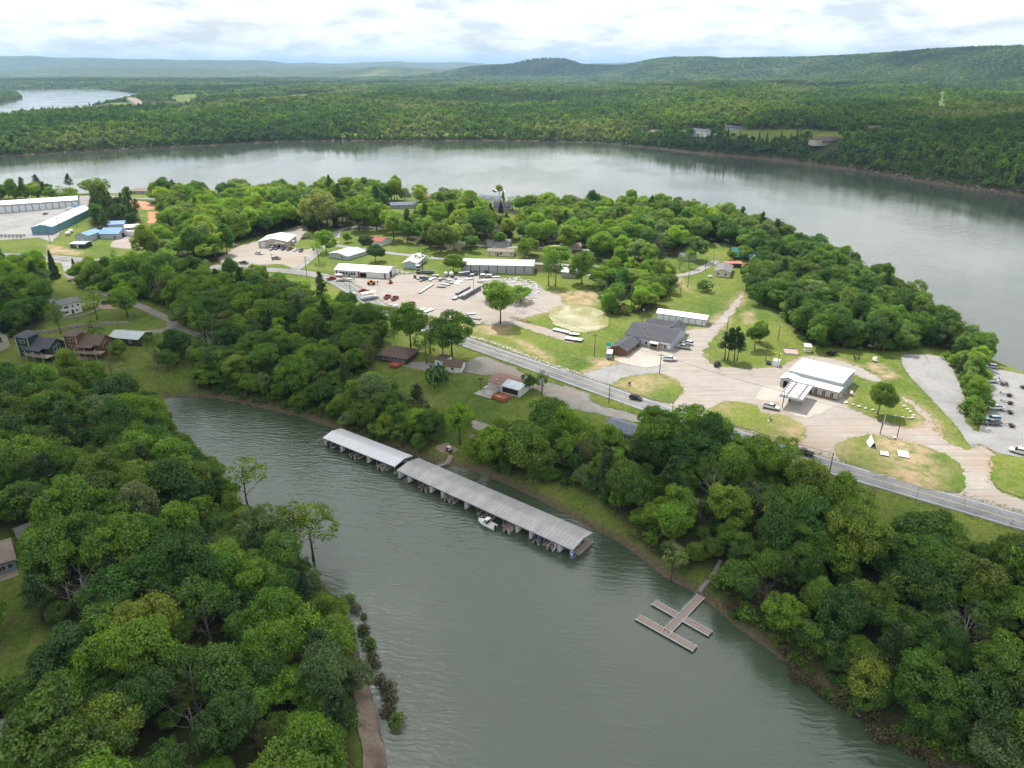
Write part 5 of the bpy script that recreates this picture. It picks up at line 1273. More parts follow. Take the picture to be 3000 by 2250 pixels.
# ------------------------------------------------------------------ trees placed one by one
SPECIAL = [
 # photograph pixel of the trunk's foot, kind, scale, tone, label
 (CR(1610,690),'pine',.92,'pine','tall pine at the left end of the four pines by the dark-roofed store'),
 (CR(1642,697),'pine',.96,'pine','pine with a double trunk look, second of four beside the dark-roofed store'),
 (CR(1700,705),'pine',.90,'pine','slim pine, third of four beside the dark-roofed store'),
 (CR(1735,706),'pine',.86,'pine','pine at the right end of the four by the gravel track'),
 (CR(1905,585),'broadleaf',.88,'mid','full green tree just right of the four pines'),
 (CR(1960,520),'broadleaf',.72,'bright','smaller green tree behind the four pines'),
 (CG(1028,868),'broadleaf',.93,'olive','lone round tree on the lawn right of the filling station'),
 (CY(2090,618),'broadleaf',1.62,'bright','big open-crowned oak at the corner of the dock yard by the pond'),
 (CY(1560,992),'broadleaf',1.50,'mid','tall open oak behind the small white garage'),
 (CY(1335,945),'airy',1.40,'sage','thin pale tree among the oaks beside the highway'),
 (CY(1120,905),'broadleaf',1.45,'mid','leafy oak beside the brown hip-roofed house'),
 (CY(1288,1050),'airy',1.10,'mid','slender tree in front of the brown hip-roofed house'),
 (CY(1470,985),'airy',1.15,'mid','narrow tree just left of the tall oak behind the white garage'),
 (C5(1232,1062),'airy',1.25,'bright','young bright tree on the grass by the side street'),
 (C5(1310,960),'broadleaf',1.10,'bright','bright tree standing by the side street above the young one'),
 (C5(1845,1060),'broadleaf',.95,'deep','dark round tree between the white-roofed shop and the garage'),
 (C5(1760,950),'broadleaf',.85,'pine','dull dark tree behind the white-roofed building'),
 (C5(1240,730),'broadleaf',2.0,'pale','huge pale-leaved tree behind the tan commercial building'),
 (C5(1330,690),'broadleaf',1.9,'sage','large pale tree at the back of the tan commercial building'),
 (C5(1670,720),'broadleaf',1.65,'bright','wide bright tree over the town street'),
 (C5(1860,720),'broadleaf',1.6,'yellow','spreading yellow-green tree beside the red-roofed house'),
 (C5(2040,830),'broadleaf',1.35,'bright','tall open tree right of the red-roofed house'),
 (C5(2190,850),'broadleaf',1.15,'mid','green tree on the lawn before the red-roofed house'),
 (C5(1540,850),'broadleaf',.55,'bright','small round tree by the town street'),
 (C6(340,955),'broadleaf',1.75,'olive','wide dark tree between the white garage and the mobile home'),
 (C6(665,945),'broadleaf',.80,'mid','small round lawn tree left of the cream mobile home'),
 (C6(1312,975),'broadleaf',.80,'olive','low spreading tree right of the cream mobile home'),
 (C6(775,835),'broadleaf',1.6,'deep','dark tall tree behind the cream mobile home'),
 (C6(980,880),'broadleaf',.80,'mid','green tree in front of the long grey mobile home'),
 (C6(1700,925),'broadleaf',1.35,'bright','bright tree in front of the brown-roofed cottage'),
 (C6(1500,1312),'airy',1.45,'mid','open tree at the left of the three by the scrap pile'),
 (C6(1575,1322),'airy',1.6,'mid','tall open tree in the middle of the three by the scrap pile'),
 (C6(1860,1300),'broadleaf',1.45,'olive','dense tree at the right of the three by the scrap pile'),
 (C6(470,1170),'broadleaf',1.0,'bright','bright tree at the left end of the green-roofed warehouse'),
 (C6(145,1150),'airy',1.1,'sage','thin tree in front of the small white garage'),
 (C6(850,1480),'broadleaf',.85,'bright','light green young tree left of the white scrap heap'),
 (C6(1200,1490),'broadleaf',.9,'bright','light green young tree right of the white scrap heap'),
 (C6(1010,395),'cedar',.80,'mid','conical green tree beside the grey-roofed lake house'),
 (C6(985,530),'cedar',1.0,'cedar','dark conical cedar in front of the dark-roofed house'),
 (C6(970,330),'broadleaf',.95,'pale','yellow-flowering tree behind the grey-roofed lake house'),
 (C7(840,1190),'bush',2.2,'deep','large round bush alone on the sloping lawn'),
 (C7(1200,1055),'broadleaf',.45,'deep','small round tree by the cream house drive'),
 (C7(690,970),'airy',.80,'bright','young tree inside the bend of the lane'),
 (C7(608,990),'airy',.70,'bright','thinnest young tree inside the bend of the lane'),
 (C7(745,900),'broadleaf',1.2,'mid','full tree above the bend of the lane'),
 (C7(1215,900),'broadleaf',.70,'bright','leafy tree in front of the green-roofed A-frame'),
 (C7(1090,900),'broadleaf',.55,'bright','small tree left of the green-roofed A-frame'),
 (C7(1290,1240),'broadleaf',.85,'deep','dark tree at the top of the gravel track'),
 (C7(1480,1250),'broadleaf',.85,'sage','pale grey-green tree at the edge of the east wood'),
 (C4(1790,740),'broadleaf',.62,'mid','low round tree on the grass above the blue-roofed shop lot'),
 (C4(600,1235),'cedar',1.15,'cedar','black-green cedar by the highway turnout'),
 (C4(820,1190),'cedar',.75,'cedar','small dark cedar across the turnout from the taller one'),
 (C4(420,310),'pine',1.35,'pine','big pine behind the long white storage building'),
 (C4(770,310),'pine',1.20,'pine','dark pine right of the long white storage building'),
 (C4(1000,320),'broadleaf',1.30,'bright','large bright tree on the lake bank beside the dark pine'),
 (C4(1170,320),'airy',1.25,'deep','narrow dark tree on the lake bank'),
 (C4(1385,385),'broadleaf',.85,'mid','round tree in front of the pale lake house'),
 (CB(1040,972),'bare',1.15,'mid','leaning nearly leafless tree on the cove-head lawn'),
 (CB(1462,842),'airy',1.15,'olive','thin-leaved tall tree on the cove-head lawn'),
 (CB(1440,892),'bare',.95,'mid','slim bare tree beside the tall tree on the cove-head lawn'),
 (CB(1110,790),'broadleaf',.72,'bright','bright tree in front of the pale metal-roofed cabin'),
 (CB(903,428),'airy',1.35,'bright','tall bright tree on the terrace lawn beside the white two-storey house'),
 (CB(1185,405),'broadleaf',1.25,'bright','bright spreading tree by the cabin drive'),
 (CB(1200,1165),'airy',1.20,'sage','silvery willow at the head of the cove'),
 (CB(1560,905),'broadleaf',.85,'mid','round tree low on the cove-head lawn near the water'),
 (CB(1640,840),'broadleaf',1.0,'deep','dark full tree between the cove-head lawn and the drive'),
 (CB(560,560),'airy',1.0,'olive','thin tree rising behind the gap between green and brown cabins'),
 (CB(900,700),'airy',1.1,'olive','sparse tree beside the right wall of the brown cabin'),
 (CB(80,560),'broadleaf',.9,'deep','dark tree behind the tan cabin at the left edge'),
 (CB(1690,790),'broadleaf',.95,'deep','dark tree at the edge of the cove-head lawn'),
 ((727,1484),'airy',1.3,'bright','thin upright tree standing at the water on the left shore'),
 ((917,1640),'airy',1.60,'yellow','tall feathery yellow-green tree at the point of the left shore'),
 ((872,1625),'airy',1.25,'yellow','shorter feathery tree left of the tall one at the point'),
 (CD(900,640),'airy',.82,'pale','pale yellow-green tree leaning over the water by the courtesy dock'),
 (CD(1180,420),'broadleaf',.55,'bright','small bright tree beside the dock footpath'),
 ((578,2182),'dead',.95,'mid','white dead tree with bare forked limbs near the bottom edge'),
 ((776,2225),'bare',.75,'mid','grey leafless snag near the bottom edge beside the shore'),
 ((280,1830),'bare',1.25,'mid','broad leafless grey tree beside the lawn at left'),
 ((215,1790),'dead',.85,'mid','dead white-limbed tree above the lawn at left'),
 ((625,1905),'bare',1.05,'mid','leafless brown tree in the middle of the left wood'),
 ((270,1300),'bare',.8,'mid','bare grey crown showing in the left wood below the cabins'),
 ((520,1540),'bare',.7,'mid','pale bare snag in the left wood near the thin shore tree'),
 ((2205,1545),'bare',1.0,'mid','leafless grey tree beside the woodland track'),
 ((2050,1520),'dead',.8,'mid','twisted bare tree below the highway bend'),
 ((1700,1360),'bare',.9,'mid','bare tree by the woodland track behind the grey boathouse'),
 (CH(1100,1020),'broadleaf',1.05,'bright','full tree left of the stairs to the boathouse gangway'),
 (CH(1420,1240),'broadleaf',1.25,'bright','big bright tree behind the middle of the grey boathouse'),
 (CH(1700,1250),'broadleaf',1.40,'bright','largest bright tree behind the grey boathouse'),
 (CH(1900,960),'broadleaf',1.30,'mid','large tree below the deck of the brown-roofed house'),
 (CH(1850,560),'airy',.75,'deep','small dark tree at the corner of the brown-roofed house'),
 (CH(1740,520),'broadleaf',.50,'deep','little tree by the pale metal roof'),
 (CH(890,470),'bush',2.6,'deep','big round thicket on the lawn below the white garage'),
 (CH(720,1100),'broadleaf',.55,'mid','bushy shore tree beside the cart landing'),
 (CH(560,1040),'airy',.85,'mid','conical shore tree behind the white boathouse'),
 ((190,2260),'broadleaf',1.22,'olive','olive-green rounded tree in the bottom left corner, leftmost of three'),
 ((300,2330),'broadleaf',1.25,'olive','olive-green rounded tree at the bottom left edge, nearest of three'),
 ((350,2210),'broadleaf',1.18,'yellow','yellow-green rounded tree at the bottom left, rightmost of three'),
 (CG(530,330),'broadleaf',.75,'mid','tree behind the small white-roofed shelter'),
]
def off_foot(P, m):
    for f in FOOT:
        lo, hi = f.min(0) - m - 1, f.max(0) + m + 1
        s_ = (P > lo).all(1) & (P < hi).all(1)
        if s_.any():
            k = np.ones(len(P), bool); k[np.where(s_)[0]] = seg_dist(P[s_], f) > m; P = P[k]
    return P
def free_of(P, spots, r):
    S = np.asarray([s[:2] for s in spots], float)
    k = np.ones(len(P), bool)
    for s in S: k &= ((P - s) ** 2).sum(1) > r * r
    return k
sp_xy = []
sg = ground([s[0][0] for s in SPECIAL], [s[0][1] for s in SPECIAL])
for s, gpt in zip(SPECIAL, sg):
    sp_xy.append(gpt)
    PLACED.append(dict(kind=s[1], x=gpt[0], y=gpt[1], z=max(gpt[2], .0), scale=s[2], rot=random.random() * 6.28, tone=s[3], zone='own', label=s[4], own=True))
ZONE = {  # spacing, scale range, weights of tones, label phrase
 'left': (7.2, (.62, 1.28), 'in the left bank wood'), 'north': (7.0, (.62, 1.20), 'in the wood between cove and highway'),
 'left_top': (8.0, (.8, 1.15), 'in the wood beside the white two-storey house'), 'roadside': (7.5, (.75, 1.1), 'along the highway above the cabins'),
 'right': (7.0, (.58, 1.22), 'on the right bank slope'), 'east': (7.2, (.62, 1.2), 'in the east wood by the lake'), 'top_east': (9.2, (.85, 1.35), 'in the wood at the point'),
 'middle': (10.0, (.85, 1.35), 'in the grove behind the warehouse'), 'pondside': (6.5, (.7, 1.0), 'in the clump by the pond'), 'mid_left': (8.6, (.95, 1.55), 'behind the commercial lot'),
 'mid_left2': (8.2, (.9, 1.4), 'beside the commercial lot'), 'bank_left': (9, (.9, 1.4), 'on the lake bank by the storage building'), 'bank_left2': (8.5, (1.0, 1.5), 'on the lake bank'),
 'pines_left': (7.5, (.75, 1.0), 'in the pines by the blue-roofed shop'), 'shore_mid': (10.5, (.95, 1.5), 'along the lake shore'), 'town': (11.5, (.85, 1.45), 'among the town houses'), 'town2': (12.0, (.85, 1.35), 'behind the warehouse'), 'town3': (9.0, (.9, 1.2), 'above the warehouse'), 'slope_mid': (8.5, (.7, 1.05), 'on the slope above the pond'), 'lawn_edge': (6.5, (.5, .85), 'at the foot of the cove lawn'),
 'strip_parking': (5.6, (.5, .72), 'in the strip beside the boat parking'), 'cove_left': (8, (.8, 1.1), 'by the highway'),
}
def pick(r, table):
    k = list(table); w = np.array([table[i] for i in k], float); return k[r.choice(len(k), p=w / w.sum())]
T_NEAR = dict(mid=.32, bright=.30, deep=.18, olive=.10, yellow=.05, sage=.05)
T_SUN = dict(mid=.24, bright=.30, deep=.14, olive=.10, yellow=.12, sage=.10)
T_PINE = dict(pine=.7, deep=.3)
rz_ = np.random.default_rng(21)
for zi, (zn, w) in enumerate(WOODW.items()):
    sp, (s0, s1), _ = ZONE[zn]
    P = scatter(w, sp, 300 + zi)
    if not len(P): continue
    P = P[off_lines(P, 3.2)]
    P = P[free_of(P, sp_xy, 4.2)]
    P = off_foot(P, 2.2)
    if zn not in ('left', 'north', 'right', 'roadside', 'left_top'):
        for cx, cy, r in CLEAR:                        # houses stay in view over their lawns
            if 430 < cy < 900 and len(P):
                u = np.array([-cx, -cy]) / math.hypot(cx, cy); q = P - np.array([cx, cy]); al = q @ u; la = np.abs(q @ np.array([-u[1], u[0]]))
                rr = min(r, 11.0); P = P[~((al > -rr) & (al < rr + (75 if cy > 600 else 55 if cy > 520 else 30)) & (la < min(r, 20) * .85))]
    for s_, q_ in zip(SPECIAL, sp_xy):
        if s_[1] in ('dead', 'bare') and len(P):      # bare trees show because nothing leafy stands right before them
            u = -np.asarray(q_[:2]) / np.hypot(*q_[:2]); v = P - np.asarray(q_[:2]); al = v @ u; la = np.abs(v @ np.array([-u[1], u[0]]))
            P = P[~((al > -5) & (al < 12) & (la < 5.0))]
    d = np.minimum(seg_dist(P, cove), seg_dist(P, lake)); P = P[d > .8]; d = d[d > .8]
    z = H_all(P)
    for (x, y), zz, dd in zip(P, z, d):
        tb = T_NEAR if zn in ('left', 'north', 'right', 'left_top', 'roadside') else T_PINE if zn == 'pines_left' else T_SUN
        kind = pick(rz_, dict(broadleaf=.76, airy=.14, pine=.05, cedar=.01, bare=.04)); sc = rz_.uniform(s0, s1)
        if zn == 'pines_left': kind = pick(rz_, dict(pine=.8, broadleaf=.2))
        if zn == 'east': kind = pick(rz_, dict(broadleaf=.9, airy=.06, pine=.04)); tb = dict(mid=.35, deep=.40, olive=.2, sage=.05)
        tone = pick(rz_, tb)
        if kind == 'pine': tone = 'pine'
        if kind == 'cedar': tone = 'cedar'
        if dd < 5: sc *= .72
        PLACED.append(dict(kind=kind, x=x, y=y, z=zz, scale=sc, rot=rz_.random() * 6.28, tone=tone, zone=zn, label=None, own=False, d=dd))
# undergrowth along the shores and wood edges
for zi, (zn, w) in enumerate(WOODW.items()):
    if zn in ('left', 'north', 'right', 'east', 'roadside', 'strip_parking', 'pondside'):
        P = scatter(w, 5.0, 700 + zi); d = np.minimum(seg_dist(P, cove), seg_dist(P, lake)); e = -seg_dist(P, w)
        k = (d > .3) & ((d < 9) | (e < 6)) & off_lines(P, 2.0); P = off_foot(P[k], 1.0)
        for (x, y), zz in zip(P, H_all(P)):
            PLACED.append(dict(kind='bush', x=x, y=y, z=zz, scale=rz_.uniform(.55, 1.35), rot=rz_.random() * 6.28, tone=pick(rz_, dict(mid=.3, olive=.3, deep=.2, russet=.12, bright=.08)), zone=zn, label=None, own=False, stuff=True))
# young trees filling the gaps under the canopy
for zi, zn in enumerate(('left', 'north', 'right', 'east', 'roadside', 'left_top')):
    P = scatter(WOODW[zn], 6.2, 960 + zi); P = P[off_lines(P, 3.0)]; P = off_foot(P, 2.0); P = P[np.minimum(seg_dist(P, cove), seg_dist(P, lake)) > 2.0]; P = P[free_of(P, sp_xy, 3.5)]
    for (x, y), zz in zip(P, H_all(P)):
        if rz_.random() < .72: PLACED.append(dict(kind='broadleaf', x=x, y=y, z=zz - .6, scale=rz_.uniform(.34, .66), rot=rz_.random() * 6.28, tone=pick(rz_, dict(mid=.34, bright=.26, deep=.22, olive=.12, sage=.06)), zone=zn, label=None, own=False, stuff=True))
for zn in ('left', 'north', 'right'):
    P = scatter(WOODW[zn], 2.7, 880 + len(zn)); d = seg_dist(P, cove); P = P[(d > .1) & (d < 4.5)]
    for (x, y), zz in zip(P, H_all(P)):
        if rz_.random() < .75: PLACED.append(dict(kind='bush', x=x, y=y, z=zz - .1, scale=rz_.uniform(.4, .95), rot=rz_.random() * 6.28, tone=pick(rz_, dict(mid=.25, olive=.3, deep=.2, russet=.25)), zone=zn, label=None, own=False, stuff=True))
# drowned brush in the shallows off the left and right shores
for (a, b, n) in (((1035,1750),(1100,1960),9), ((1120,1990),(1150,2130),6), ((2300,1960),(2560,2120),14), ((2560,2140),(2750,2240),10), ((760,1520),(800,1560),3)):
    for k in range(n):
        t = (k + .5) / n; px = a[0] + (b[0] - a[0]) * t; py = a[1] + (b[1] - a[1]) * t; x, y = plane(px + rz_.normal() * 12, py + rz_.normal() * 6)
        PLACED.append(dict(kind='bush', x=float(x), y=float(y), z=-.35, scale=rz_.uniform(.5, 1.0), rot=rz_.random() * 6.28, tone=pick(rz_, dict(russet=.7, olive=.3)), zone='left', label=None, own=False, stuff=True))

for t in PLACED:
    t['dist'] = math.sqrt(t['x'] ** 2 + t['y'] ** 2 + (CAM_Z - t['z']) ** 2)
    px, py = project(t['x'], t['y'], t['z'] + 8 * t['scale']); t['px'], t['py'] = px, py
    m = 5.5 * t['scale'] / t['dist'] * FPX
    t['seen'] = (-m < px < 3000 + m) and (py < 2250 + m * 1.3) and t['y'] > 20
    t['app'] = t['scale'] / t['dist']
MAXN = 298
own = [t for t in PLACED if t['own']]
cand = sorted([t for t in PLACED if not t['own'] and t['seen'] and not t.get('stuff') and t['kind'] != 'bush'], key=lambda t: -t['app'])
quota = MAXN - len(own)
solo = own + cand[:quota]
solo_ids = {id(t) for t in solo}
mass = [t for t in PLACED if id(t) not in solo_ids]

KNAME = dict(broadleaf='broadleaf_tree', airy='open_crowned_tree', pine='pine_tree', cedar='cedar_tree', bare='leafless_tree', dead='dead_tree', bush='bush')
KWORD = dict(broadleaf='broadleaf tree', airy='open-crowned tree', pine='pine', cedar='cedar', bare='leafless tree', dead='dead tree', bush='bush')
ORD = ['first','second','third','fourth','fifth','sixth','seventh','eighth','ninth','tenth','eleventh','twelfth','thirteenth','fourteenth','fifteenth','sixteenth','seventeenth','eighteenth','nineteenth','twentieth']
def ordn(i): return ORD[i] if i < 20 else '%dth' % (i + 1)
# rows back from the water, counted along each row from the near end
rows = {}
for t in solo:
    if t['own']: continue
    rows.setdefault((t['zone'], int(t['d'] // 9)), []).append(t)
for (zn, row), L in rows.items():
    L.sort(key=lambda t: -t['py'] if zn in ('left', 'right') else t['px'])
    where = 'from bottom' if zn in ('left', 'right') else 'from left'
    for i, t in enumerate(L):
        size = 'small' if t['scale'] < .82 else 'large' if t['scale'] > 1.08 else 'medium'
        short = {'left': 'left bank wood', 'right': 'right bank wood', 'north': 'wood below highway', 'left_top': 'wood beside white house', 'roadside': 'highway roadside wood', 'strip_parking': 'boat parking hedge', 'lawn_edge': 'cove lawn edge', 'east': 'east lake wood'}.get(zn, zn.replace('_', ' ') + ' grove')
        t['label'] = '%s %s %s, %s row back in %s, %s %s' % (size, TONEW[t['tone']].replace('mid green', 'green').replace('dull green', 'green') if t['kind'] not in ('bare', 'dead') else 'grey',
              KWORD[t['kind']].replace('broadleaf tree', 'tree').replace('open-crowned tree', 'open tree').replace('leafless tree', 'leafless tree'), ordn(row), short, ordn(i), where)
GROUPW = {'own': None}
for n, t in enumerate(solo):
    P = PROTO[t['kind']]; k = (n * 5 + 3) % len(P); crown, trunk = P[k]
    e = empty(KNAME[t['kind']], (t['x'], t['y'], t['z']), t['rot'], t['label'], 'bush' if t['kind'] == 'bush' else 'tree',
              'trees ' + ZONE[t['zone']][2] if not t['own'] else 'trees standing on their own')
    s = t['scale']; e.scale = (s * random.uniform(.82, 1.2), s * random.uniform(.82, 1.2), s * random.uniform(.84, 1.22))
    link(bpy.data.objects.new('trunk' if t['kind'] != 'bush' else 'stem', trunk), e)
    if crown:
        c = link(bpy.data.objects.new('crown', crown), e); j = random.uniform(.85, 1.15)
        c['tone'] = [v * j * random.uniform(.92, 1.08) for v in TONES[t['tone']]]

# ------------------------------------------------------------------ the woods as masses
def combined(name, crown, trunk):
    V = []; F = []; mi = []; L = []; ms = []
    for me_, lf in ((crown, True), (trunk, False)):
        if me_ is None: continue
        o = len(V); V += [v.co[:] for v in me_.vertices]; F += [tuple(i + o for i in p.vertices) for p in me_.polygons]; mi += [len(ms)] * len(me_.polygons)
        L += [a.value for a in me_.attributes['leaf'].data] if lf else [.5] * len(me_.polygons); ms.append(me_.materials[0])
    me_ = bpy.data.meshes.new(name); me_.from_pydata(V, [], F)
    for m in ms: me_.materials.append(m)
    me_.polygons.foreach_set('material_index', np.array(mi, np.int32))
    me_.attributes.new('leaf', 'FLOAT', 'FACE').data.foreach_set('value', np.array(L, np.float32)); me_.update()
    return me_
def mass_object(name, recs, kinds, label, cat):
    """one object whose points carry a tree each"""
    coll = bpy.data.collections.new(name + '_kinds'); order = []
    for kd in kinds:
        for i, (c_, t_) in enumerate(PROTO[kd]):
            o = bpy.data.objects.new('%s_%02d' % (kd, i), combined(kd, c_, t_)); coll.objects.link(o); order.append((o.name, kd))
    names = sorted(n for n, _ in order); by = {}
    for n, kd in order: by.setdefault(kd, []).append(names.index(n))
    me_ = bpy.data.meshes.new(name); me_.vertices.add(len(recs))
    me_.vertices.foreach_set('co', np.array([(t['x'], t['y'], t['z']) for t in recs], np.float32).ravel())
    r = np.random.default_rng(len(recs))
    me_.attributes.new('pick', 'INT', 'POINT').data.foreach_set('value', np.array([by[t['kind']][r.integers(len(by[t['kind']]))] for t in recs], np.int32))
    me_.attributes.new('turn', 'FLOAT_VECTOR', 'POINT').data.foreach_set('vector', np.array([(0, 0, t['rot']) for t in recs], np.float32).ravel())
    me_.attributes.new('size', 'FLOAT_VECTOR', 'POINT').data.foreach_set('vector', np.array([(t['scale'] * r.uniform(.85, 1.18), t['scale'] * r.uniform(.85, 1.18), t['scale'] * t.get('tall', 1) * r.uniform(.8, 1.25)) for t in recs], np.float32).ravel())
    me_.attributes.new('tone', 'FLOAT_COLOR', 'POINT').data.foreach_set('color', np.array([(*[v * t.get('j', 1.0) for v in TONES[t['tone']]], 1) for t in recs], np.float32).ravel())
    o = link(bpy.data.objects.new(name, me_)); tag(o, label, cat, kind='stuff')
    ng = bpy.data.node_groups.new(name, 'GeometryNodeTree')
    ng.interface.new_socket('Geometry', in_out='INPUT', socket_type='NodeSocketGeometry'); ng.interface.new_socket('Geometry', in_out='OUTPUT', socket_type='NodeSocketGeometry')
    N = ng.nodes; Lk = ng.links
    gi = N.new('NodeGroupInput'); go = N.new('NodeGroupOutput'); ip = N.new('GeometryNodeInstanceOnPoints'); ci = N.new('GeometryNodeCollectionInfo')
    ci.inputs['Collection'].default_value = coll; ci.inputs['Separate Children'].default_value = True; ci.inputs['Reset Children'].default_value = True
    def na(nm, ty):
        n = N.new('GeometryNodeInputNamedAttribute'); n.data_type = ty; n.inputs['Name'].default_value = nm; return n.outputs['Attribute']
    Lk.new(gi.outputs[0], ip.inputs['Points']); Lk.new(ci.outputs[0], ip.inputs['Instance']); ip.inputs['Pick Instance'].default_value = True
    Lk.new(na('pick', 'INT'), ip.inputs['Instance Index'])
    e2r = N.new('FunctionNodeEulerToRotation'); Lk.new(na('turn', 'FLOAT_VECTOR'), e2r.inputs[0]); Lk.new(e2r.outputs[0], ip.inputs['Rotation'])
    Lk.new(na('size', 'FLOAT_VECTOR'), ip.inputs['Scale'])
    Lk.new(ip.outputs[0], go.inputs[0])
    o.modifiers.new('trees', 'NODES').node_group = ng
    return o
for t in mass: t['j'] = random.uniform(.8, 1.18) * (1.0 if t['zone'] in ('left', 'north', 'right', 'east') else 1.18)  # leaf tones raised outside the bank and east woods: sunlight put into the colour
def inview(t): return abs(t['x']) < 90 + .85 * t['y']
mass = [t for t in mass if inview(t)]
mass_object('woodland', [t for t in mass if t['kind'] != 'bush'], ['broadleaf', 'airy', 'pine', 'cedar', 'bare'], 'dense broadleaf woods of the peninsula and banks', 'woodland')
mass_object('undergrowth', [t for t in mass if t['kind'] == 'bush'], ['bush'], 'green undergrowth and brush along banks and wood edges', 'undergrowth')

# far woods across the lake
FIELDS = [gpoly(p) for p in (
    [(815,290),(850,281),(960,277),(978,282),(900,296),(830,300)], [(490,300),(530,288),(575,284),(580,294),(540,300)], [(1378,236),(1420,234),(1420,242),(1385,243)],
    [(2392,252),(2490,250),(2490,260),(2395,262)], [(2145,296),(2215,289),(2220,296),(2160,302)],
    [(2752,262),(2764,262),(2764,330),(2742,330)], [(1990,310),(2035,305),(2035,318),(1990,322)],
    [(360,316),(405,310),(400,322),(365,328)], [(800,376),(850,370),(865,382),(810,388)], [(1790,316),(1870,312),(1870,320),(1790,324)])]
SETTLE = [gpoly(p) for p in ([(1995,380),(2060,376),(2200,383),(2420,386),(2480,384),(2600,390),(2600,399),(2420,405),(2200,396),(2100,396),(1995,396)], [(1895,384),(1945,384),(1945,399),(1895,399)],
    [(1480,388),(1300,390),(1000,394),(1000,401),(1300,398),(1480,396)], [(320,312),(410,302),(415,318),(325,322)])]
far_recs = []
rf = np.random.default_rng(77)
def far_band(y_a, y_b, sp, sc, tall, dmax=1e9):
    lo = [-(.74 * y_b + 60), y_a]; hi = [.74 * y_b + 60, y_b]
    xs = np.arange(lo[0], hi[0], sp); ys_ = np.arange(lo[1], hi[1], sp)
    P = np.stack(np.meshgrid(xs, ys_), -1).reshape(-1, 2); P = P + rf.uniform(-.42, .42, P.shape) * sp
    P = P[(np.abs(P[:, 0]) < .74 * P[:, 1] + 60)]
    P = P[lake_far_side(P) > 0]
    d = np.minimum(seg_dist(P, lake), seg_dist(P, arm)); k = (d > (2.5 if dmax > 1e8 else .8)) & (d < dmax); P = P[k]; d = d[k]
    for f in FIELDS + SETTLE:
        k = seg_dist(P, f) > 2; P = P[k]; d = d[k]
    for cx, cy, r in (FAR_CLEAR if dmax > 1e8 else []):                      # houses stand in small clearings open towards the lake
        u = np.array([-cx, -cy]) / math.hypot(cx, cy); q = P - np.array([cx, cy]); al = q @ u; la = np.abs(q @ np.array([-u[1], u[0]]))
        k = ~((al > -r - 2) & (al < r + 14) & (la < r * .75)); P = P[k]; d = d[k]
    z = H_all(P)
    a = n180(P[:, 0] * .5, P[:, 1] * .5); b = n700(P[:, 0], P[:, 1])
    for (x, y), zz, aa, bb, dd in zip(P, z, a, b, d):
        q = rf.random() * .52 + .22 + .30 * aa + .20 * bb
        tone = 'deep' if q < .30 else 'mid' if q < .60 else 'olive' if q < .70 else 'bright' if q < .84 else 'sage' if q < .96 else 'pale'
        s = sc * rf.uniform(.75, 1.2)
        if dd < 8: s *= .8
        far_recs.append(dict(kind='far', x=x, y=y, z=zz, scale=s, tall=tall, rot=rf.random() * 6.28, tone=tone, j=rf.uniform(.75, 1.22)))
far_band(560, 1700, 8.6, 1.0, 1.05)
far_band(560, 1500, 4.6, .46, .9, 16.0)
far_band(1700, 2700, 11.5, 1.2, 1.0)
far_band(2700, 4600, 17.0, 1.6, .72)
far_band(4600, 7800, 29.0, 2.6, .38)
mass_object('far_forest', far_recs, ['far'], 'wooded country rolling away beyond the lake', 'forest')
# fields are grass, not forest floor
P3 = GP
gm = terrain.data
wv_ = np.empty(len(P3), np.float32); gm.attributes['wood'].data.foreach_get('value', wv_); fv_ = np.empty(len(P3), np.float32); gm.attributes['far'].data.foreach_get('value', fv_)
for f in FIELDS + SETTLE:
    lo, hi = f.min(0) - 30, f.max(0) + 30; s = (P3 > lo).all(1) & (P3 < hi).all(1)
    if s.any():
        k = sstep(-4, 10, seg_dist(P3[s], f)); wv_[s] *= k; fv_[s] *= k
gm.attributes['wood'].data.foreach_set('value', wv_); gm.attributes['far'].data.foreach_set('value', fv_)

# weeds creeping over the edges of lots and verges
def tufts(name, label, P, hmin, hmax, seed, tones):
    r = np.random.default_rng(seed); Z = H_all(P); n = len(P); k = 4
    C = np.repeat(np.column_stack([P, Z + .12]), k, 0) + r.normal(size=(n * k, 3)) * np.array([.22, .22, .05]); N = rand_dirs(r, n * k); N[:, 2] = np.abs(N[:, 2]) + 1.1; N /= np.linalg.norm(N, axis=1)[:, None]
    o = link(bpy.data.objects.new(name, crown_mesh(name, leaf_quads(r, C, N, r.uniform(hmin, hmax, n * k)), np.clip(.5 + .3 * r.normal(size=n * k), 0, 1)))); o['tone'] = list(tones); return tag(o, label, 'grass', kind='stuff')
ed = []
for nm in ('gravel_lot', 'parking_lot', 'driveway', 'lower_lot', 'yard_lot', 'yard_track', 'commercial_lot', 'storage_lot', 'verge_by_drive', 'verge_by_station', 'verge_by_junction', 'verge_by_parking', 'verge_strip', 'verge_strip.001', 'pond'):
    o = bpy.data.objects[nm]; cnt = {}
    for p_ in o.data.polygons:
        for e_ in p_.edge_keys: cnt[e_] = cnt.get(e_, 0) + 1
    for (a, b), c_ in cnt.items():
        if c_ == 1:
            A, B = np.array(o.data.vertices[a].co[:2]), np.array(o.data.vertices[b].co[:2])
            for q in range(max(1, int(np.linalg.norm(B - A) * 2.2))): ed.append(A + (B - A) * rz_.random() + rz_.normal(size=2) * .55)
ed = np.array(ed); ed = ed[(ed[:, 1] > 50)]; dr = np.full(len(ed), 1e9)
for a in ROAD: dr = np.minimum(dr, ((ed - a) ** 2).sum(1))
ed = ed[np.sqrt(dr) > 4.2]
tufts('edge_weeds', 'weeds and grass tufts along the edges of the lots', ed, .06, .18, 3, (.130, .185, .038))
rd = []
nrm = normals(ROAD)
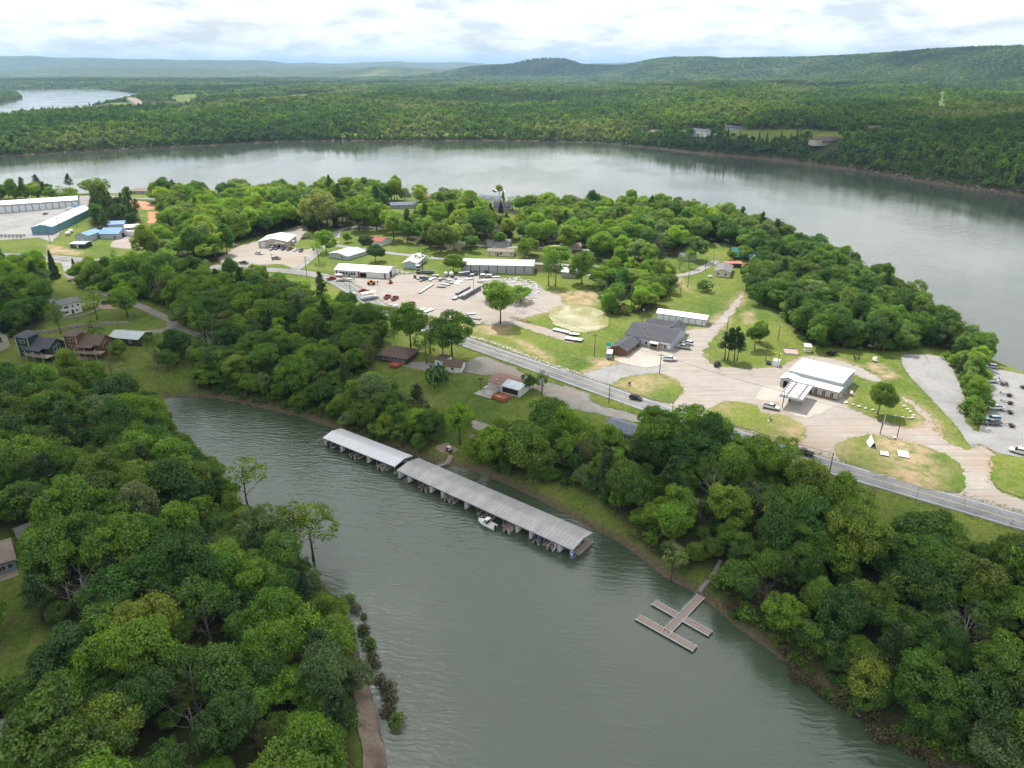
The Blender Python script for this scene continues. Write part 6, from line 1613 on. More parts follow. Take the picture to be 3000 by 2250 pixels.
for s_ in (-1, 1):
    i_ = rz_.integers(0, len(ROAD) - 1, 5200); rd.append(ROAD[i_] + (ROAD[i_ + 1] - ROAD[i_]) * rz_.random((5200, 1)) + nrm[i_] * (s_ * (4.5 + np.abs(rz_.normal(size=5200)) * 1.1))[:, None])
tufts('verge_grass', 'rough grass along both sides of the highway', np.concatenate(rd), .06, .18, 4, (.130, .180, .040))
lw = []
for pg in ([CH(1000,360),CH(1380,380),CH(1260,500),CH(1500,640),CH(1480,880),CH(1200,780),CH(850,560),CH(560,360)], [CG(480,1310),CG(900,1420),CG(1300,1560),CG(1500,1650),CG(1300,1650),CG(600,1420)], [CB(260,560),CB(900,430),CB(1300,380),CB(1200,460),CB(600,510)], [CB(950,900),CB(1500,850),CB(1650,950),CB(1300,1040)],
           [C7(520,1080),C7(1200,1080),C7(1000,1450),C7(600,1330)], [CR(0,480),CR(430,540),CR(420,680),CR(0,790)], [CR(420,150),CR(650,300),CR(600,440),CR(360,420)], [CG(880,480),CG(1200,560),CG(1700,1080),CG(1500,1000),CG(1100,640)]):
    w_ = gpoly(pg); q_ = w_.min(0) + (w_.max(0) - w_.min(0)) * rz_.random((int(np.prod(w_.max(0) - w_.min(0)) * .45), 2)); lw.append(q_[inside(q_, w_)])
tufts('meadow_grass', 'uneven grass tufts on the lawns and slopes', np.concatenate(lw), .06, .20, 5, (.100, .170, .028))

# ------------------------------------------------------------------ clouds overhead (out of the picture) that shade the ground
cm = bpy.data.materials.new('cloud'); cm.use_nodes = True
N_ = cm.node_tree.nodes; L_ = cm.node_tree.links; N_.remove(N_['Principled BSDF'])
tr = N_.new('ShaderNodeBsdfTransparent'); df = N_.new('ShaderNodeBsdfDiffuse'); tl = N_.new('ShaderNodeBsdfTranslucent'); mx = N_.new('ShaderNodeMixShader'); mx2 = N_.new('ShaderNodeMixShader')
df.inputs['Color'].default_value = (.95, .95, .95, 1); tl.inputs['Color'].default_value = (.95, .95, .95, 1); mx2.inputs[0].default_value = .62
at = N_.new('ShaderNodeAttribute'); at.attribute_name = 'dens'
L_.new(df.outputs[0], mx2.inputs[1]); L_.new(tl.outputs[0], mx2.inputs[2])
L_.new(at.outputs['Fac'], mx.inputs[0]); L_.new(tr.outputs[0], mx.inputs[1]); L_.new(mx2.outputs[0], mx.inputs[2]); L_.new(mx.outputs[0], N_['Material Output'].inputs['Surface'])
def cloud(name, P, zc, dens, soft, label, step=None, rag=25.0):
    """a lumpy closed cloud standing where the sun throws its shade on the ground polygon P"""
    P = np.asarray(P, float) + np.array([sun_dir.x, sun_dir.y]) / sun_dir.z * (zc - 10)
    lo, hi = P.min(0) - soft, P.max(0) + soft; step = step or max(hi - lo) / 90
    xs = np.arange(lo[0], hi[0], step); ys_ = np.arange(lo[1], hi[1], step); X, Y = np.meshgrid(xs, ys_); Q = np.stack([X.ravel(), Y.ravel()], 1)
    d = -seg_dist(Q, P) + rag * (n180(Q[:, 0], Q[:, 1]) * .8 + n60(Q[:, 0], Q[:, 1]) * .4)
    th = np.sqrt(np.maximum(d + soft * .5, 0)) * 7 + 2
    nx, ny_ = len(xs), len(ys_); keep = (d > -soft * .5).reshape(ny_, nx)
    V = []; F = []; D = []; mp = -np.ones((2, ny_, nx), int)
    dn = dens * sstep(-soft * .5, soft * .5, d)
    for s in (0, 1):
        for j in range(ny_):
            for i in range(nx):
                k = j * nx + i; mp[s, j, i] = len(V)
                V.append((Q[k, 0], Q[k, 1], zc + (th[k] * (1 + .25 * math.sin(Q[k, 0] / 31) * math.cos(Q[k, 1] / 27)) if s else -th[k] * .22))); D.append(dn[k])
    for j in range(ny_ - 1):
        for i in range(nx - 1):
            if keep[j:j+2, i:i+2].any():
                F.append((mp[1, j, i], mp[1, j, i+1], mp[1, j+1, i+1], mp[1, j+1, i])); F.append((mp[0, j, i], mp[0, j+1, i], mp[0, j+1, i+1], mp[0, j, i+1]))
    o = mesh_obj(name, V, F, cm, smooth=True)
    o.data.attributes.new('dens', 'FLOAT', 'POINT').data.foreach_set('value', np.array(D, np.float32))
    return tag(o, label, 'cloud', kind='stuff')
fg = gpoly([(-900,690),(0,800),(450,830),(800,900),(1130,985),(1400,1065),(1750,1185),(2000,1290),(2350,1385),(2600,1480),(3000,1600),(3700,1780)])
fg = np.vstack([fg, [[420, 60], [380, -420], [-420, -420], [-700, 300]]])
cloud('clouds', fg, 900, .90, 46, 'broken cloud high above the near shore', step=9, rag=10)
def ell(px, dist, rx, ry, n=28):
    cx = (px - 1500) / FPX / CP * dist * .93; a = np.linspace(0, 2 * np.pi, n, endpoint=False); return np.stack([cx + rx * np.cos(a), dist + ry * np.sin(a)], 1)
bl = gpoly([(1850,410),(2100,385),(2500,350),(3000,310),(3600,310),(3800,760),(3000,640),(2600,540),(2100,470)])
cloud('clouds', bl, 900, .72, 160, 'cloud above the far bluff', rag=60)
for px, dist, rx, ry, dn, lb in ((2900, 4300, 800, 650, .75, 'cloud over the right-hand ridge'), (650, 3900, 620, 560, .8, 'cloud over the woods beyond the lake arm'), (2150, 3300, 720, 420, .75, 'cloud over the fields beyond the bluff'), (1250, 2450, 520, 200, .65, 'small cloud over the central far woods'),
        (300, 6200, 1700, 700, .7, 'long cloud over the far left plain'), (1150, 5600, 900, 520, .7, 'cloud over the far middle plain'), (1600, 8000, 900, 900, .8, 'cloud over the lone hill')):
    cloud('clouds', ell(px, dist, rx, ry), 1000, dn, 200, lb, rag=70)

# ------------------------------------------------------------------ haze
bm = bmesh.new(); bmesh.ops.create_cube(bm, size=1.0)
hme = bpy.data.meshes.new('haze'); bm.to_mesh(hme); bm.free()
hz = link(bpy.data.objects.new('haze', hme)); hz.scale = (80000, 56000, 480); hz.location = (0, 24000, -9 + 240)
hm = bpy.data.materials.new('haze'); hm.use_nodes = True; hm.node_tree.nodes.remove(hm.node_tree.nodes['Principled BSDF'])
pv = hm.node_tree.nodes.new('ShaderNodeVolumePrincipled'); pv.inputs['Color'].default_value = (.46, .71, 1.0, 1); pv.inputs['Density'].default_value = 5.0e-5; pv.inputs['Anisotropy'].default_value = .1
hm.node_tree.links.new(pv.outputs[0], hm.node_tree.nodes['Material Output'].inputs['Volume'])
hme.materials.append(hm); tag(hz, 'thin blue haze in the air', 'haze', kind='stuff')
# ------------------------------------------------------------------ vehicles
TYRE = mat('tyre', (.016, .016, .017), .85); RIM = mat('wheel_rim', (.42, .43, .45), .35, metal=.6); LAMP = mat('lamp_glass', (.75, .76, .74), .2); REAR = mat('tail_lamp', (.35, .02, .02), .3); CGL = mat('car_glass', (.018, .021, .026), .06, spec=.6); PLAS = mat('bumper_plastic', (.03, .03, .032), .6)
def paint(n, c): return mat('car_paint_' + n, c, .28, spec=.55)
PAINTS = {'white': paint('white', (.74, .75, .76)), 'black': paint('black', (.014, .014, .016)), 'silver': paint('silver', (.40, .41, .43)), 'grey': paint('grey', (.13, .14, .15)), 'red': paint('red', (.33, .018, .022)), 'blue': paint('blue', (.03, .08, .22)), 'maroon': paint('maroon', (.20, .02, .025)), 'paleblue': paint('paleblue', (.25, .38, .50)), 'tan': paint('tan', (.40, .33, .24))}
def loft(mb, secs, m):
    """skin a body from cross-sections given as lists of points"""
    n = len(secs[0]); V = [p for s in secs for p in s]; F = []
    for i in range(len(secs) - 1):
        for k in range(n): F.append((i*n+k, i*n+(k+1) % n, (i+1)*n+(k+1) % n, (i+1)*n+k))
    F.append(tuple(range(n))[::-1]); F.append(tuple(range((len(secs)-1)*n, len(secs)*n))); mb.add(V, F, m); return mb
def ring(x, w, z0, z1, tuck=.10, top=.12):
    return [(x,-w+tuck,z0),(x,w-tuck,z0),(x,w,z0+.22),(x,w,z1-top),(x,w-top,z1),(x,-w+top,z1),(x,-w,z1-top),(x,-w,z0+.22)]
VEH = {}
def vehicle_mesh(kind, col):
    key = (kind, col)
    if key in VEH: return VEH[key]
    P = PAINTS[col]; parts = []
    if kind == 'pickup':
        L, W, wb = 5.8, .98, (-1.85, 1.80); bonnet, roofz = 1.12, 1.88
        secs = [ring(-2.9, .92, .55, 1.05), ring(-2.8, .97, .48, 1.16), ring(-.62, .98, .42, 1.16), ring(.9, .98, .42, 1.14), ring(1.9, .97, .42, 1.12), ring(2.75, .93, .46, 1.02), ring(2.9, .84, .55, .92)]
        cab = [ring(-.75, .90, 1.10, 1.20, 0, .02), ring(-.62, .80, 1.12, 1.80, 0, .12), ring(-.45, .78, 1.12, 1.88, 0, .14), ring(.72, .78, 1.12, 1.88, 0, .14), ring(.95, .80, 1.12, 1.80, 0, .12), ring(1.55, .90, 1.10, 1.18, 0, .02)]
    elif kind == 'sedan':
        L, W, wb = 4.7, .90, (-1.40, 1.42); roofz = 1.45
        secs = [ring(-2.35, .80, .48, .90), ring(-2.2, .88, .38, .98), ring(-1.0, .90, .34, .98), ring(.7, .90, .34, .96), ring(1.6, .88, .34, .90), ring(2.25, .82, .38, .78), ring(2.38, .72, .46, .70)]
        cab = [ring(-1.75, .80, .92, 1.0, 0, .02), ring(-1.15, .68, .95, 1.38, 0, .12), ring(-.75, .66, .95, 1.45, 0, .14), ring(.25, .66, .95, 1.45, 0, .14), ring(.55, .68, .95, 1.36, 0, .12), ring(1.25, .80, .90, .97, 0, .02)]
    else:
        L, W, wb = 4.8, .94, (-1.42, 1.42); roofz = 1.76
        secs = [ring(-2.38, .86, .55, 1.02), ring(-2.25, .93, .42, 1.10), ring(-.9, .94, .38, 1.10), ring(.9, .94, .38, 1.08), ring(1.7, .92, .40, 1.04), ring(2.3, .86, .44, .92), ring(2.42, .76, .52, .82)]
        cab = [ring(-2.25, .86, 1.04, 1.14, 0, .02), ring(-2.0, .76, 1.06, 1.66, 0, .12), ring(-1.7, .74, 1.06, 1.76, 0, .14), ring(.35, .74, 1.06, 1.76, 0, .14), ring(.62, .76, 1.06, 1.66, 0, .12), ring(1.35, .86, 1.04, 1.12, 0, .02)]
    def mk(name, mb, sub=None, at=(0,0,0), smooth=True): parts.append((name, mb, sub, at, smooth))
    mk('body', loft(MB(), secs, P)); mk('cabin_glass', loft(MB(), cab, CGL))
    x0, x1 = cab[2][0][0], cab[3][0][0]; w = abs(cab[2][0][1])
    mk('cab_roof', MB().box(x0 - .10, x1 + .12, -w + .06, w - .06, roofz - .01, roofz + .035, P), smooth=False)
    pil = MB()
    for s in (-1, 1):
        for xx in (x0, (x0 + x1) / 2, x1): pil.box(xx - .05, xx + .05, s*(w + .005) - .03, s*(w + .005) + .03, cab[2][0][2], roofz - .05, P)
    mk('pillars', pil, smooth=False)
    if kind == 'pickup':
        mk('bed', MB().box(-2.72, -.80, -.78, .78, 1.165, 1.172, mat('bed_liner', (.020, .020, .022), .8)).box(-2.78, -.78, -.95, -.86, 1.16, 1.24, P).box(-2.78, -.78, .86, .95, 1.16, 1.24, P), smooth=False)
        mk('tailgate', MB().box(-2.94, -2.88, -.80, .80, .72, 1.20, P), smooth=False)
    for s in (-1, 1):
        xf = secs[-1][0][0]; xr = secs[0][0][0]; zf = secs[-1][4][2] - .12; zr = secs[0][4][2] - .22
        mk('headlight', MB().box(xf - .12, xf + .02, s*.60 - .16, s*.60 + .16, zf - .10, zf + .08, LAMP), smooth=False); mk('tail_light', MB().box(xr - .03, xr + .06, s*.74 - .10, s*.74 + .10, zr - .12, zr + .14, REAR), smooth=False)
        mk('mirror', MB().box(x1 + .10, x1 + .28, s*(W + .02), s*(W + .20) if s > 0 else s*(W + .02) - .18, 1.10, 1.26, PLAS) if s > 0 else MB().box(x1 + .10, x1 + .28, -W - .20, -W - .02, 1.10, 1.26, PLAS), smooth=False)
    mk('bumper', MB().box(secs[-1][0][0] - .10, secs[-1][0][0] + .06, -.80, .80, .42, .60, PLAS), smooth=False)
    for xx in wb:
        for s in (-1, 1): mk('wheel', MB().lathe([(.30, -.12), (.37, -.10), (.37, .10), (.30, .12)], TYRE, (0,0,0), 14, 'y').lathe([(.22, s*.125), (.02, s*.14)], RIM, (0,0,0), 10, 'y'), None, (xx, s*(W - .10), .37), True)
    out = []
    for name, mb, sub, at_, sm in parts:
        o = mesh_obj(name, mb.V, mb.F, mats=mb.mats, mi=mb.M, smooth=False); me_ = o.data; bpy.data.objects.remove(o); out.append((name, me_, at_))
    VEH[key] = out; return out
def vehicle(kind, col, rear, front, label, group=None, scale=1.0):
    a, b = G(rear), G(front); d = b - a; c = (a + b) / 2; rz = math.atan2(d.y, d.x)
    nm = {'pickup': 'pickup_truck', 'suv': 'sport_utility_car', 'sedan': 'car'}[kind]
    e = empty(nm, (c.x, c.y, H(c.x, c.y) + .16), rz, label, 'truck' if kind == 'pickup' else 'car', group); e.scale = (scale,)*3
    for name, me_, at_ in vehicle_mesh(kind, col):
        o = link(bpy.data.objects.new(name, me_), e); o.location = at_
    return e
for v in (
 ('pickup','white',CR(995,703),CR(1122,706),'white pickup with black bed on the store forecourt'),
 ('suv','black',CR(1515,778),CR(1552,728),'black sport utility car near the four pines'),
 ('suv','black',CR(672,1082),CR(768,1104),'black car driving on the highway past the store'),
 ('pickup','white',CR(1990,1168),CR(2142,1198),'white pickup with topper beside the fuel canopy'),
 ('suv','white',CR(1275,550),CR(1205,533),'white off-roader parked at the right side of the store'),
 ('pickup','silver',CR(1255,592),CR(1145,575),'silver pickup parked beside the white off-roader'),
 ('pickup','black',CG(488,1212),CG(362,1176),'black pickup driving on the highway by the junction'),
 ('suv','silver',CG(1980,502),CG(1902,486),'silver car alone at the top of the boat parking'),
 ('pickup','grey',CG(2008,955),CG(1882,950),'grey pickup with a trailer behind the hedge trees'),
 ('suv','paleblue',CG(2003,922),CG(1905,918),'pale blue car parked beside the grey pickup'),
 ('pickup','white',CG(2240,1205),CG(2112,1170),'white pickup at the right edge of the boat parking'),
 ('suv','black',CG(2275,690),CG(2190,655),'dark car at the right edge among the trailers'),
 ('pickup','white',CG(2010,832),CG(1930,826),'white pickup half hidden by the parking hedge'),
 ('pickup','white',CG(1965,612),CG(1890,604),'white pickup nose showing behind the upper hedge trees'),
 ('pickup','white',ZC(75,1000),ZC(378,1022),'white pickup crossing the commercial lot'),
 ('suv','silver',ZC(735,815),ZC(600,885),'silver car at the left of the row before the tan building'),
 ('sedan','blue',ZC(880,795),ZC(790,868),'blue car second in the row before the tan building'),
 ('suv','black',ZC(1135,820),ZC(1015,890),'black car third in the row before the tan building'),
 ('pickup','maroon',ZC(1370,820),ZC(1190,900),'dark red pickup in the row before the tan building'),
 ('sedan','white',ZC(1560,845),ZC(1415,925),'white car fifth in the row before the tan building'),
 ('suv','black',ZC(1740,875),ZC(1620,955),'black car at the right of the row before the tan building'),
 ('pickup','grey',ZC(720,1185),ZC(935,1190),'grey pickup at the lower edge of the commercial lot'),
 ('sedan','grey',ZC(1700,495),ZC(1822,450),'dark car behind the tan commercial building'),
 ('sedan','silver',ZC(1835,432),ZC(1950,392),'silver car beside the dark one behind the tan building'),
 ('suv','silver',C5(285,905),C5(355,885),'silver van by the trees at the left of the commercial lot'),
 ('pickup','black',C5(368,1082),C5(482,1086),'black pickup at the lower left of the commercial lot'),
 ('suv','white',C5(195,1120),C5(235,1075),'white van at the far lower left of the commercial lot'),
 ('pickup','red',Z8(895,720),Z8(680,708),'red pickup with a trailer standing in the dock yard'),
 ('pickup','red',Z8(1225,880),Z8(1358,795),'left of two red pickups side by side in the dock yard'),
 ('pickup','red',Z8(1390,905),Z8(1520,830),'right of two red pickups side by side in the dock yard'),
 ('pickup','red',Z8(1740,1030),Z8(1875,955),'red pickup with a long flatbed near the highway'),
 ('pickup','red',Z8(30,455),Z8(140,430),'red pickup on the highway behind the trees'),
 ('pickup','white',ZS(1462,275),ZS(1625,278),'white pickup in the blue shop lot by the grass'),
 ('pickup','black',ZS(1635,345),ZS(1795,348),'black pickup in the middle of the blue shop lot'),
 ('sedan','black',ZS(1838,300),ZS(1968,300),'black car at the right of the blue shop lot'),
 ('sedan','white',ZS(1490,400),ZS(1622,400),'white car at the near edge of the blue shop lot'),
 ('suv','grey',C7(1328,958),C7(1368,964),'dark truck on the pale drive of the green garage'),
 ('sedan','red',C7(1228,958),C7(1258,958),'red car by the green garage drive'),
 ('suv','black',CB(945,292),CB(1040,280),'dark car parked at the white two-storey house'),
 ('sedan','red',ZT(1085,600),ZT(1190,575),'red car in the storage lot behind the teal building'),
): vehicle(*v)

# ------------------------------------------------------------------ trailers, boats, dock sections
def trailer(rear, front, label):
    a, b = G(rear), G(front); d = b - a; L = max(4.5, d.length); c = (a + b) / 2
    e = empty('boat_trailer', (c.x, c.y, H(c.x, c.y) + .14), math.atan2(d.y, d.x), label, 'trailer', 'empty boat trailers in the parking lot')
    f = MB()
    for s in (-1, 1): f.bar((-L*.48, s*.75, .52), (L*.2, s*.75, .52), .07, BLACK); f.bar((L*.2, s*.75, .52), (L*.52, 0, .50), .07, BLACK); f.box(-L*.45, L*.05, s*.45 - .07, s*.45 + .07, .58, .72, mat('trailer_bunk', (.10, .10, .12), .9))
    for x in (-.42, -.1, .2): f.bar((L*x, -.75, .50), (L*x, .75, .50), .06, BLACK)
    f.build('frame', e)
    for x in (-.28, -.14):
        for s in (-1, 1):
            w = MB().lathe([(.26, -.1), (.33, -.08), (.33, .08), (.26, .1)], TYRE, (L*x, s*.98, .33), 12, 'y').build('wheel', e); MB().box(L*x - .42, L*x + .42, s*.98 - .13, s*.98 + .13, .70, .75, BLACK).build('fender', w)
    MB().box(L*.40, L*.46, -.08, .08, .5, 1.15, BLACK).build('winch_post', e)
for r_, f_, l_ in ((CG(2085,655),CG(1965,600),'topmost black boat trailer beside the parking hedge'), (CG(2105,728),CG(2025,708),'second boat trailer down from the top of the parking hedge'), (CG(2110,790),CG(2035,772),'blue-grey boat trailer beside the round hedge tree'),
    (CG(2118,866),CG(2020,850),'boat trailer behind the half-hidden white pickup'), (CG(2140,975),CG(2020,955),'boat trailer hitched behind the grey pickup'), (CG(2070,640),CG(2000,590),'boat trailer just above the topmost pair'),
    (CG(860,400),CG(842,440),'empty boat trailer with white guide posts behind the station')): trailer(r_, f_, l_)
for k in range(7):
    x = -20 + 42*k; trailer(C4(x + 30, 770), C4(x - 10, 812), '%s black boat trailer in the row below the storage lot' % ORD[k])

def hull_mesh(mb, L, W, Hh, m, inner, bow=.42):
    n = 9; secs = []
    for i in range(n):
        t = i / (n - 1); x = -L/2 + L*t; k = 1.0 if t < 1 - bow else max(.03, 1 - ((t - (1 - bow)) / bow) ** 2.0); w = W/2*k; z = Hh*(1 + .28*t*t); keel = Hh*.06 + Hh*.5*max(0, t - .6) ** 2 * 2.5
        secs.append([(x, 0, keel), (x, w*.72, keel + Hh*.22), (x, w, z*.72), (x, w*1.02, z), (x, -w*1.02, z), (x, -w, z*.72), (x, -w*.72, keel + Hh*.22)])
    loft(mb, secs, m)
    return secs
def cruiser(p_bow, p_stern):
    a, b = (Vector((*map(float, plane(*p, .9)), 0)) for p in (p_stern, p_bow)); d = b - a; L = d.length; e = empty('cabin_boat', ((a.x + b.x)/2, (a.y + b.y)/2, -.25), math.atan2(d.y, d.x), 'white cabin boat moored alongside the grey boathouse', 'boat')
    W = 2.5; mb = MB(); hull_mesh(mb, L, W, 1.25, WHITEP, None); mb.build('hull', e, smooth=False)
    MB().box(-L*.46, -L*.02, -W*.40, W*.40, 1.36, 1.40, mat('boat_sole', (.60, .57, .50), .7)).build('cockpit_floor', e); MB().add([(-L*.02,-W*.42,1.40),(L*.32,-W*.20,1.5),(L*.32,W*.20,1.5),(-L*.02,W*.42,1.40),(0,-W*.36,1.95),(L*.20,-W*.16,1.78),(L*.20,W*.16,1.78),(0,W*.36,1.95)], [(0,1,5,4),(1,2,6,5),(2,3,7,6),(3,0,4,7),(4,5,6,7)], WHITEP).build('cuddy', e)
    MB().add([(0,-W*.37,1.95),(L*.10,-W*.30,1.86),(L*.10,W*.30,1.86),(0,W*.37,1.95),(-L*.05,-W*.36,2.45),(-L*.05,W*.36,2.45)], [(1,2,5,4),(0,1,4),(2,3,5)], CGL).build('windshield', e)
    MB().box(-L*.16, L*.03, -W*.36, W*.36, 2.75, 2.85, WHITEP).build('hardtop', e)
    for x in (-L*.14, 0):
        for s in (-1, 1): MB().box(x - .03, x + .03, s*W*.34 - .03, s*W*.34 + .03, 1.4, 2.75, STEEL).build('hardtop_post', e)
    for s in (-1, 1): MB().box(-L*.12, -L*.05, s*.5 - .25, s*.5 + .25, 1.4, 1.95, BLACK).build('seat', e)
    rl = MB()
    for s in (-1, 1):
        pts = [(L*.05, s*W*.46, 2.0), (L*.25, s*W*.36, 2.15), (L*.42, s*W*.16, 2.2), (L*.50, 0, 2.2)]
        for q in range(3): rl.bar(pts[q], pts[q+1], .03, STEEL); rl.bar(pts[q], (pts[q][0], pts[q][1], 1.5), .025, STEEL)
    rl.build('bow_rail', e); MB().box(-L*.52 - .35, -L*.50, -.22, .22, .5, 1.7, BLACK).box(-L*.52 - .3, -L*.5, -.12, .12, -.3, .6, BLACK).build('outboard_motor', e)
cruiser(Z2(488,580), Z2(720,690))
def pontoon(x, y, rz, L, label, col, cover=None, cat='boat'):
    e = empty('pontoon_boat', (x, y, 0), rz, label, cat); W = 2.4
    for s in (-1, 1): MB().lathe([(.05, -L/2), (.30, -L/2 + .25), (.30, L/2 - .8), (.05, L/2)], STEEL, (0, s*.85, .12), 10, 'x').build('pontoon', e)
    MB().box(-L/2 + .2, L/2 - .5, -W/2, W/2, .42, .52, PLANK).build('deck', e)
    fm = PAINTS[col]
    for q in ((-L/2 + .25, L/2 - .6, -W/2, -W/2 + .05), (-L/2 + .25, L/2 - .6, W/2 - .05, W/2), (L/2 - .65, L/2 - .6, -W/2 + .05, W/2 - .05)): MB().box(*q, .55, 1.2, fm).build('fence', e)
    for s in (-1, 1): MB().box(-L*.1, L*.3, s*.85 - .28, s*.85 + .28, .52, 1.0, mat('cream_vinyl', (.52, .47, .38), .6)).build('bench', e)
    MB().box(-L*.18, -L*.05, -.9, -.2, .52, 1.35, fm).build('helm', e); MB().box(-L/2 - .25, -L/2 + .2, -.2, .2, .1, 1.1, BLACK).build('outboard_motor', e)
    if cover:
        MB().box(-L*.35, L*.12, -W*.48, W*.48, 2.3, 2.36, mat('canvas_' + cover, {'blue': (.03, .09, .28), 'tan': (.42, .35, .25), 'white': (.7, .7, .7)}[cover], .9)).build('canopy', e)
        for xx in (-L*.3, L*.08):
            for s in (-1, 1): MB().box(xx - .02, xx + .02, s*W*.46 - .02, s*W*.46 + .02, .52, 2.3, STEEL).build('canopy_post', e)
    return e
def berth(B, i, side, L, label, col, cover=None, out=0.0):
    """put a boat in bay i of a boathouse, bow in"""
    st = B.L / (14 if B is BB else 8); xl = (i + .5) * st; v = Matrix.Rotation(B.rz, 3, 'Z') @ Vector((xl, L/2 - out + .4, 0)) + B.root.location
    return pontoon(v.x, v.y, B.rz + math.pi/2, L, label, col, cover)
berth(BA, 0, 1, 6.0, 'dark blue covered pontoon boat in the first white boathouse slip', 'blue', 'blue'); berth(BA, 3, 1, 6.2, 'grey pontoon boat in the middle of the white boathouse', 'grey', None, .9); berth(BA, 6, 1, 6.2, 'black-motored pontoon boat near the right end of the white boathouse', 'silver', None, 1.2)
berth(BB, 2, 1, 6.4, 'grey pontoon boat in the third slip of the grey boathouse', 'grey', None, .8); berth(BB, 4, 1, 6.4, 'covered silver pontoon boat in the fifth slip of the grey boathouse', 'silver', 'white', .6); berth(BB, 7, 1, 6.2, 'dark pontoon boat in the middle slip of the grey boathouse', 'black', None, .3)
berth(BB, 9, 1, 6.4, 'brown and cream deck boat just right of the white cabin boat', 'tan', None, 1.9); berth(BB, 11, 1, 6.4, 'blue-canopied boat near the right end of the grey boathouse', 'blue', 'blue', .9); berth(BB, 12, 1, 6.2, 'pale boat in the last but one slip of the grey boathouse', 'white', None, .9)

# courtesy dock: wings of plank deck on floats with rails
def deck_run(root, a, b, w, z=.55):
    a, b = Vector((*map(float, plane(*a, z)), 0)), Vector((*map(float, plane(*b, z)), 0)); d = b - a; L = d.length; rz = math.atan2(d.y, d.x)
    g_ = empty('dock_section', (a.x, a.y, 0), rz); g_.parent = root; g_['kind'] = 'thing'; del g_['kind']
    MB().box(0, L, -w/2 + .12, w/2 - .12, -.25, z - .12, BLACK).build('float', g_)
    n = int(L / .30)
    pl = MB()
    for k in range(n): pl.box(L*k/n + .01, L*(k+1)/n - .01, -w/2 + .05, w/2 - .05, z - .1, z + .008*((k*7) % 3), PLANKP if (k*5) % 3 else PLANK)
    p_ = pl.build('planks', g_); p_['kind'] = 'stuff'
    for s in (-1, 1): MB().box(-.02, L + .02, s*w/2 - .05, s*w/2 + .05, z - .22, z + .05, TRIM).build('edge_board', g_)
    return g_, L
DR = G(CD(1000,1100)); dock = empty('courtesy_dock', (0, 0, 0), 0, 'plank courtesy dock with two crossing wings off the right bank', 'dock')
RAILM = mat('blue_grey_rail', (.30, .37, .42), .5, metal=.3)
def rails(g_, L, w, side, x0=0.0, x1=None, z=.55):
    x1 = L if x1 is None else x1; r_ = MB()
    for h_ in (.5, 1.0): r_.bar((x0, side*w/2, z + h_), (x1, side*w/2, z + h_), .035, RAILM)
    n = max(2, int((x1 - x0) / 1.8))
    for k in range(n + 1): r_.bar((x0 + (x1 - x0)*k/n, side*w/2, z - .1), (x0 + (x1 - x0)*k/n, side*w/2, z + 1.05), .035, RAILM)
    r_.build('railing', g_)
def stubs(g_, L, w, n, z=.55):
    for k in range(n):
        for s in (-1, 1): MB().bar((L*(k + .5)/n, s*(w/2 - .02), z - .15), (L*(k + .5)/n, s*(w/2 - .02), z + .75), .05, STEEL).build('mooring_post', g_)
w_ = 2.0
g1, l1 = deck_run(dock, CD(1262,808), CD(840,1245), w_); rails(g1, l1, w_, -1, 0, l1*.52); rails(g1, l1, w_, -1, l1*.62, l1*.97); stubs(g1, l1, w_, 5)
g2, l2 = deck_run(dock, CD(488,1062), CD(1190,1452), w_); rails(g2, l2, w_, 1, 0, .6); stubs(g2, l2, w_, 7)
g3, l3 = deck_run(dock, CD(682,880), CD(985,1052), w_); rails(g3, l3, w_, 1); stubs(g3, l3, w_, 3)
g4, l4 = deck_run(dock, CD(1045,1082), CD(1378,1268), w_); rails(g4, l4, w_, 1); stubs(g4, l4, w_, 3)
# gangway, steps and landing to the boathouse
a, b2 = Vector((*map(float, plane(*Z1(2055,580), 1.3)), 1.1)), Vector((*map(float, plane(*Z1(1870,640), .8)), .55))
gw = empty('gangway', a, 0, 'narrow wooden gangway from the shore steps to the boathouse', 'gangway'); dv = b2 - a
MB().add([(-.1,-.6,0),(.1,.6,0),(dv.x+.1,dv.y+.6,dv.z),(dv.x-.1,dv.y-.6,dv.z),(-.1,-.6,.12),(.1,.6,.12),(dv.x+.1,dv.y+.6,dv.z+.12),(dv.x-.1,dv.y-.6,dv.z+.12)], [(4,7,6,5),(0,1,2,3),(0,3,7,4),(1,5,6,2),(0,4,5,1),(3,2,6,7)], PLANKP).build('deck', gw)
MB().bar((-.1,-.6,1.0), (dv.x-.1,dv.y-.6,dv.z+1.0), .04, STEEL).bar((.1,.6,1.0), (dv.x+.1,dv.y+.6,dv.z+1.0), .04, STEEL).build('handrail', gw)
sa, sb = G(Z1(2110,480)), G(Z1(2055,590)); stp = empty('shore_steps', sb, 0, 'pale wooden steps climbing the bank behind the boathouse', 'steps')
for k in range(8):
    t = k / 7; q = sb + (sa - sb)*t - sb; rz = math.atan2((sa - sb).y, (sa - sb).x)
    o = MB().box(-.22, .22, -.9, .9, -.1, .12, TRIM if False else PLANKP).build('step', stp); o.location = (q.x, q.y, max(0, H(sb.x + q.x, sb.y + q.y) - sb.z) + .15); o.rotation_euler.z = rz
ta, tb = G(CH(1225,935)), G(CH(1160,1000)); stp = empty('hillside_steps', tb, 0, 'timber steps up the grassy bank above the cart landing', 'steps'); rz = math.atan2((ta - tb).y, (ta - tb).x)
for k in range(9):
    q = (ta - tb)*k/8; o = MB().box(-.15, .15, -.8, .8, -.1, .15, PLANK).build('step', stp); o.location = (q.x, q.y, H(tb.x + q.x, tb.y + q.y) - tb.z + .1); o.rotation_euler.z = rz
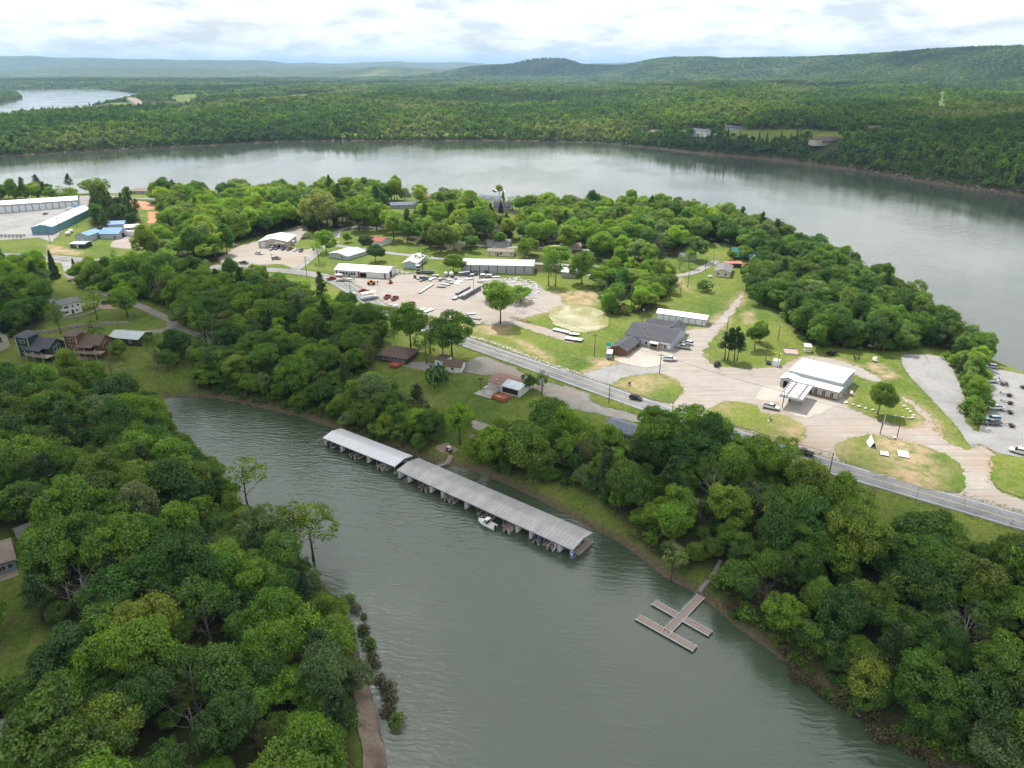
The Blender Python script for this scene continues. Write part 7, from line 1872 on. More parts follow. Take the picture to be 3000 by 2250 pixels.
# golf cart
c = G(Z1(2080,410)); e = empty('golf_cart', (c.x, c.y, c.z + .12), 2.4, 'cream-topped golf cart on the dirt landing above the boathouse', 'golf cart')
MB().box(-1.1, 1.2, -.58, .58, .35, .75, PAINTS['black']).build('body', e); MB().box(-.55, .1, -.55, .55, .75, 1.25, mat('cream_vinyl', (.52,.47,.38))).build('seat', e); MB().box(-.75, .85, -.62, .62, 1.85, 1.93, mat('cart_top', (.62, .58, .48), .5)).build('roof', e)
for x in (-.65, .75):
    for s in (-1, 1):
        MB().box(x - .03, x + .03, s*.56 - .03, s*.56 + .03, .7, 1.86, STEEL).build('roof_post', e); MB().lathe([(.2, -.1), (.26, -.08), (.26, .08), (.2, .1)], TYRE, (x*1.05, s*.55, .26), 10, 'y').build('wheel', e)
MB().box(.78, .82, -.5, .5, .8, 1.7, CGL).build('windscreen', e)

DKGREY = mat('weathered_grey_deck', (.24, .245, .25), .8, noise=.25, scale=2)
# dock sections stacked in the yard
def dock_unit(a, b, w, h, label, top=None, name='dock_module', levels=1, cat='dock section'):
    A_, B_ = G(a), G(b); d = B_ - A_; L = max(1.5, math.hypot(d.x, d.y)); e = empty(name, (A_.x, A_.y, H(A_.x, A_.y) + .06), math.atan2(d.y, d.x), label, cat, 'dock sections stored in the yard')
    for k in range(levels):
        z = k*h
        n = max(1, int(L / 2.4))
        for q in range(n): MB().box(L*q/n + .08, L*(q+1)/n - .08, -w/2 + .08, w/2 - .08, z, z + h*.55, BLACK).build('float', e)
        MB().box(0, L, -w/2, w/2, z + h*.55, z + h*.78, STEEL).build('frame', e); MB().box(.03, L - .03, -w/2 + .03, w/2 - .03, z + h*.78, z + h*.92, top or GREYP).build('deck', e)
    return e
for i, (a_, b_, w, h, lv, lb) in enumerate((
    (Z7(140,355),Z7(345,222),1.5,.7,1,'single long dock walkway lying alone in the yard'), (Z7(690,375),Z7(880,272),1.6,.6,2,'left stack of long dock walkways in the yard'), (Z7(730,425),Z7(960,300),1.6,.6,2,'middle stack of long dock walkways in the yard'),
    (Z7(780,440),Z7(1035,290),1.7,.55,4,'tallest stack of long dock walkways in the yard'), (Z7(645,450),Z7(690,425),2.0,1.0,1,'black float block at the near end of the stacks'),
    (Z7(405,255),Z7(530,262),2.4,.7,1,'grey dock section nearest the lone walkway'), (Z7(475,215),Z7(590,235),2.2,.6,1,'blue-grey dock section above the nearest one'), (Z7(530,190),Z7(645,208),2.2,.6,1,'upper dock section of the slanting row'),
    (Z7(275,158),Z7(385,125),2.4,.6,1,'pale-topped dock section left of the row'), (Z7(145,155),Z7(232,155),2.0,.8,3,'tall black stack of floats at the yard edge'), (Z7(95,50),Z7(160,48),3.0,1.6,3,'tall black float tower beside the white garage'),
    (Z7(170,55),Z7(360,62),1.5,.9,2,'black float row beside the float tower'), (Z7(335,98),Z7(430,100),1.6,.9,1,'brown-black float pair behind the yard'), (Z7(430,140),Z7(528,145),1.8,.8,1,'dark float section before the two grey tanks'),
    (Z7(720,90),Z7(800,88),2.2,.7,3,'left stack of white-topped dock sections by the warehouse'), (Z7(800,92),Z7(885,85),2.2,.6,4,'highest stack of dock sections by the warehouse'), (Z7(885,95),Z7(950,92),2.2,.6,2,'short stack of dock sections by the warehouse'),
    (Z7(820,150),Z7(920,140),2.4,.6,1,'flat dock section before the warehouse stacks'), (Z7(1045,105),Z7(1115,105),2.4,.8,2,'first white-topped pair right of the warehouse stacks'), (Z7(1135,110),Z7(1210,112),2.4,.8,2,'second white-topped pair right of the warehouse stacks'),
    (Z7(1215,115),Z7(1325,118),2.2,.6,1,'long white-topped section below the warehouse wall'), (Z7(1000,185),Z7(1080,180),2.4,.6,1,'dock section nearest the oak in the yard'), (Z7(1060,160),Z7(1180,165),2.6,.4,1,'pale frame lying beside the oak'),
    (Z7(680,175),Z7(780,180),2.0,.3,1,'flat pale blue frame in the yard'), (Z7(645,205),Z7(745,208),1.8,.2,1,'flat white panel in the yard'), (Z7(210,640),Z7(335,590),2.6,.7,1,'white-topped dock section beside the highway'), (Z7(140,615),Z7(225,575),2.2,.5,1,'white dock section left of the roadside one'),
    (Z7(830,705),Z7(1045,740),2.2,.6,1,'steel dock frame behind the leafy roadside oak'), (Z7(840,665),Z7(970,655),1.6,.5,1,'narrow steel frame above the roadside dock frame'), (Z7(890,800),Z7(1035,808),1.4,.35,1,'low steel frame by the oak shade'))):
    dock_unit(a_, b_, w, h, lb, WHITEP if i in (17, 18, 19, 23, 24, 25, 26) else DKGREY if i % 2 else GREYP, levels=lv)
r9 = random.Random(9)
for k in range(14):                                  # loose floats and frames along the back of the yard
    x = 60 + k * 46; y = 118 + 22 * (k % 3) + r9.randrange(14); dock_unit(Z7(x, y), Z7(x + 30 + r9.randrange(16), y + r9.randrange(-8, 8)), 1.2 + r9.random(), .5 + .4 * r9.random(), '%s loose dock float from the left along the back of the yard' % ORD[k], (BLACK, DKGREY, GREYP)[k % 3], levels=1 + (k % 4 == 0))
for k in range(9):
    x = 1010 + 60 * (k % 5); y = 60 + 26 * (k // 5); dock_unit(C6(x - 380, 1175 + 28 * (k % 3)), C6(x - 335, 1178 + 28 * (k % 3)), 1.8, .7, '%s black dock float before the warehouse wall from left' % ORD[k], BLACK, levels=1 + k % 2)
for i, (a_, b_, lb) in enumerate(((Z7(1490,705),Z7(1780,785),'long dark steel frame lying beside the yard track'), (CY(690,110),CY(870,125),'black steel truss stack against the yard shop'))):
    A_, B_ = G(a_), G(b_); d = B_ - A_; L = d.length; e = empty('steel_frame', (A_.x, A_.y, A_.z + .1), math.atan2(d.y, d.x), lb, 'steel frame'); lv = 1 if i == 0 else 4
    for k in range(lv):
        for s in (-1, 1):
            MB().bar((0, s*1.0, .2 + k*.55), (L, s*1.0, .2 + k*.55), .09, BLACK).build('chord', e)
        for q in range(7): MB().bar((L*q/6, -1.0, .2 + k*.55), (L*q/6, 1.0, .2 + k*.55), .06, BLACK).build('strut', e)
# white docks by the pond, sample docks on the junction verge
for a_, b_, w, h, lb in ((CR(-95,400),CR(60,435),2.4,.9,'long white dock section lying beside the pond'), (CR(20,490),CR(190,512),3.0,1.0,'boxy white dock section by the yard track'), (CR(60,445),CR(160,455),2.2,.9,'second white dock section beside the pond'), (CG(1045,1190),CG(1112,1200),2.6,.6,'white floating dock sample in the middle of the verge'), (CG(1188,1190),CG(1228,1196),4.2,.5,'left half of the pair of white docks on the verge'), (CG(1232,1198),CG(1272,1204),4.2,.5,'right half of the pair of white docks on the verge')):
    dock_unit(a_, b_, w, h, lb, WHITEP, 'white_dock')
c = G(CG(978,1125)); e = empty('dock_slide', (c.x, c.y, c.z + .1), R(-10), 'white steep-roofed dock cover standing on the junction verge', 'dock cover')
MB().add([(-1.1,-1.6,0),(1.1,-1.6,0),(0,-1.4,2.0),(-1.1,2.2,0),(1.1,2.2,0),(0,2.6,2.6)], [(0,2,5,3),(1,4,5,2),(3,5,4)], WHITEP).build('cover', e); MB().box(-1.15, 1.15, -1.65, 2.25, 0, .22, STEEL).build('base', e)
# tanks
def tank(px, r, L, rz, label, m=None):
    c = G(px); e = empty('propane_tank', (c.x, c.y, c.z + .08), rz, label, 'tank'); n = [(.05, -L/2), (r*.7, -L/2 + r*.25), (r, -L/2 + r*.7), (r, L/2 - r*.7), (r*.7, L/2 - r*.25), (.05, L/2)]
    MB().lathe(n, m or WHITEP, (0, 0, r + .3), 14, 'x').build('shell', e, smooth=True)
    for x in (-L*.28, L*.28): MB().box(x - .12, x + .12, -r*.7, r*.7, 0, .45, CONC).build('saddle', e)
    MB().lathe([(.12, 0), (.12, .22)], STEEL, (0, 0, 2*r + .28), 10).build('valve_cover', e)
tank(CG(812,712), .55, 2.4, 1.2, 'white propane tank on the filling station lawn'); tank(Z8(245,378), .75, 5.0, .05, 'long white tank at the left of the dock-yard shop'); tank(Z8(545,795), .9, 3.6, .1, 'white tank at the tree edge of the dock yard'); tank(C7(893,1066), .6, 2.6, 0, 'white tank on the lawn beside the cream house')
tank(ZT(1700,1105), 1.2, 3.6, .9, 'left white tank above the blue shops'); tank(ZT(1775,1045), 1.2, 3.6, .9, 'right white tank above the blue shops'); tank(Z7(535,100), 1.2, 3.4, 1.5, 'left grey tank behind the dock yard', GREYP); tank(Z7(615,100), 1.2, 3.4, 1.5, 'right pale tank behind the dock yard')
# yard machines
c = G(Z8(950,545)); e = empty('telehandler', (c.x, c.y, c.z + .1), R(-4), 'orange telehandler parked before the dock-yard shop', 'machine'); OR = mat('machine_orange', (.50, .17, .04), .5, noise=.1)
MB().box(-2.2, 1.6, -1.0, 1.0, .8, 1.5, OR).build('chassis', e); MB().box(-.6, .7, -1.0, .0, 1.5, 2.6, CGL).build('cab', e); MB().box(-.7, .8, -1.05, .05, 2.6, 2.72, OR).build('cab_roof', e); MB().box(-2.4, 3.2, .3, .75, 1.55, 2.0, mat('boom_cream', (.52, .44, .30), .5)).build('boom', e); MB().box(3.2, 3.4, -.2, 1.3, .4, 1.9, BLACK).build('fork_carriage', e)
for x in (-1.5, 1.3):
    for s in (-1, 1): MB().lathe([(.5, -.22), (.65, -.18), (.65, .18), (.5, .22)], TYRE, (x, s*1.0, .65), 12, 'y').build('wheel', e)
c = G(Z8(1360,520)); e = empty('skid_loader', (c.x, c.y, c.z + .1), R(200), 'small orange-red loader right of the telehandler', 'machine')
MB().box(-1.1, .8, -.65, .65, .4, 1.2, OR).build('chassis', e); MB().box(-.5, .5, -.55, .55, 1.2, 2.0, BLACK).build('cab', e); MB().box(.8, 1.5, -.85, .85, .05, .7, OR).build('bucket', e)
for s in (-1, 1): MB().box(-1.0, 1.0, s*.78 - .06, s*.78 + .06, 1.0, 1.25, OR).build('lift_arm', e)
for x in (-.6, .5):
    for s in (-1, 1): MB().lathe([(.3, -.14), (.42, -.1), (.42, .1), (.3, .14)], TYRE, (x, s*.72, .42), 10, 'y').build('wheel', e)
for (px, rz, lb, L) in ((Z8(370,470), .1, 'long work barge on a trailer before the yard shop', 9.5), (Z8(1390,1060), .62, 'silver work boat parked at the yard edge by the highway', 7.5)):
    c = G(px); e = empty('work_boat', (c.x, c.y, c.z + .5), rz, lb, 'boat')
    mb = MB(); hull_mesh(mb, L, 2.4, .8, STEEL, None, .3); mb.build('hull', e); MB().box(-L*.42, L*.2, -1.0, 1.0, .86, .92, PLANK).build('deck', e); MB().box(-L*.1, 0, -.5, .5, .92, 1.7, GREYP).build('console', e); MB().box(-L*.5 - .3, -L*.48, -.25, .25, .4, 1.5, BLACK).build('outboard_motor', e)
    for x in (-L*.2, -L*.05):
        for s in (-1, 1): MB().lathe([(.26, -.1), (.34, -.08), (.34, .08), (.26, .1)], TYRE, (x, s*1.1, -.15), 10, 'y').build('trailer_wheel', e)
c = G(Z8(900,850)); e = empty('covered_barge', (c.x, c.y, c.z + .2), .62, 'barge with cream canopy on the yard edge', 'boat')
MB().box(-4.5, 4.5, -1.6, 1.6, .3, 1.0, GREYP).build('hull', e); MB().box(-4.2, 3.6, -1.7, 1.7, 3.3, 3.42, mat('cream_canopy', (.62, .52, .40), .7)).build('canopy', e)
for x in (-4.0, -1.4, 1.0, 3.4):
    for s in (-1, 1): MB().box(x - .05, x + .05, s*1.6 - .05, s*1.6 + .05, 1.0, 3.3, STEEL).build('canopy_post', e)
c = G(Z8(1690,1085)); e = empty('flatbed_trailer', (c.x, c.y, c.z + .1), .62, 'long flatbed trailer behind the red pickup near the highway', 'trailer'); MB().box(-4.5, 4.0, -1.2, 1.2, .75, .9, PLANK).build('bed', e); MB().box(-4.5, 5.6, -.12, .12, .6, .75, BLACK).build('drawbar', e)
for x in (-2.2, -1.2):
    for s in (-1, 1): MB().lathe([(.28, -.1), (.36, -.08), (.36, .08), (.28, .1)], TYRE, (x, s*1.12, .36), 10, 'y').build('wheel', e)
b = simple('box_truck', 'white box truck in front of the pale annex', ZS(1070,300), ZS(1250,302), 2.6, 3.2, .05, WHITEP, RW, cat='truck', ov=.02); b.block('cab', b.L + .05, b.L + 2.0, .2, 2.4, .5, 2.3, PAINTS['maroon'])
for x in (1.2, b.L + 1.2):
    for y in (.1, 2.5): MB().lathe([(.35, -.12), (.45, -.1), (.45, .1), (.35, .12)], TYRE, (x, y, .45), 10, 'y').build('wheel', b.root)
# boats stored by the storage building
for i, (px, rz, col, lb) in enumerate(((ZT(1880,430), .3, 'blue', 'boat under a bright blue cover at the end of the storage lot'), (ZT(1760,480), .2, 'white', 'white boat beside the blue-covered one'), (ZT(1840,530), .25, 'maroon', 'dark red boat nearest the teal building'), (ZT(1830,590), .3, 'black', 'black boat behind the teal building corner'))):
    c = G(px); e = empty('stored_boat', (c.x, c.y, c.z + .5), rz, lb, 'boat'); mb = MB(); hull_mesh(mb, 7.5, 2.5, 1.1, PAINTS[col] if col != 'blue' else WHITEP, None); mb.build('hull', e)
    MB().add([(-3.4,-1.2,1.15),(2.2,-1.0,1.3),(3.4,0,1.4),(2.2,1.0,1.3),(-3.4,1.2,1.15),(-2.8,0,1.9),(1.0,0,2.3)], [(0,1,6,5),(1,2,6),(2,3,6),(3,4,5,6),(4,0,5)], mat('cover_' + col, {'blue': (.02, .16, .45)}.get(col, (.45, .45, .46)), .7)).build('cover', e)
    for s in (-1, 1): MB().lathe([(.26, -.1), (.34, -.08), (.34, .08), (.26, .1)], TYRE, (-1.2, s*1.1, -.2), 10, 'y').build('trailer_wheel', e)
c = G(CG(665,385)); e = empty('bass_boat', (c.x, c.y, c.z + .5), R(25), 'black bass boat on a trailer at the wood edge behind the station', 'boat'); mb = MB(); hull_mesh(mb, 6.0, 2.2, .7, PAINTS['black'], None); mb.build('hull', e); MB().box(-1.0, .2, -.8, .8, .72, 1.2, BLACK).build('console', e); MB().box(-3.3, -2.9, -.2, .2, .3, 1.4, BLACK).build('outboard_motor', e)
for s in (-1, 1): MB().lathe([(.24, -.1), (.32, -.08), (.32, .08), (.24, .1)], TYRE, (-.8, s*1.0, -.2), 10, 'y').build('trailer_wheel', e)
c = G(CG(1000,440)); e = empty('utility_cart', (c.x, c.y, c.z + .1), R(80), 'small white utility cart at the wood edge behind the station', 'cart'); MB().box(-1.2, 1.2, -.7, .7, .5, 1.0, WHITEP).build('body', e); MB().box(-.5, .6, -.7, .7, 1.7, 1.78, WHITEP).build('roof', e)
for x in (-.8, .8):
    for s in (-1, 1): MB().lathe([(.22, -.1), (.3, -.08), (.3, .08), (.22, .1)], TYRE, (x, s*.65, .3), 10, 'y').build('wheel', e); MB().box(x*.6 - .03, x*.6 + .03, s*.62 - .03, s*.62 + .03, 1.0, 1.7, STEEL).build('roof_post', e)
# little shelter, timber frame and shed behind the station
c = G(CG(458,368)); e = empty('shelter', (c.x, c.y, c.z), R(-14), 'small open shelter with white roof at the wood edge', 'shelter'); MB().box(-1.5, 1.5, -.2, 3.8, 2.6, 2.72, WHITEP).build('roof', e); MB().box(-1.4, 1.4, 0, 3.6, .0, .35, PLANK).build('floor', e)
for x in (-1.3, 0, 1.3):
    for y in (.1, 3.5): MB().box(x - .06, x + .06, y - .06, y + .06, .35, 2.6, TRIM).build('post', e)
MB().box(-1.4, 1.4, 0, .08, .35, .9, TRIM).build('half_wall', e)
c = G(CG(325,380)); e = empty('timber_pallet_deck', (c.x, c.y, c.z), R(-12), 'old timber platform left of the white-roofed shelter', 'platform'); MB().box(-2.8, 2.8, -.5, 5.0, .3, .5, PLANKP).build('deck', e)
for q in ((-2.9, -2.8, -.5, 5.0), (2.8, 2.9, -.5, 5.0), (-2.8, 2.8, 5.0, 5.1)): MB().box(*q, .3, 1.0, PLANK).build('side_board', e)
for k in range(6): MB().box(-2.6 + k*.9, -2.0 + k*.9, -1.2, -.55, 0, .35, STONE).build('rubble_block', e)
simple('white_shed', 'small white shed by the lamp post left of the filling station', CG(172,476), CG(222,486), 2.6, 2.2, .1, WHITEP, RW, cat='shed', ov=.1)
c = G(CG(140,462)); e = empty('dumpster', (c.x, c.y, c.z + .05), R(-14), 'dark blue dumpster left of the small white shed', 'dumpster'); MB().box(-.9, .9, -.6, .6, .1, 1.25, PAINTS['blue']).build('bin', e); MB().box(-.95, .95, -.62, .62, 1.25, 1.33, BLACK).build('lid', e)
# lawn stones by the station
for k, p in enumerate(((768,778),(828,792),(872,808),(926,824),(985,836),(1165,885),(1225,897),(1310,898),(1290,850),(1268,830),(1240,806),(1312,880))):
    c = G(CG(*p)); r_ = random.Random(k); s = .32 + .12*r_.random(); V = [((x + r_.uniform(-.2,.2))*s*1.4, (y + r_.uniform(-.2,.2))*s, (z + r_.uniform(-.15,.15))*s*.8) for z in (0, 1) for y in (-1, 1) for x in (-1, 1)]
    o = mesh_obj('landscape_stone', V, [(0,2,3,1),(4,5,7,6),(0,1,5,4),(1,3,7,5),(3,2,6,7),(2,0,4,6)], mat('pale_stone', (.56, .54, .50), .9, noise=.15)); o.location = (c.x, c.y, c.z + .12); tag(o, 'pale stone on the station lawn edge, %s counting clockwise from the building' % ORD[k], 'stone', 'pale stones edging the station lawn')
c = G(CG(1280,905)); o = mesh_obj('boulder', [((x)*.9, y*.5, z*.5) for z in (0, 1) for y in (-1, 1) for x in (-1, 1)], [(0,2,3,1),(4,5,7,6),(0,1,5,4),(1,3,7,5),(3,2,6,7),(2,0,4,6)], STONE); o.location = (c.x, c.y, c.z); tag(o, 'flat brown boulder among the pale stones of the lawn', 'stone')

# ------------------------------------------------------------------ signs, poles and wires
def sign_text(body, size, m, parent, loc, rot):
    cu = bpy.data.curves.new('lettering', 'FONT'); cu.body = body; cu.size = size; cu.align_x = 'CENTER'; cu.align_y = 'CENTER'; cu.extrude = .01; cu.materials.append(m)
    o = link(bpy.data.objects.new('lettering', cu), parent); o.location = loc; o.rotation_euler = rot; return o
c = G(Z4(95,860)); e = empty('store_sign', (c.x, c.y, c.z), R(8), 'teal and white sign on a pole beside the brown wing', 'sign'); MB().box(-.08, .08, -.08, .08, 0, 4.6, STEEL).build('post', e); MB().box(-1.0, 1.0, -.1, .1, 3.3, 4.9, mat('sign_teal', (.03, .38, .30), .5)).build('panel', e); MB().box(-1.0, 1.0, -.1, .1, 2.3, 3.25, WHITEP).build('lower_panel', e)
c = G(CR(660,950)); e = empty('small_sign', (c.x, c.y, c.z), R(40), 'small dark red sign on the verge by the driveway', 'sign'); MB().box(-.7, .7, -.05, .05, .5, 1.5, REDP).build('panel', e)
for s in (-.55, .55): MB().box(s - .05, s + .05, -.04, .04, 0, .5, WDK).build('post', e)
c = G(CG(152,912)); e = empty('station_sign', (c.x, c.y, c.z), R(55), 'pale leaning board sign on the verge before the fuel canopy', 'sign'); MB().box(-.9, .9, -.06, .06, .6, 2.0, mat('sign_grey_pink', (.46, .38, .40), .6)).build('panel', e)
for s in (-.8, .8): MB().box(s - .06, s + .06, -.06, .06, 0, 2.0, WDK).build('post', e); MB().box(s - .4, s + .4, -.4, .4, -.05, .15, WHITEP).build('base', e)
WOODP = mat('pole_wood', (.105, .082, .066), .9, noise=.25, scale=2); POLES = {}
def pole(base, top, label, kind='plain', rz=0.0):
    g = G(base); px, py = top; h = 6.0
    for hh in np.arange(3.0, 16.0, .25):                       # the height whose top lands on the measured pixel
        qx, qy = project(g.x, g.y, g.z + hh); h = hh
        if qy <= py: break
    e = empty('utility_pole', (g.x, g.y, g.z), rz, label, 'pole', 'utility poles'); v, f = tube([(0,0,-.4), (0,0,h*.5), (0,0,h)], [.17, .15, .11], 8); MB().add(v, f, WOODP).build('post', e)
    if kind in ('cross', 'trans'):
        MB().box(-1.25, 1.25, -.06, .06, h - .7, h - .56, WOODP).build('crossarm', e)
        for x in (-1.15, -.4, .4, 1.15): MB().lathe([(.06, 0), (.08, .1), (.04, .22)], STEEL, (x, 0, h - .56), 8).build('insulator', e)
    if kind == 'trans': MB().lathe([(.24, 0), (.27, .1), (.27, .75), (.12, .85)], GREYP, (.36, 0, h - 2.2), 10).build('transformer', e)
    if kind == 'lamp':
        MB().bar((0, 0, h - .4), (0, -.9, h - .1), .04, STEEL).build('lamp_arm', e); MB().lathe([(.05, .25), (.28, .05), (.26, 0)], WHITEP, (0, -.95, h - .32), 10).build('lamp_head', e)
    if kind == 'flood':
        for x in (-.5, .5): MB().box(x - .3, x + .3, -.3, .1, h - .45, h, PLAS).build('flood_lamp', e)
    if kind == 'sign':
        MB().box(.12, .5, -.06, .06, h - 4.6, h, mat('tall_sign', (.55, .53, .50), .6, noise=.3, scale=2)).build('sign_panel', e)
    POLES[base] = (g.x, g.y, g.z + h); return e
PL = [(CR(960,835),CR(968,640),'pole on the tip of the verge before the store forecourt','trans'), (CR(455,1130),CR(463,945),'pole on the grass strip below the highway at the driveway','plain'), (CR(1080,1300),CR(1092,1130),'lamp pole on the grass strip beside the highway','lamp'), (CR(310,650),CR(318,440),'pole between the white docks and the brown wing','cross'),
 (CR(790,310),CR(797,185),'lamp pole behind the store','lamp'), (CR(1632,400),CR(1642,270),'thin pole behind the four pines','plain'), (CR(2140,505),CR(2158,330),'lamp pole at the edge of the east wood','lamp'), (CR(2135,765),CR(2155,620),'lamp post at the small white shed','lamp'),
 (CG(1045,1030),CG(1078,880),'pole carrying a tall narrow sign by the junction verge','sign'), (CG(1180,1062),CG(1197,945),'bare grey pole on the upper edge of the junction verge','plain'), (CG(635,1345),CG(682,1182),'dark leaning pole beside the highway at the junction','plain'), (CG(252,818),CG(268,680),'slim pole beside the white pickup and fuel canopy','lamp'),
 (CG(1065,380),CG(1080,292),'pole at the wood edge above the boat parking','plain'), (CG(118,432),CG(138,300),'pole behind the small white shed','plain'), (CG(1690,545),CG(1730,400),'leaning pole in the parking hedge','plain'),
 (CY(935,795),CY(925,525),'pole with crossarm beside the highway at the oaks','cross'), (CY(470,302),CY(450,165),'pole in the dock yard beside the red pickup','plain'), (CY(1800,312),CY(1800,140),'tall thin pole beside the walkway stacks','plain'), (C5(1105,1222),C5(1075,1000),'pole with transformer at the side street corner','trans'),
 (C5(730,1052),C5(722,972),'crossarm pole at the lower edge of the commercial lot','cross'), (C4(545,852),C4(502,655),'pole in front of the teal building','cross'), (C4(655,757),C4(625,585),'second pole beside the teal building wall','cross'), (C4(835,692),C4(815,560),'pole on the slope right of the teal building','plain'),
 (C7(685,1157),C7(703,992),'taller pole on the slope below the lane','plain'), (C7(618,1207),C7(628,1092),'shorter pole on the slope below the lane','plain'), (C7(1298,1262),C7(1310,1158),'pole at the top of the gravel track','plain'), (C7(922,950),C7(937,825),'lamp pole at the end of the lane','lamp'), (C7(850,1000),C7(860,870),'pole beside the bend of the lane','plain'),
 (CH(1290,522),CH(1292,408),'flood lamp pole on the terrace of the brown-roofed house','flood'), (CH(1860,556),CH(1866,400),'lamp pole at the corner of the brown-roofed house','lamp'), (CR(893,1372),CR(897,1280),'short post beside the long grey house','plain')]
for p in PL: pole(*p)
def wire(a, b, label, sag=.8):
    A_, B_ = np.array(POLES[a]), np.array(POLES[b]); pts = [A_ + (B_ - A_)*t + np.array([0, 0, -.25 - sag*4*t*(1 - t)]) for t in np.linspace(0, 1, 14)]
    v, f = tube(pts, [.045]*14, 5); o = mesh_obj('overhead_cable', v, f, BLACK); tag(o, label, 'cable', 'overhead cables')
wire(PL[0][0], PL[11][0], 'cable sagging from the verge pole to the fuel canopy pole'); wire(PL[3][0], PL[0][0], 'cable from the pole by the white docks to the verge pole'); wire(PL[11][0], PL[8][0], 'cable from the canopy pole to the tall sign pole'); wire(PL[18][0], PL[16][0], 'cable from the side street corner into the dock yard'); wire(PL[16][0], PL[17][0], 'cable crossing the dock yard between its two poles'); wire(PL[20][0], PL[21][0], 'cable between the two poles at the teal building', .4)
wire(PL[17][0], PL[3][0], 'cable from the dock yard over the pond to the white docks')
wire(PL[15][0], PL[1][0], 'cable along the highway from the oaks to the driveway pole'); wire(PL[1][0], PL[2][0], 'cable along the highway between the two grass strip poles'); wire(PL[2][0], PL[10][0], 'cable along the highway to the leaning junction pole'); wire(PL[18][0], PL[15][0], 'cable along the highway from the side street to the oaks')
# drain covers, boxes
c = G(CG(1160,1072)); e = empty('utility_box', (c.x, c.y, c.z), 0, 'small grey utility box at the foot of the bare pole', 'box'); MB().box(-.5, .5, -.3, .3, 0, .9, GREYP).build('case', e); MB().box(-.52, .52, -.32, .32, .9, .98, WHITEP).build('lid', e)
# person standing at the yard shop
def person(px, rz, label, shirt, legs):
    c = G(px); me_ = bpy.data.meshes.new('person'); J = [(0,0,.98),(0,0,1.22),(0,.01,1.44),(0,.02,1.56),(0,.03,1.68),(-.10,0,.92),(-.11,.02,.50),(-.11,-.02,.08),(-.11,.12,.04),(.10,0,.92),(.11,-.03,.50),(.11,-.06,.08),(.11,.08,.04),(-.19,0,1.42),(-.26,.02,1.14),(-.24,.12,.92),(.19,0,1.42),(.26,.02,1.14),(.24,.10,.90)]
    E = [(0,1),(1,2),(2,3),(3,4),(0,5),(5,6),(6,7),(7,8),(0,9),(9,10),(10,11),(11,12),(2,13),(13,14),(14,15),(2,16),(16,17),(17,18)]; rad = [.15,.15,.16,.06,.11,.10,.075,.05,.045,.10,.075,.05,.045,.07,.05,.04,.07,.05,.04]
    me_.from_pydata(J, E, []); o = link(bpy.data.objects.new('person', me_)); o.location = (c.x, c.y, c.z + .05); o.rotation_euler.z = rz
    sk = o.modifiers.new('skin', 'SKIN'); 
    for i, r in enumerate(rad): me_.skin_vertices[0].data[i].radius = (r, r*.85)
    me_.skin_vertices[0].data[0].use_root = True; o.modifiers.new('smooth', 'SUBSURF').levels = 1
    m = NT('clothes_' + shirt); z = m.n.new('ShaderNodeSeparateXYZ'); m.l.new(m.n.new('ShaderNodeTexCoord').outputs['Object'], z.inputs[0]); col = {'black': (.02,.02,.025), 'grey': (.2,.2,.22)}
    f = m.math('GREATER_THAN', z.outputs[2], 1.0); f2 = m.math('GREATER_THAN', z.outputs[2], 1.50); m.l.new(m.mix(f2, m.mix(f, col[legs], col[shirt]), (.42, .27, .20)), m.b.inputs['Base Color']); me_.materials.append(m.m)
    tag(o, label, 'person')
person(Z8(585,470), 3.0, 'person in dark clothes standing before the yard shop', 'black', 'black'); person(ZS(1592,348), 2.0, 'person in grey walking in the blue shop lot', 'grey', 'black')

# ------------------------------------------------------------------ rubble, scrap and shore stones (nobody could count them)
def scatter_blocks(name, spots, smin, smax, m, label, cat, seed, flat=.6):
    r_ = np.random.default_rng(seed); V = []; F = []; P = np.array(spots); Z = H_all(P)
    for (x, y), z in zip(P, Z):
        s = r_.uniform(smin, smax); a = r_.random()*6.28; o = len(V); ca, sa_ = math.cos(a), math.sin(a)
        for zz in (-.3, 1):
            for yy in (-1, 1):
                for xx in (-1, 1):
                    q = np.array([xx*r_.uniform(.6, 1.2), yy*r_.uniform(.4, 1.0), zz*flat*r_.uniform(.6, 1.2)])*s; V.append((x + q[0]*ca - q[1]*sa_, y + q[0]*sa_ + q[1]*ca, z + q[2]))
        F += [tuple(i + o for i in f) for f in [(0,2,3,1),(4,5,7,6),(0,1,5,4),(1,3,7,5),(3,2,6,7),(2,0,4,6)]]
    o = mesh_obj(name, V, F, m); return tag(o, label, cat, kind='stuff')
def along(px, n, wid, seed):
    L = spline(gpoly(px), .5); r_ = np.random.default_rng(seed); i = r_.integers(0, len(L), n); return L[i] + r_.normal(size=(n, 2))*wid
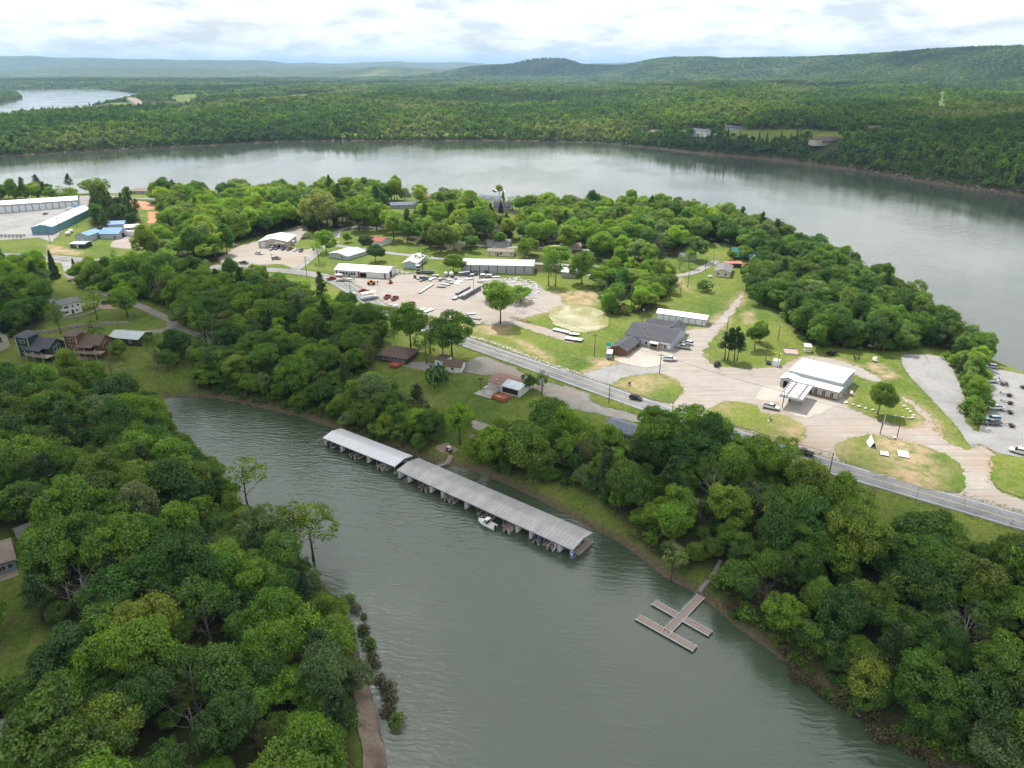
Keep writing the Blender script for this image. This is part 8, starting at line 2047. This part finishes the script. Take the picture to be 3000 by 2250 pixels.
scatter_blocks('rubble', along([CH(1150,15),CH(1300,45),CH(1500,110),CH(1700,190),CH(1950,285),CH(2200,365)], 620, .75, 1), .10, .34, mat('riprap', (.42, .385, .345), .95, noise=.3), 'pale broken stone lining the ditch beside the highway', 'rubble', 1)
sh = np.concatenate([along(north_bank[10:34], 520, .5, 2), along(left_bank[1:7], 420, .9, 3)]); sh = sh[seg_dist(sh, cove) > -.6]
scatter_blocks('shore_rubble', sh, .06, .30, mat('shore_stone', (.15, .125, .098), .95, noise=.35), 'brown stones along the waterline of the cove', 'rubble', 4, .4)
fsr = along(far_shore[20:26], 260, 2.2, 5); fsr = fsr[seg_dist(fsr, lake) > .5]
scatter_blocks('bluff_rock', fsr, .5, 2.2, mat('bluff_limestone', (.24, .205, .17), .95, noise=.3, scale=.4), 'pale limestone ledges at the foot of the far bluff', 'rubble', 6, .6)
SCRAP = gpoly([C6(1010,1240),C6(1180,1225),C6(1420,1300),C6(1450,1330),C6(1400,1440),C6(1250,1470),C6(1100,1440),C6(1030,1340)]); sp = scatter(SCRAP, 1.7, 9)
scatter_blocks('scrap_heap', sp, .25, .85, mat('white_scrap', (.38, .38, .38), .7, noise=.6, scale=.35), 'heap of white broken dock foam and scrap', 'scrap', 7, .5)
SCR2 = gpoly([C6(1900,1170),C6(2180,1150),C6(2200,1230),C6(1980,1260)]); scatter_blocks('scrap_heap', scatter(SCR2, 1.2, 10), .3, 1.2, mat('white_scrap', (.62, .62, .61)), 'pale scrap strewn beside the small white-roofed shed', 'scrap', 8, .5)
scatter_blocks('yard_debris', np.concatenate([along([Z8(1420,330),Z8(1520,250),Z8(1640,300),Z8(1800,290)], 120, 1.6, 11), along([Z7(1060,790),Z7(1250,800),Z7(1500,800)], 60, 1.2, 12), along([Z7(1420,440),Z7(1560,520),Z7(1700,640)], 90, 2.0, 13)]), .2, .8, mat('grey_debris', (.30, .29, .28), .8, noise=.5, scale=.8), 'grey metal and wood debris around the dock yard', 'debris', 9, .5)
